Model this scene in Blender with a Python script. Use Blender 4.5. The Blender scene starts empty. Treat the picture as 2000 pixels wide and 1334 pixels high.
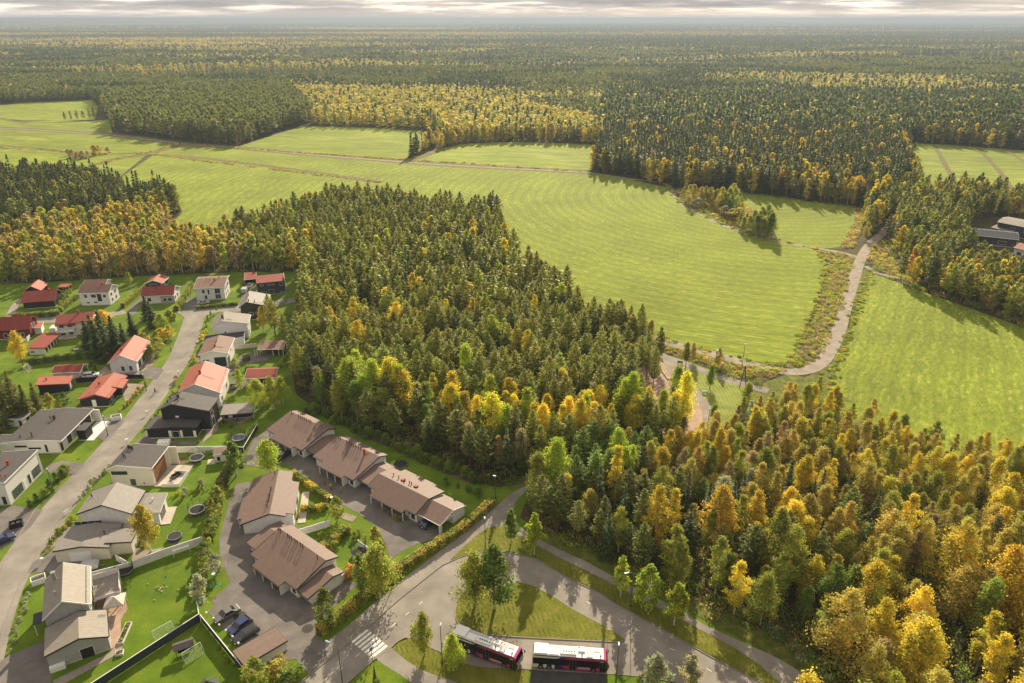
import bpy, bmesh, math, random
import numpy as np
from mathutils import Vector, Matrix, noise as mnoise
from mathutils.geometry import tessellate_polygon
C=bpy.context.scene
COL=C.collection
PI=math.pi
def R(a): return math.radians(a)

# ------------------------------------------------------------------ camera, world, sun, exposure
FL=1400.0; CAMH=97.0; PITCH=math.atan((667-36)/FL)
cd=bpy.data.cameras.new('camera'); cam=bpy.data.objects.new('camera',cd); COL.objects.link(cam)
cam.location=(0,0,CAMH); cam.rotation_euler=(PI/2-PITCH,0,0)
cd.sensor_width=36; cd.lens=36*FL/2000; cd.clip_start=1; cd.clip_end=90000
C.camera=cam
SUN_EL=27.0; SUN_AZ=8.3          # azimuth from +Y towards +X
w=bpy.data.worlds.new('World'); C.world=w; w.use_nodes=True
nt=w.node_tree; nt.nodes.clear()
def N(nt,t,**k):
    n=nt.nodes.new(t)
    for a,b in k.items(): setattr(n,a,b)
    return n
out=N(nt,'ShaderNodeOutputWorld'); bg=N(nt,'ShaderNodeBackground'); bg.inputs['Strength'].default_value=0.082
sky=N(nt,'ShaderNodeTexSky',sky_type='NISHITA',sun_disc=False); sky.sun_elevation=R(SUN_EL); sky.sun_rotation=R(SUN_AZ)
sky.air_density=1.0; sky.dust_density=1.5; sky.ozone_density=1.0; sky.altitude=100
geo=N(nt,'ShaderNodeTexCoord'); sep=N(nt,'ShaderNodeSeparateXYZ'); nt.links.new(geo.outputs['Generated'],sep.inputs[0])
# stratocumulus deck: bands that close up towards the horizon
def mth(nt,op,a,b=None,c=None,clamp=False):
    n=N(nt,'ShaderNodeMath',operation=op); n.use_clamp=clamp
    for i,v in enumerate((a,b,c)):
        if v is None: continue
        if isinstance(v,(int,float)): n.inputs[i].default_value=v
        else: nt.links.new(v,n.inputs[i])
    return n.outputs[0]
elev=sep.outputs['Z']
inv=mth(nt,'DIVIDE',1.0,mth(nt,'ADD',mth(nt,'MAXIMUM',elev,0.0),0.03))
cx=mth(nt,'MULTIPLY',sep.outputs['X'],inv); cy=mth(nt,'MULTIPLY',sep.outputs['Y'],inv)
cmb=N(nt,'ShaderNodeCombineXYZ'); nt.links.new(mth(nt,'MULTIPLY',sep.outputs['X'],7.0),cmb.inputs[0]); nt.links.new(mth(nt,'MULTIPLY',elev,95.0),cmb.inputs[1]); nt.links.new(mth(nt,'MULTIPLY',sep.outputs['Y'],5.0),cmb.inputs[2])
no=N(nt,'ShaderNodeTexNoise'); no.inputs['Scale'].default_value=1.1; no.inputs['Detail'].default_value=7; no.inputs['Roughness'].default_value=0.62
nt.links.new(cmb.outputs[0],no.inputs['Vector'])
cr=N(nt,'ShaderNodeValToRGB'); e=cr.color_ramp.elements
e[0].position=0.38; e[0].color=(3.0,2.8,2.7,1); e[1].position=0.62; e[1].color=(9.8,8.4,6.9,1)
m_=e.new(0.5); m_.color=(4.2,3.9,3.6,1)
nt.links.new(no.outputs['Fac'],cr.inputs[0])
no2=N(nt,'ShaderNodeTexNoise'); no2.inputs['Scale'].default_value=0.5; no2.inputs['Detail'].default_value=3; nt.links.new(cmb.outputs[0],no2.inputs['Vector'])
low=mth(nt,'MULTIPLY',elev,70.0,clamp=True)      # cloud deck starts just above the horizon
cov=mth(nt,'MULTIPLY',mth(nt,'ADD',mth(nt,'MULTIPLY',no2.outputs['Fac'],-3.0),2.55,clamp=True),low)
hz=N(nt,'ShaderNodeMix',data_type='RGBA'); hz.inputs['A'].default_value=(3.6,3.6,3.65,1)
nt.links.new(mth(nt,'MULTIPLY',elev,16.0,clamp=True),hz.inputs['Factor']); nt.links.new(sky.outputs[0],hz.inputs['B'])
mx=N(nt,'ShaderNodeMix',data_type='RGBA'); nt.links.new(cov,mx.inputs['Factor']); nt.links.new(hz.outputs['Result'],mx.inputs['A']); nt.links.new(cr.outputs[0],mx.inputs['B'])
nt.links.new(mx.outputs['Result'],bg.inputs['Color']); nt.links.new(bg.outputs[0],out.inputs[0])
sd=bpy.data.lights.new('sun','SUN'); sd.energy=5.0; sd.angle=R(0.6); sd.color=(1.0,0.855,0.63)
sun=bpy.data.objects.new('sun',sd); COL.objects.link(sun)
sdir=Vector((math.sin(R(SUN_AZ))*math.cos(R(SUN_EL)),math.cos(R(SUN_AZ))*math.cos(R(SUN_EL)),math.sin(R(SUN_EL))))
sun.rotation_euler=sdir.to_track_quat('Z','Y').to_euler(); sun.location=(0,0,300)
vs=C.view_settings; vs.view_transform='Standard'; vs.look='None'; vs.exposure=0.95; vs.gamma=1; vs.use_curve_mapping=False
C.render.engine='CYCLES'; C.cycles.max_bounces=6; C.cycles.diffuse_bounces=3; C.cycles.glossy_bounces=2; C.cycles.transmission_bounces=4
C.cycles.transparent_max_bounces=8; C.cycles.volume_bounces=1

# ------------------------------------------------------------------ survey: where a point seen in the 2000 px wide photograph stands on the ground
def G(x,y,z=0.0):
    u=(x-1000)/FL; v=(667-y)/FL
    dx,dy,dz=u, math.cos(PITCH)+v*math.sin(PITCH), -math.sin(PITCH)+v*math.cos(PITCH)
    t=(z-CAMH)/dz
    return Vector((dx*t,dy*t,z))
def GP(pts):
    o=[]
    for p in pts:
        q=G(p[0],p[1],p[2] if len(p)>2 else 0); o.append((q.x,q.y))
    return o
def PX(X,Y,Z=0):
    dz=Z-CAMH; cz=Y*math.cos(PITCH)-dz*math.sin(PITCH); cy_=Y*math.sin(PITCH)+dz*math.cos(PITCH)
    return 1000+FL*X/cz, 667-FL*cy_/cz

# ------------------------------------------------------------------ object helpers
def tag(o,label=None,cat=None,group=None,kind=None):
    if label: o['label']=label
    if cat: o['category']=cat
    if group: o['group']=group
    if kind: o['kind']=kind
    return o
def empty(name,loc,rz=0,label=None,cat=None,group=None):
    o=bpy.data.objects.new(name,None); o.empty_display_size=.5; COL.objects.link(o); o.location=loc; o.rotation_euler=(0,0,rz)
    return tag(o,label,cat,group)
class MB:
    """collects polygons; build() links them as one mesh object"""
    def __init__(s): s.v=[]; s.f=[]; s.M=None
    def add(s,vs,fs):
        b=len(s.v)
        for p in vs:
            p=Vector(p)
            if s.M is not None: p=s.M@p
            s.v.append(tuple(p))
        for f in fs: s.f.append([i+b for i in f])
    def box(s,x0,x1,y0,y1,z0,z1):
        s.add([(x0,y0,z0),(x1,y0,z0),(x1,y1,z0),(x0,y1,z0),(x0,y0,z1),(x1,y0,z1),(x1,y1,z1),(x0,y1,z1)],
              [(0,3,2,1),(4,5,6,7),(0,1,5,4),(1,2,6,5),(2,3,7,6),(3,0,4,7)]); return s
    def prism(s,poly,axis,a,b):
        """poly of 2D points extruded along axis x|y|z from a to b"""
        n=len(poly)
        def P(p,t):
            return {'x':(t,p[0],p[1]),'y':(p[0],t,p[1]),'z':(p[0],p[1],t)}[axis]
        s.add([P(p,a) for p in poly]+[P(p,b) for p in poly],
              [list(range(n))[::-1],list(range(n,2*n))]+[(i,(i+1)%n,n+(i+1)%n,n+i) for i in range(n)]); return s
    def bar(s,p,q,w=.1,h=None):
        p=Vector(p);q=Vector(q);d=(q-p); L=d.length
        if L<1e-6: return s
        h=h or w; zx=Vector((0,0,1)) if abs(d.z)<.95*L else Vector((0,1,0))
        a=d.cross(zx).normalized(); b=a.cross(d).normalized()
        vs=[]
        for e_ in (p,q):
            for i,j in ((-1,-1),(1,-1),(1,1),(-1,1)): vs.append(e_+a*(w/2*i)+b*(h/2*j))
        s.add(vs,[(0,1,2,3),(7,6,5,4),(0,4,5,1),(1,5,6,2),(2,6,7,3),(3,7,4,0)]); return s
    def tube(s,pts,rad,n=8,cap=True):
        pts=[Vector(p) for p in pts]
        rs=rad if isinstance(rad,(list,tuple)) else [rad]*len(pts)
        vs=[];fs=[]
        for i,p in enumerate(pts):
            d=(pts[min(i+1,len(pts)-1)]-pts[max(i-1,0)]); d.normalize()
            zx=Vector((0,0,1)) if abs(d.z)<.9 else Vector((0,1,0))
            a=d.cross(zx).normalized(); b=a.cross(d).normalized()
            for k in range(n): t=2*PI*k/n; vs.append(p+(a*math.cos(t)+b*math.sin(t))*rs[i])
        for i in range(len(pts)-1):
            for k in range(n): fs.append((i*n+k,i*n+(k+1)%n,(i+1)*n+(k+1)%n,(i+1)*n+k))
        if cap: fs.append(list(range(n))[::-1]); fs.append([(len(pts)-1)*n+k for k in range(n)])
        s.add(vs,fs); return s
    def disc(s,c,r,z0,z1,n=24,rx=None):
        rx=rx or r
        return s.prism([(c[0]+rx*math.cos(2*PI*k/n),c[1]+r*math.sin(2*PI*k/n)) for k in range(n)],'z',z0,z1)
    def build(s,name,mat,parent=None,loc=(0,0,0),rz=0,smooth=False,bevel=0,label=None,cat=None,group=None,kind=None):
        me=bpy.data.meshes.new(name); me.from_pydata(s.v,[],s.f); 
        bm=bmesh.new(); bm.from_mesh(me); bmesh.ops.recalc_face_normals(bm,faces=bm.faces); bm.to_mesh(me); bm.free()
        me.materials.append(mat)
        if smooth:
            for p in me.polygons: p.use_smooth=True
        o=bpy.data.objects.new(name,me); COL.objects.link(o); o.location=loc; o.rotation_euler=(0,0,rz)
        if parent: o.parent=parent
        if bevel:
            b=o.modifiers.new('bevel','BEVEL'); b.width=bevel; b.segments=2; b.limit_method='ANGLE'
        return tag(o,label,cat,group,kind)
def children(o): return [c for c in bpy.data.objects if c.parent==o]
def copy_tree(o,parent=None,kids=None):
    c=o.copy(); COL.objects.link(c); c.parent=parent
    for ch in (o.children if kids is None else kids): copy_tree(ch,c)
    return c

# ------------------------------------------------------------------ materials
MATS={}
def mat(name,col,rough=.8,metal=0,var=.12,scale=3.0,bump=0.0,bscale=20,spec=.3,coat=0,emit=None):
    if name in MATS: return MATS[name]
    m=bpy.data.materials.new(name); m.use_nodes=True; t=m.node_tree; b=t.nodes['Principled BSDF']
    b.inputs['Roughness'].default_value=rough; b.inputs['Metallic'].default_value=metal; b.inputs['Specular IOR Level'].default_value=spec
    if coat: b.inputs['Coat Weight'].default_value=coat
    tc=N(t,'ShaderNodeTexCoord'); n=N(t,'ShaderNodeTexNoise'); n.inputs['Scale'].default_value=scale; n.inputs['Detail'].default_value=5
    t.links.new(tc.outputs['Object'],n.inputs['Vector'])
    mr=N(t,'ShaderNodeMapRange'); mr.inputs['From Min'].default_value=.3; mr.inputs['From Max'].default_value=.7
    mr.inputs['To Min'].default_value=1-var; mr.inputs['To Max'].default_value=1+var; t.links.new(n.outputs['Fac'],mr.inputs['Value'])
    vm=N(t,'ShaderNodeVectorMath',operation='SCALE'); vm.inputs[0].default_value=col[:3]; t.links.new(mr.outputs[0],vm.inputs['Scale'])
    t.links.new(vm.outputs[0],b.inputs['Base Color'])
    if emit: b.inputs['Emission Color'].default_value=(*emit[:3],1); b.inputs['Emission Strength'].default_value=emit[3]
    if bump:
        bp=N(t,'ShaderNodeBump'); bp.inputs['Strength'].default_value=bump; bp.inputs['Distance'].default_value=.05
        n3=N(t,'ShaderNodeTexNoise'); n3.inputs['Scale'].default_value=bscale; n3.inputs['Detail'].default_value=4
        t.links.new(tc.outputs['Object'],n3.inputs['Vector']); t.links.new(n3.outputs['Fac'],bp.inputs['Height']); t.links.new(bp.outputs[0],b.inputs['Normal'])
    MATS[name]=m; return m
def roofmat(name,col,seam=.5,axis='X',rough=.6,depth=.04,spec=.22,dark=.92,var=.08):
    """sheet metal / tile roof: raised seams along one object axis and weathering"""
    if name in MATS: return MATS[name]
    m=mat(name,col,rough,var=var,scale=1.3,spec=spec); t=m.node_tree; b=t.nodes['Principled BSDF']
    tc=[n for n in t.nodes if n.type=='TEX_COORD'][0]
    sp=N(t,'ShaderNodeSeparateXYZ'); t.links.new(tc.outputs['Object'],sp.inputs[0])
    ph=mth(t,'FRACT',mth(t,'DIVIDE',sp.outputs[axis],seam))
    ln=mth(t,'LESS_THAN',mth(t,'ABSOLUTE',mth(t,'SUBTRACT',ph,.5)),.09)
    vm=[n for n in t.nodes if n.type=='VECT_MATH'][0]; sc=mth(t,'SUBTRACT',1.0,mth(t,'MULTIPLY',ln,1-dark))
    n2=N(t,'ShaderNodeTexNoise'); n2.inputs['Scale'].default_value=.7; n2.inputs['Detail'].default_value=3
    mp=N(t,'ShaderNodeMapping'); mp.inputs['Scale'].default_value=(2.4,.35,1) if axis=='X' else (.35,2.4,1); t.links.new(tc.outputs['Object'],mp.inputs[0]); t.links.new(mp.outputs[0],n2.inputs['Vector'])
    sc=mth(t,'MULTIPLY',sc,mth(t,'ADD',mth(t,'MULTIPLY',n2.outputs['Fac'],.24),.88))
    v2=N(t,'ShaderNodeVectorMath',operation='SCALE'); t.links.new(vm.outputs[0],v2.inputs[0]); t.links.new(sc,v2.inputs['Scale']); t.links.new(v2.outputs[0],b.inputs['Base Color'])
    bp=N(t,'ShaderNodeBump'); bp.inputs['Strength'].default_value=.8; bp.inputs['Distance'].default_value=depth
    t.links.new(ln,bp.inputs['Height']); t.links.new(bp.outputs[0],b.inputs['Normal'])
    return m
def boardmat(name,col,w=.18,axis='Z',var=.06,rough=.7):
    return roofmat(name,col,w,axis,rough,.015,.25,.93,var)
W_WHITE=boardmat('white_boards',(.70,.69,.68))
W_CREAM=mat('cream_render',(.60,.56,.46),.85,var=.05)
W_BRIGHT=mat('white_render',(.66,.65,.62),.8,var=.04)
W_BLACK=boardmat('black_boards',(.022,.022,.026))
W_DARK=boardmat('dark_brown_boards',(.045,.035,.03))
W_NAVY=boardmat('slate_boards',(.045,.055,.07))
W_GREY=boardmat('grey_boards',(.34,.34,.33))
W_RED=boardmat('red_ochre_boards',(.15,.03,.022))
W_WOOD=boardmat('warm_wood_boards',(.26,.12,.05))
M_FASC=mat('white_trim',(.66,.65,.62),.5,var=.05)
M_DFASC=mat('dark_trim',(.05,.045,.045),.5,var=.05)
M_GLASS=mat('window_glass',(.025,.035,.04),.08,var=.2,spec=.7)
M_GLASSG=mat('greenish_glass',(.06,.10,.08),.1,var=.3,spec=.7)
R_BROWN=roofmat('brown_sheet_roof',(.17,.115,.092),.4)
R_BROWN2=roofmat('umber_sheet_roof',(.19,.115,.085),.45)
R_RED=roofmat('red_sheet_roof',(.24,.05,.037),.45)
R_PINK=roofmat('faded_red_tile_roof',(.34,.10,.065),.33)
R_DARK=roofmat('charcoal_sheet_roof',(.085,.078,.075),.5)
R_GREY=roofmat('grey_sheet_roof',(.23,.21,.19),.5)
R_BEIGE=roofmat('pale_grey_sheet_roof',(.24,.215,.18),.5)
R_BLACK=roofmat('black_felt_roof',(.045,.048,.058),1.0)
M_METAL=mat('galvanised_metal',(.40,.41,.42),.4,.7,var=.1)
M_DMETAL=mat('dark_metal',(.03,.03,.032),.45,.3,var=.1)
M_BLUEM=mat('pale_blue_lamp',(.30,.42,.50),.35,.3,var=.1)
M_POLE=mat('grey_blue_pole',(.11,.14,.17),.5,.4,var=.1)
M_CHIMR=mat('red_chimney',(.33,.05,.035),.6,var=.1)
M_CHIMD=mat('dark_chimney',(.04,.038,.036),.6,var=.1)
M_WHITEP=mat('white_plastic',(.75,.75,.73),.4,var=.05)
M_DECK=roofmat('grey_decking',(.30,.26,.22),.14,'X',.8,.01,.2,.8,.1)
M_DECKL=roofmat('pale_decking',(.50,.44,.36),.14,'X',.8,.01,.2,.85,.08)
M_CONC=mat('pale_paving',(.46,.42,.37),.9,var=.1,bump=.3)
M_RUBBER=mat('tyre_rubber',(.02,.02,.02),.8,var=.1)
M_RIM=mat('wheel_rim',(.45,.45,.46),.35,.8,var=.05)
M_BARK=mat('bark_brown',(.10,.07,.05),.95,var=.3,scale=2,bump=.5)
M_BIRCHB=mat('birch_bark',(.52,.48,.42),.85,var=.35,scale=3,bump=.2)
M_PINEB=mat('pine_bark',(.22,.12,.07),.95,var=.3,scale=1.2,bump=.4)
M_STEEL=mat('kerb_stone',(.24,.215,.19),.85,var=.12,scale=2)
M_NET=mat('black_net',(.03,.03,.03),.9)

# ground materials (world coordinates, so that neighbouring patches share one pattern)
def gmat(name,stops,scale=.12,detail=8,rough=.95,bump=.6,bscale=3.0,bdist=.15,stretch=None,rot=0,macro=None,dist=0.0,mow=None,spec=.15,arc=None,rows=None):
    m=bpy.data.materials.new(name); m.use_nodes=True; t=m.node_tree; b=t.nodes['Principled BSDF']; b.inputs['Roughness'].default_value=rough; b.inputs['Specular IOR Level'].default_value=spec
    g=N(t,'ShaderNodeNewGeometry'); mp=N(t,'ShaderNodeMapping'); mp.vector_type='POINT'
    mp.inputs['Rotation'].default_value=(0,0,rot); t.links.new(g.outputs['Position'],mp.inputs[0]); mp2=N(t,'ShaderNodeMapping'); t.links.new(mp.outputs[0],mp2.inputs[0])
    if stretch: mp2.inputs['Scale'].default_value=(stretch[0],stretch[1],1)
    if arc:      # worked in arcs round one corner of the field
        sp=N(t,'ShaderNodeSeparateXYZ'); t.links.new(g.outputs['Position'],sp.inputs[0]); X=mth(t,'SUBTRACT',sp.outputs[0],arc[0]); Y=mth(t,'SUBTRACT',sp.outputs[1],arc[1])
        r_=mth(t,'SQRT',mth(t,'ADD',mth(t,'MULTIPLY',X,X),mth(t,'MULTIPLY',Y,Y))); th=mth(t,'MULTIPLY',mth(t,'ARCTAN2',Y,X),160.0)
        cb=N(t,'ShaderNodeCombineXYZ'); t.links.new(th,cb.inputs[0]); t.links.new(r_,cb.inputs[1]); t.links.new(cb.outputs[0],mp.inputs[0])
    n=N(t,'ShaderNodeTexNoise'); n.inputs['Scale'].default_value=scale; n.inputs['Detail'].default_value=detail; n.inputs['Roughness'].default_value=.62; n.inputs['Distortion'].default_value=dist
    t.links.new(mp2.outputs[0],n.inputs['Vector'])
    cr=N(t,'ShaderNodeValToRGB'); el=cr.color_ramp.elements
    while len(el)<len(stops): el.new(.5)
    for i,(p,c) in enumerate(stops): el[i].position=p; el[i].color=(*c,1)
    t.links.new(n.outputs['Fac'],cr.inputs[0]); col=cr.outputs[0]
    n2=N(t,'ShaderNodeTexNoise'); n2.inputs['Scale'].default_value=bscale; n2.inputs['Detail'].default_value=5; n2.inputs['Roughness'].default_value=.7; t.links.new(mp2.outputs[0],n2.inputs['Vector'])
    if macro:
        n4=N(t,'ShaderNodeTexNoise'); n4.inputs['Scale'].default_value=macro[0]; n4.inputs['Detail'].default_value=3; t.links.new(g.outputs['Position'],n4.inputs['Vector'])
        k=mth(t,'ADD',mth(t,'MULTIPLY',n4.outputs['Fac'],2*macro[1]),1-macro[1])
        k=mth(t,'MULTIPLY',k,mth(t,'ADD',mth(t,'MULTIPLY',n2.outputs['Fac'],.5),.75))
        v=N(t,'ShaderNodeVectorMath',operation='SCALE'); t.links.new(col,v.inputs[0]); t.links.new(k,v.inputs['Scale']); col=v.outputs[0]
    if rows:     # swaths left by the mower, one machine width apart
        sp2=N(t,'ShaderNodeSeparateXYZ'); t.links.new(mp.outputs[0],sp2.inputs[0]); nr=N(t,'ShaderNodeTexNoise'); nr.inputs['Scale'].default_value=.035; t.links.new(g.outputs['Position'],nr.inputs['Vector'])
        ph=mth(t,'ADD',sp2.outputs[1],mth(t,'MULTIPLY',nr.outputs['Fac'],9.0))
        s1=mth(t,'SINE',mth(t,'MULTIPLY',ph,2*PI/rows[0])); s2=mth(t,'SINE',mth(t,'MULTIPLY',ph,2*PI/(rows[0]*.37)))
        am=mth(t,'MULTIPLY',mth(t,'SUBTRACT',n.outputs['Fac'],.2),rows[1]*2.6)
        k=mth(t,'ADD',1.0,mth(t,'ADD',mth(t,'MULTIPLY',s1,am),mth(t,'MULTIPLY',s2,mth(t,'MULTIPLY',am,.6))))
        v=N(t,'ShaderNodeVectorMath',operation='SCALE'); t.links.new(col,v.inputs[0]); t.links.new(k,v.inputs['Scale']); col=v.outputs[0]
    h=n2.outputs['Fac']
    if mow:
        wv=N(t,'ShaderNodeTexWave'); wv.inputs['Scale'].default_value=mow[0]; wv.inputs['Distortion'].default_value=mow[1]; wv.inputs['Detail'].default_value=2; wv.inputs['Detail Scale'].default_value=mow[2]
        t.links.new(mp.outputs[0],wv.inputs['Vector'])
        h=mth(t,'ADD',h,mth(t,'MULTIPLY',wv.outputs['Fac'],mow[3]))
    bp=N(t,'ShaderNodeBump'); bp.inputs['Strength'].default_value=bump; bp.inputs['Distance'].default_value=bdist; t.links.new(h,bp.inputs['Height']); t.links.new(bp.outputs[0],b.inputs['Normal'])
    t.links.new(col,b.inputs['Base Color']); MATS[name]=m; return m
G_FLOOR=gmat('forest_floor',[(.3,(.035,.035,.014)),(.5,(.07,.06,.022)),(.7,(.11,.085,.03))],.08,bump=1,bscale=.8,bdist=.6)
G_LAWN=gmat('lawn_grass',[(.25,(.062,.115,.006)),(.5,(.10,.165,.009)),(.75,(.175,.215,.018))],.16,bump=.9,bscale=5,bdist=.12,macro=(.07,.42),mow=(.5,2.5,.5,.12))
G_VERGE=gmat('mown_verge',[(.25,(.10,.115,.012)),(.5,(.15,.16,.02)),(.75,(.22,.20,.04))],.35,bump=1,bscale=3,bdist=.25,macro=(.06,.25),mow=(.35,9,.7,.5),stretch=(1,1))
G_PARK=gmat('park_grass',[(.25,(.14,.18,.035)),(.5,(.22,.26,.05)),(.75,(.30,.32,.08))],.25,bump=1,bscale=2.5,bdist=.2,macro=(.06,.2),mow=(.3,5,.6,.8))
FIELD=[(.30,(.115,.16,.011)),(.46,(.172,.222,.016)),(.60,(.225,.262,.027)),(.74,(.39,.40,.12))]
G_FIELD=gmat('field_grass',FIELD,.75,detail=10,bump=1,bscale=1.6,bdist=.4,stretch=(.4,1),rot=0,macro=(.03,.42),dist=.2,arc=(150,420),rows=(6.5,.12))
G_FIELD3=gmat('field_grass_right',FIELD,.75,detail=10,bump=1,bscale=1.6,bdist=.4,stretch=(.4,1),rot=R(-59),macro=(.03,.42),dist=.2,rows=(5.5,.10))
G_FIELD2=gmat('field_grass_far',FIELD,.12,bump=1,bscale=.5,bdist=.5,stretch=(.3,1),rot=R(12),macro=(.012,.4),dist=.8,mow=(.05,9,.2,.1))
G_REED=gmat('dry_verge',[(.3,(.09,.09,.03)),(.5,(.16,.14,.05)),(.7,(.25,.21,.09))],.4,bump=1,bscale=1.6,bdist=.6)
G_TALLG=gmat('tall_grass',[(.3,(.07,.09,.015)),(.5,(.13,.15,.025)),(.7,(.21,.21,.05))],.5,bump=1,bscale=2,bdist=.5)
G_SAND=gmat('play_sand',[(.3,(.30,.20,.15)),(.6,(.42,.30,.23))],.3,bump=.4,bscale=4)
G_GRAVEL=gmat('gravel',[(.3,(.21,.18,.145)),(.55,(.29,.25,.20)),(.75,(.37,.32,.26))],.35,bump=.4,bscale=5,bdist=.06,macro=(.05,.15))
G_ASPH=gmat('asphalt_light',[(.3,(.19,.172,.148)),(.5,(.24,.218,.188)),(.72,(.30,.27,.232))],.18,bump=.25,bscale=9,bdist=.02,macro=(.09,.26),stretch=(1,1),rough=.9)
G_ASPH2=gmat('asphalt_yard',[(.3,(.115,.104,.094)),(.5,(.155,.141,.127)),(.72,(.205,.186,.168))],.3,bump=.25,bscale=9,bdist=.02,macro=(.09,.22),rough=.9)
G_ASPH3=gmat('asphalt_dark',[(.3,(.05,.047,.045)),(.7,(.085,.08,.075))],.5,bump=.2,bscale=9,bdist=.02)
G_SOIL=gmat('bare_soil',[(.3,(.07,.055,.03)),(.6,(.17,.12,.08))],.6,bump=1,bscale=2,bdist=.3)
G_BOG=gmat('bog',[(.3,(.26,.17,.07)),(.7,(.42,.28,.13))],.02,bump=.3,bscale=.2)
G_MARK=mat('road_paint',(.72,.69,.62),.7,var=.15,scale=2)

# ------------------------------------------------------------------ flat ground pieces
OPEN=[]      # polygons (world) where no wood grows
def smooth_poly(P,it=1):
    for _ in range(it):
        Q=[]
        for i in range(len(P)):
            a=P[i]; b=P[(i+1)%len(P)]
            Q+=[(a[0]*.75+b[0]*.25,a[1]*.75+b[1]*.25),(a[0]*.25+b[0]*.75,a[1]*.25+b[1]*.75)]
        P=Q
    return P
def sheet(name,px,z,m,open_=True,smooth=0,label=None,kind='structure',world=False,group=None):
    P=px if world else GP(px)
    if smooth: P=smooth_poly(P,smooth)
    if open_: OPEN.append(P)
    me=bpy.data.meshes.new(name); me.from_pydata([(x,y,z) for x,y in P],[],[list(t) for t in tessellate_polygon([[Vector((x,y,0)) for x,y in P]])]); me.update()
    for f in me.polygons:
        if f.normal.z<0: f.flip()
    me.materials.append(m)
    o=bpy.data.objects.new(name,me); COL.objects.link(o); tag(o,label,None,group,kind); return o
def catmull(P,n=6):
    P=[Vector(p) for p in P]; out=[]
    for i in range(len(P)-1):
        a=P[max(i-1,0)];b=P[i];c=P[i+1];d=P[min(i+2,len(P)-1)]
        for k in range(n):
            t=k/n; out.append(.5*((2*b)+(c-a)*t+(2*a-5*b+4*c-d)*t*t+(3*b-a-3*c+d)*t**3))
    out.append(P[-1]); return out
def strip_pts(px,w,n=6,world=False):
    W=[Vector((p[0],p[1])) for p in (px if world else GP(px))]; W=catmull(W,n); L=[];Rr=[]
    for i,p in enumerate(W):
        d=(W[min(i+1,len(W)-1)]-W[max(i-1,0)]).normalized(); nn=Vector((-d.y,d.x)); L.append(p+nn*w/2); Rr.append(p-nn*w/2)
    return W,L,Rr
def strip(name,px,w,z,m,open_=True,n=6):
    W,L,Rr=strip_pts(px,w,n); k=len(W)
    if open_:
        for i in range(0,k-1,3):
            j=min(i+3,k-1); OPEN.append([tuple(L[i]),tuple(L[j]),tuple(Rr[j]),tuple(Rr[i])])
    me=bpy.data.meshes.new(name); me.from_pydata([(p.x,p.y,z) for p in L]+[(p.x,p.y,z) for p in Rr],[],[(k+i,k+i+1,i+1,i) for i in range(k-1)]); me.materials.append(m)
    o=bpy.data.objects.new(name,me); COL.objects.link(o); tag(o,kind='structure'); return o
def kerb(name,px,w=.16,h=.13,closed=False,n=4):
    W,L,Rr=strip_pts(px,w,n); mb=MB(); k=len(W)
    vs=[];fs=[]
    for i in range(k): vs+=[(L[i].x,L[i].y,0),(L[i].x,L[i].y,h+.05),(Rr[i].x,Rr[i].y,h+.05),(Rr[i].x,Rr[i].y,0)]
    for i in range(k-1):
        for j in range(3): a=i*4+j; fs.append((a,a+1,a+5,a+4))
    mb.add(vs,fs); return mb.build(name,M_STEEL,kind='structure')

# base ground: rings out to the horizon
mb=MB()
rad=[0,200,400,700,1100,1700,2600,4000,7000,12000,20000,30000,42000]; nseg=48
vs=[(0,0,0)]+[(r*math.cos(2*PI*k/nseg),r*math.sin(2*PI*k/nseg),0) for r in rad[1:] for k in range(nseg)]
fs=[(0,1+k,1+(k+1)%nseg) for k in range(nseg)]
for i in range(len(rad)-2):
    for k in range(nseg): a=1+i*nseg; fs.append((a+k,a+nseg+k,a+nseg+(k+1)%nseg,a+(k+1)%nseg))
mb.add(vs,fs); g=mb.build('ground',G_FLOOR,kind='structure')
for p in g.data.polygons:
    if p.normal.z<0: p.flip()

LAWN=[(-160,560),(0,556),(150,548),(300,538),(460,532),(588,530),(592,560),(580,640),(566,700),(578,770),(640,815),(700,845),(790,880),(900,925),(962,950),(1000,950),(1055,925),(1085,925),(1090,945),
 (1025,985),(1015,1010),(1060,1040),(1150,1085),(1250,1132),(1345,1180),(1460,1235),(1565,1288),(1640,1345),(1700,1450),(-250,1600),(-200,900)]
sheet('lawn',LAWN,.02,G_LAWN)
# fields
F1=[(1310,368),(1335,398),(1400,434),(1470,460),(1580,484),(1604,494),(1615,520),(1608,550),(1590,600),(1562,672),(1545,704),(1520,713),(1440,700),(1300,662),(1250,640),(1205,618),
 (1160,582,13),(1120,522,13),(1062,492,14),(1020,470,14),(990,420,14),(968,378,14),(900,372,14),(800,367,14),(740,354,14),(650,354,14),(570,376,14),(480,412,12),(430,432,10),(380,442,10),(340,436,9),(322,430,5),
 (356,414),(352,404),(300,372),(286,352,12),(240,338,14),(205,318,14),(300,302),(352,284),(470,291),(600,303),(790,318),(860,323),(1000,331),(1150,338),(1230,350)]
sheet('field',F1,.04,G_FIELD)
sheet('field',[(462,287),(590,246),(720,250),(850,258),(852,276),(790,311),(690,305),(600,299)],.04,G_FIELD2)
sheet('field',[(802,317),(858,292),(900,281),(1010,277),(1180,283),(1172,296),(1150,332),(1000,327)],.04,G_FIELD2)
sheet('field',[(-200,284),(-200,250),(0,252),(210,264),(352,279),(300,296),(215,301),(130,294)],.04,G_FIELD2)
sheet('field',[(-200,226),(0,231),(40,238),(120,236),(185,237),(215,234),(219,262),(0,249),(-200,247)],.04,G_FIELD2)
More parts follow.
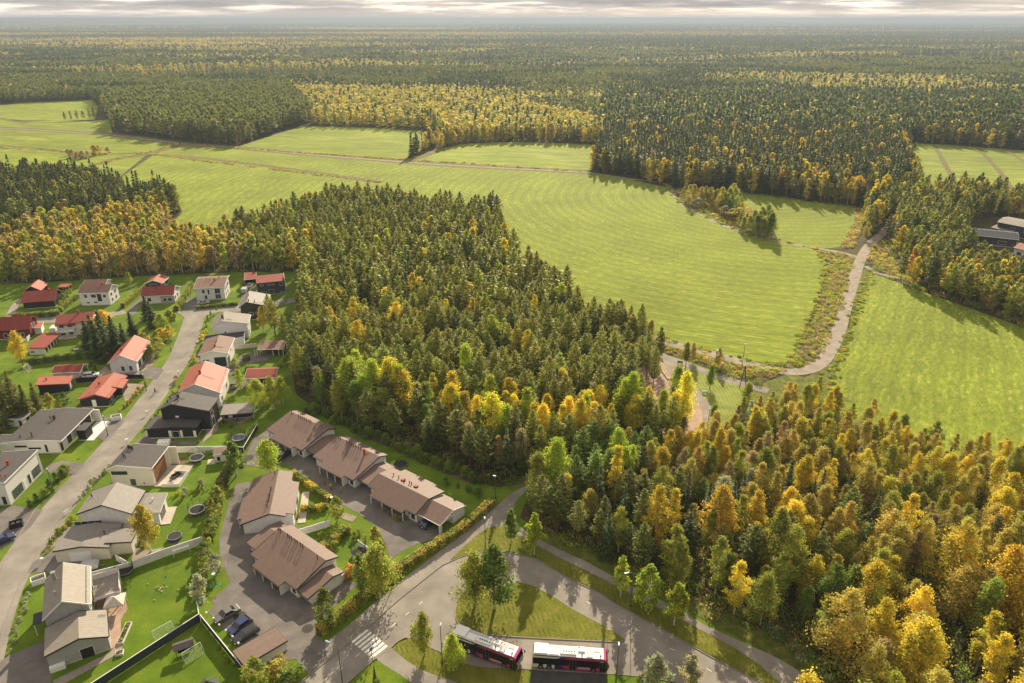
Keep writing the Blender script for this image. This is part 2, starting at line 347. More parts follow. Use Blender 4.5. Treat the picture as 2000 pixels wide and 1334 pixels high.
sheet('field',[(-60,216),(0,206),(40,201),(180,195),(192,208),(185,234),(120,236),(45,235),(-60,226)],.04,G_FIELD2)
sheet('field',[(-200,312,14),(-200,287),(0,287),(130,297),(215,302),(290,299),(205,318,14),(100,310,14),(0,312,14)],.042,G_FIELD2)
sheet('field',[(1438,374),(1530,388),(1672,406),(1668,435),(1640,483),(1604,486),(1520,470),(1508,440),(1480,420),(1445,400)],.04,G_FIELD)
sheet('field',[(1700,532),(1780,562),(1860,590),(2000,640),(2150,700),(2150,930),(2000,868,5),(1900,858,5),(1845,842,7),(1750,792,8),(1665,766,8),(1625,758,4),(1620,752),(1640,700),(1668,620),(1690,560)],.04,G_FIELD3)
sheet('field',[(1768,279),(1850,283),(2000,294),(2200,306),(2200,420),(2000,398),(1890,385),(1800,380),(1782,340)],.04,G_FIELD2)
sheet('bog',[(1735,108),(1860,110),(2100,121),(2100,131),(1960,125),(1770,118)],.04,G_BOG)
sheet('clearing',[(1040,178),(1120,177),(1215,180),(1210,184),(1120,185),(1050,184)],.04,G_BOG)
# verges, ditches and tracks between the fields
OPEN.append(GP([(170,298),(352,278),(330,312),(240,338),(200,334)])); OPEN.append(GP([(-200,215),(40,201),(180,196),(195,210),(222,262),(350,280),(300,300),(150,304),(-200,325)])); OPEN.append(GP([(1600,470),(1672,410),(1690,470),(1700,500),(1640,505)]))
sheet('dry_grass_verge',[(1588,488),(1650,494),(1670,503),(1655,560),(1625,650),(1600,700),(1560,722),(1530,716),(1552,700),(1570,672),(1604,585),(1622,520),(1610,496)],.05,G_REED)
sheet('dry_grass_verge',[(1672,406),(1690,410),(1688,440),(1665,484),(1640,486),(1668,435)],.05,G_REED)
sheet('dry_grass_verge',[(1700,480),(1730,465),(1742,500),(1760,530),(1790,548),(1740,542),(1705,520)],.05,G_REED)
sheet('dry_grass_verge',[(1318,370),(1345,366),(1450,375),(1455,405),(1500,425),(1512,468),(1470,458),(1400,432),(1345,403)],.05,G_REED)
sheet('dry_grass_verge',[(1290,668),(1300,664),(1440,702),(1540,722),(1500,742),(1440,738),(1380,716),(1300,690)],.05,G_REED)
sheet('grass_verge',[(1690,525),(1700,534),(1672,620),(1643,700),(1620,758),(1560,745),(1600,722),(1632,690),(1660,600),(1676,540)],.05,G_TALLG)
sheet('grass_verge',[(1662,505),(1672,508),(1655,570),(1630,650),(1606,705),(1560,725),(1590,712),(1620,660),(1645,580)],.055,G_TALLG)
for i,(pts,wd) in enumerate([([(-200,248),(0,250),(210,263),(352,280),(470,289),(600,301),(790,316),(860,321),(1000,329),(1150,336)],3.2)]):
    strip('ditch_verge',pts,14,.05,G_REED); strip('gravel_track',[(p[0],p[1]+.5) for p in pts],wd,.07,G_GRAVEL)
strip('ditch_verge',[(352,281),(300,298),(230,310),(190,322)],9,.052,G_REED)
strip('ditch_verge',[(-200,285),(0,285),(130,296),(215,301)],8,.052,G_REED)
strip('ditch_verge',[(275,299),(420,312),(600,335),(740,356)],7,.056,G_REED)
strip('ditch_verge',[(850,258),(858,290),(792,316)],8,.054,G_REED)
strip('ditch_verge',[(0,231),(60,240),(215,235)],6,.054,G_REED)
for a in ([(1825,283),(1855,338),(1880,382)],[(1910,289),(1960,345),(1990,400)],[(1960,292),(2050,345)]): strip('ditch_verge',a,3.5,.054,G_REED)
strip('gravel_road',[(1225,640),(1290,665),(1370,686),(1440,705),(1500,719),(1550,727),(1592,717),(1618,690),(1640,640),(1660,570),(1682,505),(1702,475),(1728,452),(1745,430)],4.4,.09,G_GRAVEL)
strip('field_track',[(1150,337),(1230,349),(1298,359),(1312,372),(1330,397),(1400,434),(1470,460),(1560,479),(1640,493),(1676,503)],2.8,.08,G_GRAVEL)
strip('field_track',[(1690,520),(1722,536),(1790,548),(1830,552)],2.4,.08,G_GRAVEL)
# play area and park paths beyond the central wood
sheet('park_lawn',[(1292,690),(1350,708),(1440,744),(1470,756),(1450,790),(1420,830),(1396,842),(1380,835),(1392,805),(1372,775),(1330,745),(1296,712)],.05,G_PARK)
sheet('play_sand',[(1238,705),(1262,690),(1300,712),(1335,752),(1372,780),(1390,802),(1384,838),(1350,852),(1290,845),(1240,800)],.06,G_SAND)
sheet('park_path',[(1293,694),(1310,700),(1332,716),(1346,742),(1372,772),(1394,800),(1396,842),(1374,838),(1370,800),(1340,765),(1318,742),(1300,720)],.075,G_GRAVEL)
strip('park_path',[(1270,680),(1300,698),(1340,713),(1400,735),(1450,750),(1500,765)],3.2,.08,G_ASPH)
strip('soil_track',[(690,838),(760,866),(800,885),(860,912),(930,940)],3,.05,G_SOIL,False)
strip('woodland_path',[(1800,1130),(1805,1180),(1815,1250),(1850,1330),(1880,1400)],2.2,.05,G_SOIL)
sheet('dry_grass_verge',[(1440,790),(1472,757),(1500,745),(1545,728),(1620,758),(1664,785),(1600,782),(1540,782),(1490,795)],.045,G_TALLG)
# bus loop road
OUT=[(560,1356),(600,1323),(640,1290),(688,1251),(720,1225),(780,1171),(820,1139),(858,1109),(874,1100),(912,1084),(940,1079),(966,1078),(996,1080.6),(1044,1092),(1080,1112),(1112,1131),(1170,1159),(1200,1179),(1240,1201),(1325,1248),(1400,1290),(1485,1333),(1620,1400)]
INN=[(1470,1370),(1314,1333),(1248,1322),(1186,1317),(1100,1312),(1016,1307),(950,1304),(908,1296),(880,1282),(862,1275),(836,1263),(815,1250),(799,1246.5),(790,1247),(775,1255),(763,1266),(730,1290),(680,1334),(640,1370)]
sheet('road',OUT+INN,.05,G_ASPH)
sheet('pavement',[(605,1320),(640,1290),(688,1251),(720,1225),(780,1171),(820,1139),(858,1109),(874,1100),(930,1062),(962,1035),(1000,1035),(1002,1005),(1006,982),(1022,964),(1038,952),(1076,940),(1078,932),(1055,937),(1016,954),(987,973),(968,990),(926,1021),(890,1053),(846,1087),(774,1141),(740,1170),(676,1225),(634,1255),(580,1290)],.045,G_ASPH)
sheet('cycle_path',[(958,1040),(990,1055),(1040,1075),(1100,1100),(1150,1120),(1242,1168),(1340,1218),(1400,1250),(1437,1270),(1485,1303),(1512,1328),(1540,1355),(1620,1355),(1587,1330),(1525,1287),(1450,1255),(1375,1220),(1325,1190),(1195,1125),(1150,1099),(1100,1077),(1050,1050),(1011,1027),(985,1010)],.048,G_ASPH)
sheet('grass_verge',[(878,1096),(905,1070),(926,1051),(950,1033),(962,1029),(980,1029),(1004,1040),(1025,1054),(1049,1066),(1100,1094),(1150,1118),(1242,1166),(1340,1216),(1400,1248),(1437,1268),(1485,1301),(1512,1326),(1580,1378),(1485,1331),(1400,1288),(1325,1246),(1240,1199),(1200,1177),(1170,1157),(1112,1129),(1080,1110),(1044,1090),(996,1078.6),(966,1076),(940,1077),(912,1082)],.16,G_VERGE,smooth=0)
strip('rough_verge',[(1050,1036),(1100,1061),(1150,1083),(1205,1108),(1260,1136),(1345,1178),(1450,1230),(1560,1289),(1640,1345)],4.2,.06,G_TALLG,False)  # darker grass tone laid over the verge to stand in for tree shade
strip('rough_verge',[(990,948),(1030,938),(1085,926)],4,.06,G_TALLG,False)  # same shade-toned grass at the wood edge
ISL=[(903,1161),(893,1179),(889,1195),(892,1213),(906,1227),(934,1238),(980,1243),(1060,1248),(1184,1254),(1212,1254),(1219,1251),(1214,1245),(1190,1229),(1120,1191),(1086,1169),(1050,1149),(1032,1142),(1008,1139),(960,1141),(925,1147)]
sheet('grass_island',ISL,.17,G_VERGE,smooth=2)
kerb('kerb',ISL+[ISL[0],ISL[1]])
kerb('kerb',OUT); kerb('kerb',INN)
sheet('grass_verge',[(799,1248),(812,1250),(836,1265),(862,1277),(880,1284),(908,1298),(950,1306),(1016,1309),(1034,1310),(1030,1345),(1000,1372),(930,1345),(880,1329),(854,1321),(820,1308),(790,1288),(768,1267.5),(777,1257)],.16,G_VERGE)
sheet('grass_verge',[(684,1334),(732,1292),(740,1292),(754,1302),(784,1320),(800,1332),(830,1352),(820,1400),(640,1400)],.16,G_LAWN)
sheet('pavement',[(735,1287),(765,1266),(790,1288),(820,1308),(854,1321),(880,1329),(960,1360),(940,1400),(830,1352),(799,1332),(784,1320),(754,1302),(738,1291)],.15,G_ASPH)
sheet('bus_bay_pavement',[(1038,1310.5),(1185,1318),(1186,1370),(1030,1370)],.155,G_ASPH3)
sheet('grass_verge',[(1187,1319),(1248,1324),(1314,1335),(1470,1373),(1450,1450),(1187,1450)],.16,G_LAWN)
# road markings
def quad(px,z=.06,name='road_marking'): return sheet(name,px,z,G_MARK,False)
def mark(a,b,w=.12,name='road_marking'):
    A=G(*a);B=G(*b);d=(B-A).normalized();n=Vector((-d.y,d.x,0))*w/2
    sheet(name,[tuple((p+q)[:2]) for p,q in ((A,n),(B,n),(B,-n),(A,-n))],.06,G_MARK,False,world=True)
for i in range(7):
    a=Vector((686.8+i*6.15,1255.5+i*5.05)); b=a+Vector((32,-25)); mark((a.x+1.2,a.y-.5),(b.x,b.y),.52,'crosswalk_stripe')
for a,b in [((634,1329),(639,1325)),((662,1310),(670,1304)),((694,1283),(702,1277)),((764,1225),(773,1217)),((792,1202),(799,1196)),((819,1181),(825,1175)),((1088,1143),(1094,1147)),((1116,1160),(1124,1164)),((1146,1175),(1153,1180)),((1177,1193),(1185,1197)),((1208,1210),(1216,1215)),((1240,1227),(1249,1233)),((1274,1247),(1282,1252)),((1308,1266),(1317,1271)),((1380,1306),(1390,1312)),((1417,1327),(1427,1333))]: mark(a,b,.11)
mb=MB(); c=G(1045,1255)
mb.disc((c.x,c.y),.6,.055,.062); 
# residential road and drives
strip('residential_road',[(-70,1450),(-40,1300),(-8,1190),(30,1108),(88,1024),(145,957),(228,864),(276,806),(315,752),(347,706),(364,668),(377,630),(384,608)],6.9,.06,G_ASPH)
kerb('kerb',[(-92,1300),(-30,1170),(0,1110),(60,1010),(80,1007-22),(148,926),(204,866),(260,806),(300,752),(324,716),(352,656),(363,628),(358,618)],.2,.08)
kerb('kerb',[(0,1296),(5,1235),(29,1166),(53,1113),(100,1044),(140,990),(210,914),(250,864),(290,806),(340,740),(370,692),(386,656),(397,622)],.2,.08)
sheet('side_street',[(344,609),(380,603),(424,599),(466,596),(520,590),(590,580),(592,588),(520,600),(458,610),(428,609),(404,616),(396,622),(365,624)],.064,G_ASPH)
sheet('side_street',[(20,640),(50,612),(74,618),(110,614),(200,612),(240,606),(250,612),(200,622),(108,630),(74,632),(40,650)],.05,G_ASPH)
sheet('side_street',[(0,640),(20,600),(36,583),(42,586),(30,610),(14,640)],.052,G_ASPH)
for P in ([(356,603),(362,590),(374,578),(388,592),(400,602)],[(245,612),(262,592),(280,578),(272,600),(262,616)],
          [(190,826),(206,814),(243,822),(222,850),(207,864),(176,846)],[(84,914),(120,900),(168,906),(148,928),(100,926)],
          [(-30,1010),(24,988),(84,996),(60,1030),(22,1062),(-30,1090)],[(53,1120),(64,1099),(106,1071),(133,1067),(170,1104),(117,1128),(90,1118)],
          [(-30,1310),(20,1280),(86,1252),(100,1309),(99,1345),(-30,1370)],[(258,872),(292,838),(300,862),(395,862),(390,868),(300,874),(270,880)],
          [(270,724),(285,740),(306,742),(322,722),(300,716)],[(370,696),(386,690),(396,712),(372,702)],[(440,722),(460,700),(480,690),(540,690),(520,705),(470,712),(450,735)],
          [(446,760),(455,735),(480,740),(545,742),(540,752),(470,756),(452,772)],[(490,600),(540,592),(560,584),(562,590),(530,605)],
          [(150,748),(172,734),(215,732),(250,733),(262,742),(240,752),(200,750)],[(505,580),(500,560),(480,570),(470,590),(480,600)]):
    sheet('driveway',P,.07,G_ASPH2)
for P in ([(206,716),(190,728),(170,742),(215,736),(270,735),(275,722),(215,724)],[(262,722),(290,690),(304,690),(300,712),(280,725)],
          [(240,762),(250,748),(282,752),(262,775),(244,785)],[(86,1078),(100,1045),(126,1018),(133,1025),(128,1044),(110,1066)],[(256,1100),(262,1068),(290,1075),(318,1070),(300,1088)]):
    sheet('gravel_yard',P,.072,G_GRAVEL)
sheet('yard_asphalt',[(500,948),(487,941),(462,945),(449,974),(436,1021),(428,1053),(429,1080),(436,1102),(445,1125),(450,1139),(436,1152),(413,1172),(418,1183),(405,1195),(440,1230),(490,1275),(520,1296),(556,1290),(580,1288),(603,1318),(640,1288),(634,1255),(615,1240),(624,1219),(650,1187),(700,1140),(670,1130),(640,1100),(560,1000)],.055,G_ASPH2)
sheet('yard_asphalt',[(475,908),(481,890),(495,858),(501,851),(530,838),(640,900),(760,975),(866,1040),(850,1052),(820,1062),(790,1074),(762,1094),(753,1062),(735,1030),(700,1003),(655,980),(600,935),(575,920),(560,905),(540,912),(520,917),(500,911)],.055,G_ASPH2)
def darkspot(x,y,r):
    c=G(x,y); MB().disc((c.x,c.y),r,.0,.068,24).build('manhole_patch',G_ASPH3,kind='structure')
darkspot(484,895,1.4); darkspot(468,1203,1.1); darkspot(601,1228,1.0)
# ------------------------------------------------------------------ buildings
class Blk: pass
def frame(e1,e1o,he):
    A=G(*e1,he);B=G(*e1o,he);u=B-A;L=u.length;u/=L; return A,u,L
def fitp(A,u,he,px):
    n=Vector((-u.y,u.x,0)); r=G(px[0],px[1],0)-Vector((0,0,CAMH)); c=Vector((0,0,CAMH))
    t=((A-c).dot(u))/r.dot(u); p=c+r*t-A; return p.dot(n),p.z+he
def block(root,e1=None,e1o=None,pr=None,he=3,wall=W_WHITE,roof=R_BROWN,ov=.5,gov=.4,fasc=M_FASC,th=.16,fr=None,L=None,walls=True,gutter=True,x0=0.0,name='roof',wx=None,wy=None,base=0.0,verge=(1,1)):
    """one roofed volume. pr: list of roof profile points (pixel pair -> fitted, or ('m',d,h) -> metres) after the eave corner e1"""
    b=Blk()
    if fr is None: A,u,L_=frame(e1,e1o,he)
    else: A=Vector((fr[0],fr[1],he)); a=R(fr[2]); u=Vector((math.cos(a),math.sin(a),0)); L_=L
    L=L or L_
    P=[(0.0,he)] if fr is None or len(fr)<4 else [(fr[3],he)]
    for q in pr:
        if q[0]=='m': P.append((q[1],q[2]))
        else: P.append(fitp(A,u,he,q))
    b.s=1 if P[-1][0]>P[0][0] else -1; s=b.s
    b.P=P;b.L=L;b.x0=x0;b.ov=ov;b.gov=gov;b.root=root
    b.loc=Vector((A.x,A.y,0))-root.location; b.rz=math.atan2(u.y,u.x)
    def H(y):
        for i in range(len(P)-1):
            (a,ha),(c,hc)=P[i],P[i+1]
            if (a-y)*(c-y)<=1e-9: return ha+(hc-ha)*(y-a)/(c-a)
        return P[0][1] if abs(y-P[0][0])<abs(y-P[-1][0]) else P[-1][1]
    b.H=H
    m=MB(); m.prism([(y,h) for y,h in P]+[(y,h-th) for y,h in P[::-1]],'x',x0,x0+L); m.build(name,roof,root,b.loc,b.rz)
    y0,y1=P[0][0]+ov*s,P[-1][0]-ov*s
    b.wy=(y0,y1) if wy is None else wy; b.wx=(x0+gov,x0+L-gov) if wx is None else wx; y0,y1=b.wy
    if walls:
        top=[(y0,H(y0)-th-.01)]+[(y,h-th-.01) for y,h in P[1:-1] if (y-y0)*s>0.05 and (y1-y)*s>.05]+[(y1,H(y1)-th-.01)]
        m=MB(); m.prism([(y0,base)]+top+[(y1,base)],'x',b.wx[0],b.wx[1]); m.build('wall',wall,root,b.loc,b.rz)
        m=MB(); m.box(b.wx[0]-.04,b.wx[1]+.04,min(y0,y1)-.04,max(y0,y1)+.04,0,.28); 
        if base==0: m.build('plinth',M_CONC,root,b.loc,b.rz)
    if fasc:
        m=MB()
        for vi,(xa,xb) in enumerate(((x0-.07,x0-.004),(x0+L+.004,x0+L+.07))):
            if not verge[vi]: continue
            m.prism([(y,h+.03) for y,h in P]+[(y,h-th-.12) for y,h in P[::-1]],'x',xa,xb)
        m.box(x0,x0+L,P[0][0]-.05 if s>0 else P[0][0]+.004,P[0][0]-.004 if s>0 else P[0][0]+.05,P[0][1]-th-.1,P[0][1]-.02)
        m.build('fascia',fasc,root,b.loc,b.rz)
    if gutter:
        m=MB(); m.tube([(x0,P[0][0]-.11*s,P[0][1]-.1),(x0+L,P[0][0]-.11*s,P[0][1]-.1)],.07,6)
        m.tube([(x0+L-gov,P[0][0]-.1*s,P[0][1]-.12),(x0+L-gov,P[0][0]+(ov-.08)*s,P[0][1]-.45),(x0+L-gov,P[0][0]+(ov-.08)*s,.2)],.045,5); m.build('gutter',fasc or M_DFASC,root,b.loc,b.rz)
    return b
def place(b,face,c,z):
    """position and rotation on a wall: local x along the wall, local y out of it"""
    s=b.s
    if face=='G0': p=Vector((b.wx[0],c*s,z)); r=PI/2
    elif face=='G1': p=Vector((b.wx[1],c*s,z)); r=-PI/2
    elif face=='E0': p=Vector((c,b.wy[0],z)); r=PI if s>0 else 0
    else: p=Vector((c,b.wy[1],z)); r=0 if s>0 else PI
    return b.loc+Matrix.Rotation(b.rz,3,'Z')@p, b.rz+r
def window(b,face,c,z,w,h,fr=M_FASC,glass=M_GLASS,mull=1,name='window'):
    p,r=place(b,face,c,z); m=MB(); t=.09
    m.box(-w/2-t,w/2+t,-.02,.05,-t,0); m.box(-w/2-t,w/2+t,-.02,.05,h,h+t); m.box(-w/2-t,-w/2,-.02,.05,0,h); m.box(w/2,w/2+t,-.02,.05,0,h)
    for i in range(1,mull): x=-w/2+w*i/mull; m.box(x-.03,x+.03,-.02,.045,0,h)
    o=m.build(name,fr,b.root,p,r)
    MB().box(-w/2,w/2,-.02,.022,0,h).build('pane',glass,o)
def door(b,face,c,z,w,h,m_=M_WHITEP,name='door'):
    p,r=place(b,face,c,z); m=MB(); t=.08
    m.box(-w/2,w/2,-.02,.045,0,h); o=m.build(name,m_,b.root,p,r)
    mm=MB(); mm.box(-w/2-t,-w/2-.003,-.02,.06,0,h+t); mm.box(w/2+.003,w/2+t,-.02,.06,0,h+t); mm.box(-w/2-.003,w/2+.003,-.02,.06,h+.003,h+t); mm.build('frame',M_FASC,o)
    MB().bar((w/2-.12,.07,1.0),(w/2-.12,.07,1.15),.03).build('handle',M_METAL,o)
def chimney(b,x,y,m_=M_CHIMD,w=.6,h=1.1):
    y=y*b.s; z=b.H(y); m=MB(); m.box(x-w/2,x+w/2,y-w/2,y+w/2,z-.35,z+h); m.box(x-w/2-.08,x+w/2+.08,y-w/2-.08,y+w/2+.08,z+h+.003,z+h+.1)
    m.build('chimney',m_,b.root,b.loc,b.rz)
def vent(b,x,y,m_=M_CHIMD,h=.8,r=.12):
    y=y*b.s; z=b.H(y); m=MB(); m.tube([(x,y,z-.1),(x,y,z+h)],r,8); m.tube([(x,y,z+h),(x,y,z+h+.18)],[r*1.5,r*1.3],8); m.build('vent_pipe',m_,b.root,b.loc,b.rz)
def ladder(b,x,y0,y1,m_=M_DMETAL):
    m=MB(); y0*=b.s;y1*=b.s
    for dx in (-.2,.2): m.bar((x+dx,y0,b.H(y0)+.12),(x+dx,y1,b.H(y1)+.12),.04)
    n=int(abs(y1-y0)/.4)
    for i in range(n+1): y=y0+(y1-y0)*i/max(n,1); m.bar((x-.2,y,b.H(y)+.12),(x+.2,y,b.H(y)+.12),.03)
    m.build('roof_ladder',m_,b.root,b.loc,b.rz)
def snowrail(b,y,m_=M_DMETAL):
    m=MB(); y*=b.s; z=b.H(y)
    m.tube([(b.x0+.2,y,z+.2),(b.x0+b.L-.2,y,z+.2)],.035,5); x=b.x0+.4
    while x<b.x0+b.L-.2: m.bar((x,y,z),(x,y,z+.25),.04); x+=1.4
    m.build('snow_guard',m_,b.root,b.loc,b.rz)
def posts(b,xs,y,h,m_=M_FASC,w=.16):
    for x in xs: MB().box(x-w/2,x+w/2,y*b.s-w/2,y*b.s+w/2,0,h).build('post',m_,b.root,b.loc,b.rz)
def root(px,name,label,cat,group=None):
    p=G(*px); return empty(name,p,0,label,cat,group)
HG='detached houses of the residential street'
r=root((41,600),'detached_house','long low black bungalow with plain red roof, farthest left in the back row','house',HG)
b=block(r,(106,586),(41,591),[(111,564.5),(121,568)],2.9,W_BLACK,R_RED,fasc=M_CHIMR); chimney(b,2.5,4.6,M_CHIMR,.5,.7)
for x in (3,6.5,9): window(b,'E0',x,1,1.4,1.1,M_DFASC)
window(b,'G0',3,1,1.2,1.2,M_DFASC)
r=root((55,577),'outbuilding','small black outbuilding with a red gable roof behind the long low black bungalow','outbuilding')
b=block(r,(80,567),(94,553.6),[(60,559),(46,568)],2.4,W_BLACK,R_PINK,fasc=M_CHIMR); door(b,'G0',3,0,2.2,2.0,M_DMETAL)
r=root((122,566),'garden_shed','tiny shed with flat red roof at the wood edge beside the long black bungalow','shed')
b=block(r,(134,560.5),(110,561),[('m',-3.0,2.2)],1.9,W_BLACK,R_PINK,fasc=None,gutter=False); door(b,'E0',2,0,.9,1.7,M_DMETAL)
r=root((190,600),'detached_house','white two-storey house with small square windows and brown ridge roof','house',HG)
b=block(r,(212,571.5),(150.5,573),[(219,555),(232,557)],5.1,W_WHITE,R_BROWN2); chimney(b,3.5,4.0,M_CHIMR,.5,.8)
for x,z,w_,h_ in ((8.7,3.1,.9,1.2),(5.9,3.1,1.7,1.2),(3.9,1.6,1.5,2.9),(8.3,.9,1,.5),(5.6,1,1.2,.5),(2.0,3.1,1,1)): window(b,'E0',x,z,w_,h_)
for y in (2.5,5.6): window(b,'G0',y,3.1,1.0,1.1); window(b,'G0',y,.9,1,1.2)
r=root((185,566),'garage','garage with a brown roof directly behind the white brown-roofed two-storey house','garage')
b=block(r,(205,557),(160,558),[('m',-3.2,4.3),('m',-6.4,2.9)],2.9,W_WHITE,R_BROWN2); door(b,'E0',3,0,2.4,2.1)
r=root((300,566),'garage','grey-boarded garage with a red gable roof behind the white and slate red-roofed house','garage')
b=block(r,(318,552.4),(329.6,541),[(298,547),(280,554.4)],2.6,W_NAVY,R_PINK); door(b,'G0',3.8,0,2.5,2.0,M_DMETAL); window(b,'E0',3,1,1,1)
r=root((300,590),'detached_house','low white house with slate-grey window bay under a red roof','house',HG)
b=block(r,(339,576),(274,579),[(342,557.4),('m',-8.8,3.4)],3.3,W_WHITE,R_RED); chimney(b,4.8,3.9,M_CHIMR,.5,.8); vent(b,6.4,2.4)
for x,w_ in ((2.2,1.6),(9,1.2)): window(b,'E0',x,1.0,w_,1.3)
p,q=place(b,'E0',2.4,0); m=MB(); m.box(-2.4,2.4,0.003,.5,0,2.8); m.build('bay',W_GREY,r,p,q)
m=MB(); m.box(-1.6,-.1,.5,.56,1,2.3); m.box(.3,1.6,.5,.56,1,2.3); m.build('window',M_FASC,r,p,q); m=MB(); m.box(-1.5,-.2,.55,.575,1.1,2.2); m.box(.4,1.5,.55,.575,1.1,2.2); m.build('pane',M_GLASS,r,p,q)
for y in (2.5,5.5): window(b,'G0',y,1,1,1.2)
r=root((410,590),'detached_house','large white two-storey house with wide brown roof at the head of the street','house',HG)
b=block(r,(438,560.4),(377,563.6),[('m',-7.4,6.6),('m',-10.6,6.2)],5.2,W_WHITE,R_BROWN2,ov=.7); chimney(b,4.3,5.1,M_CHIMR,.55,.9)
vent(b,7.4,5.6,M_CHIMR,.5);vent(b,6.2,5.6,M_CHIMR,.4);vent(b,3.0,7.3,M_CHIMR,.5)
window(b,'E0',2.9,2.5,1.9,1.9,mull=2);window(b,'E0',2.9,.5,1.9,1.7,glass=M_GLASSG,mull=2)
for x,z,w_,h_ in ((7.9,2.9,.9,1.3),(6.1,2.4,.6,1.8),(7.3,.6,.8,1.4)): window(b,'E0',x,z,w_,h_)
for y,z in ((2.2,3.2),(4.4,3.2),(6.6,3.4),(3,.8),(6,.8),(8,3.4)): window(b,'G0',y,z,.8,1.3)
r=root((530,580),'detached_house','slate-black two-storey house with red roofs, farthest right in the back row','house',HG)
b=block(r,(556,548),(500.6,553.6),[('m',-6.5,6.1)],5.2,W_NAVY,R_RED,fr=None,ov=.3,gov=.15,fasc=M_DFASC)
for x,z,w_,h_ in ((1.4,3.4,1.1,1.1),(4.4,3.9,.9,.35),(5.9,3.9,.9,.35),(8.6,3.9,1.1,.4),(5.3,.7,1.8,1.3),(8.2,.7,1.9,.8),(1.2,.3,1.8,.5)): window(b,'E0',x,z,w_,h_)
MB().box(-.05,.15,-6.8,.2,0,6.2).build('end_wall',M_CONC,r,b.loc,b.rz)
b=block(r,(500,544),(477,546),[('m',-6,4.2)],3.3,W_NAVY,R_RED,fasc=M_FASC,walls=False,gov=.1); posts(b,(.2,5.0),.3,3.2,M_DFASC); m=MB(); m.box(.1,b.L-.1,-6,-5.8,0,3.9); m.box(b.L-.25,b.L-.1,-5.8,-.2,0,3.1); m.build('carport_wall',W_NAVY,r,b.loc,b.rz)
r=root((490,612),'detached_house','dark brown gabled house with a beige-grey roof behind the side street end','house',HG)
b=block(r,(525,597.6),(528.6,575.4),[(481,590),(466,601)],4.9,W_DARK,R_GREY,fasc=M_DFASC); chimney(b,1.0,6.6,M_CHIMD,.35,.8); vent(b,4,7.2);vent(b,1.0,4.6);vent(b,6.5,7.0);ladder(b,1.2,5.2,2.8)
window(b,'G0',6.3,1.9,1.4,1.0);window(b,'G0',4.4,2.0,.5,.9);window(b,'E0',3,1,1.6,1.4);window(b,'E0',7,3,1.6,1.2)
r=root((455,655),'detached_house','white gabled house with pale roof and a low black-roofed wing in front','house',HG)
b=block(r,(485,631.4),(489.6,614),[(431,626),(411.4,638)],5.4,W_WHITE,R_BEIGE); chimney(b,2.2,8.1,M_CHIMD,.5,1.0); vent(b,3.4,8.0); vent(b,1.2,7.6); ladder(b,1.4,6.8,5.2)
window(b,'G0',7.6,2.0,.5,.9);window(b,'G0',6.6,2.0,1.2,1.0,glass=M_WHITEP);window(b,'E0',2,.4,1.2,2.2,glass=M_GLASSG);window(b,'E0',5,3.2,1.4,1.2)
b=block(r,(477,659),(478,647),[('m',12.4,2.9)],2.9,W_WHITE,R_BLACK,gutter=False,ov=.3)
r=root((420,718),'detached_house','white house with brown gable roof and tall dark glass corner beside the street','house',HG)
b=block(r,(445,689.6),(458,659.4),[(414,685),(386,693.6)],4.9,W_BRIGHT,R_BROWN2); chimney(b,3.2,4.1,M_CHIMR,.45,.8); vent(b,5.5,4.3,M_CHIMR,.5); vent(b,6.8,4.3,M_CHIMR,.5); ladder(b,3.2,3.6,1.8)
window(b,'G0',2.6,.5,3.2,3.0,fr=M_DFASC,mull=3);window(b,'G0',6.7,2.6,1.6,.3,fr=M_DFASC);window(b,'E0',2,.3,2.6,2.6,glass=M_GLASSG,mull=2,fr=M_DFASC);window(b,'E0',6,3,1.6,1.2)
r=root((400,780),'detached_house','pale blue-white house with a bright pink-red tile roof beside the black house','house',HG)
b=block(r,(430,767),(447,721),[(380,750),(348,765)],4.8,W_WHITE,R_PINK); chimney(b,6.5,5.8,M_CHIMR,.5,1.1); ladder(b,6.0,5.2,2.2,M_CHIMR); snowrail(b,.5,M_CHIMR)
window(b,'G0',5.4,2.9,.9,.8);window(b,'E0',3,1,1.6,1.4);window(b,'E0',7,3,1.6,1.2);window(b,'E0',10.5,1,1.6,1.4)
r=root((345,860),'detached_house','black two-storey house with a charcoal gable roof over a lower lean-to wing','house',HG)
b=block(r,(408,802.4),(427,777),[(334,789),(308,801)],6.0,W_BLACK,R_DARK,fasc=M_DFASC,gov=.5); chimney(b,3.4,8.8,M_CHIMD,.5,.9); vent(b,1.8,8.2);vent(b,4.2,11.3);vent(b,2.0,11.0);ladder(b,3.2,8.3,7.2)
window(b,'G0',8.6,3.9,.7,.35,glass=M_WHITEP); window(b,'E0',2.5,.4,1.6,2.3); window(b,'E0',2.5,3.4,1.6,1.4)
b=block(r,(384,834),(400,810),[('m',6,3.55),('m',13.0,3.0)],3.2,W_BLACK,R_DARK,fasc=M_DFASC,gov=.3)
window(b,'G0',5.6,.2,1.6,1.7,glass=M_GLASS);window(b,'G0',7.0,.2,.5,1.9,glass=M_WHITEP);window(b,'G0',4.2,.2,.4,1.9,glass=M_WHITEP);window(b,'G0',.9,.3,.5,1.6,glass=M_WHITEP)
r=root((260,945),'detached_house','white cubic two-storey house with a charcoal roof and a wood-lined terrace recess','house',HG)
b=block(r,(296,914),(329,871),[(226,909),('m',9.9,4.9)],5.0,W_CREAM,R_DARK,gov=.25,ov=.25)
for y in (7.0,7.5,8.0,8.5): vent(b,7.4-(8.5-y)*.6,y,M_CHIMD,.7,.14)
vent(b,3.3,7.6,M_CHIMD,.9,.14);vent(b,3.0,7.0,M_CHIMD,.7,.1)
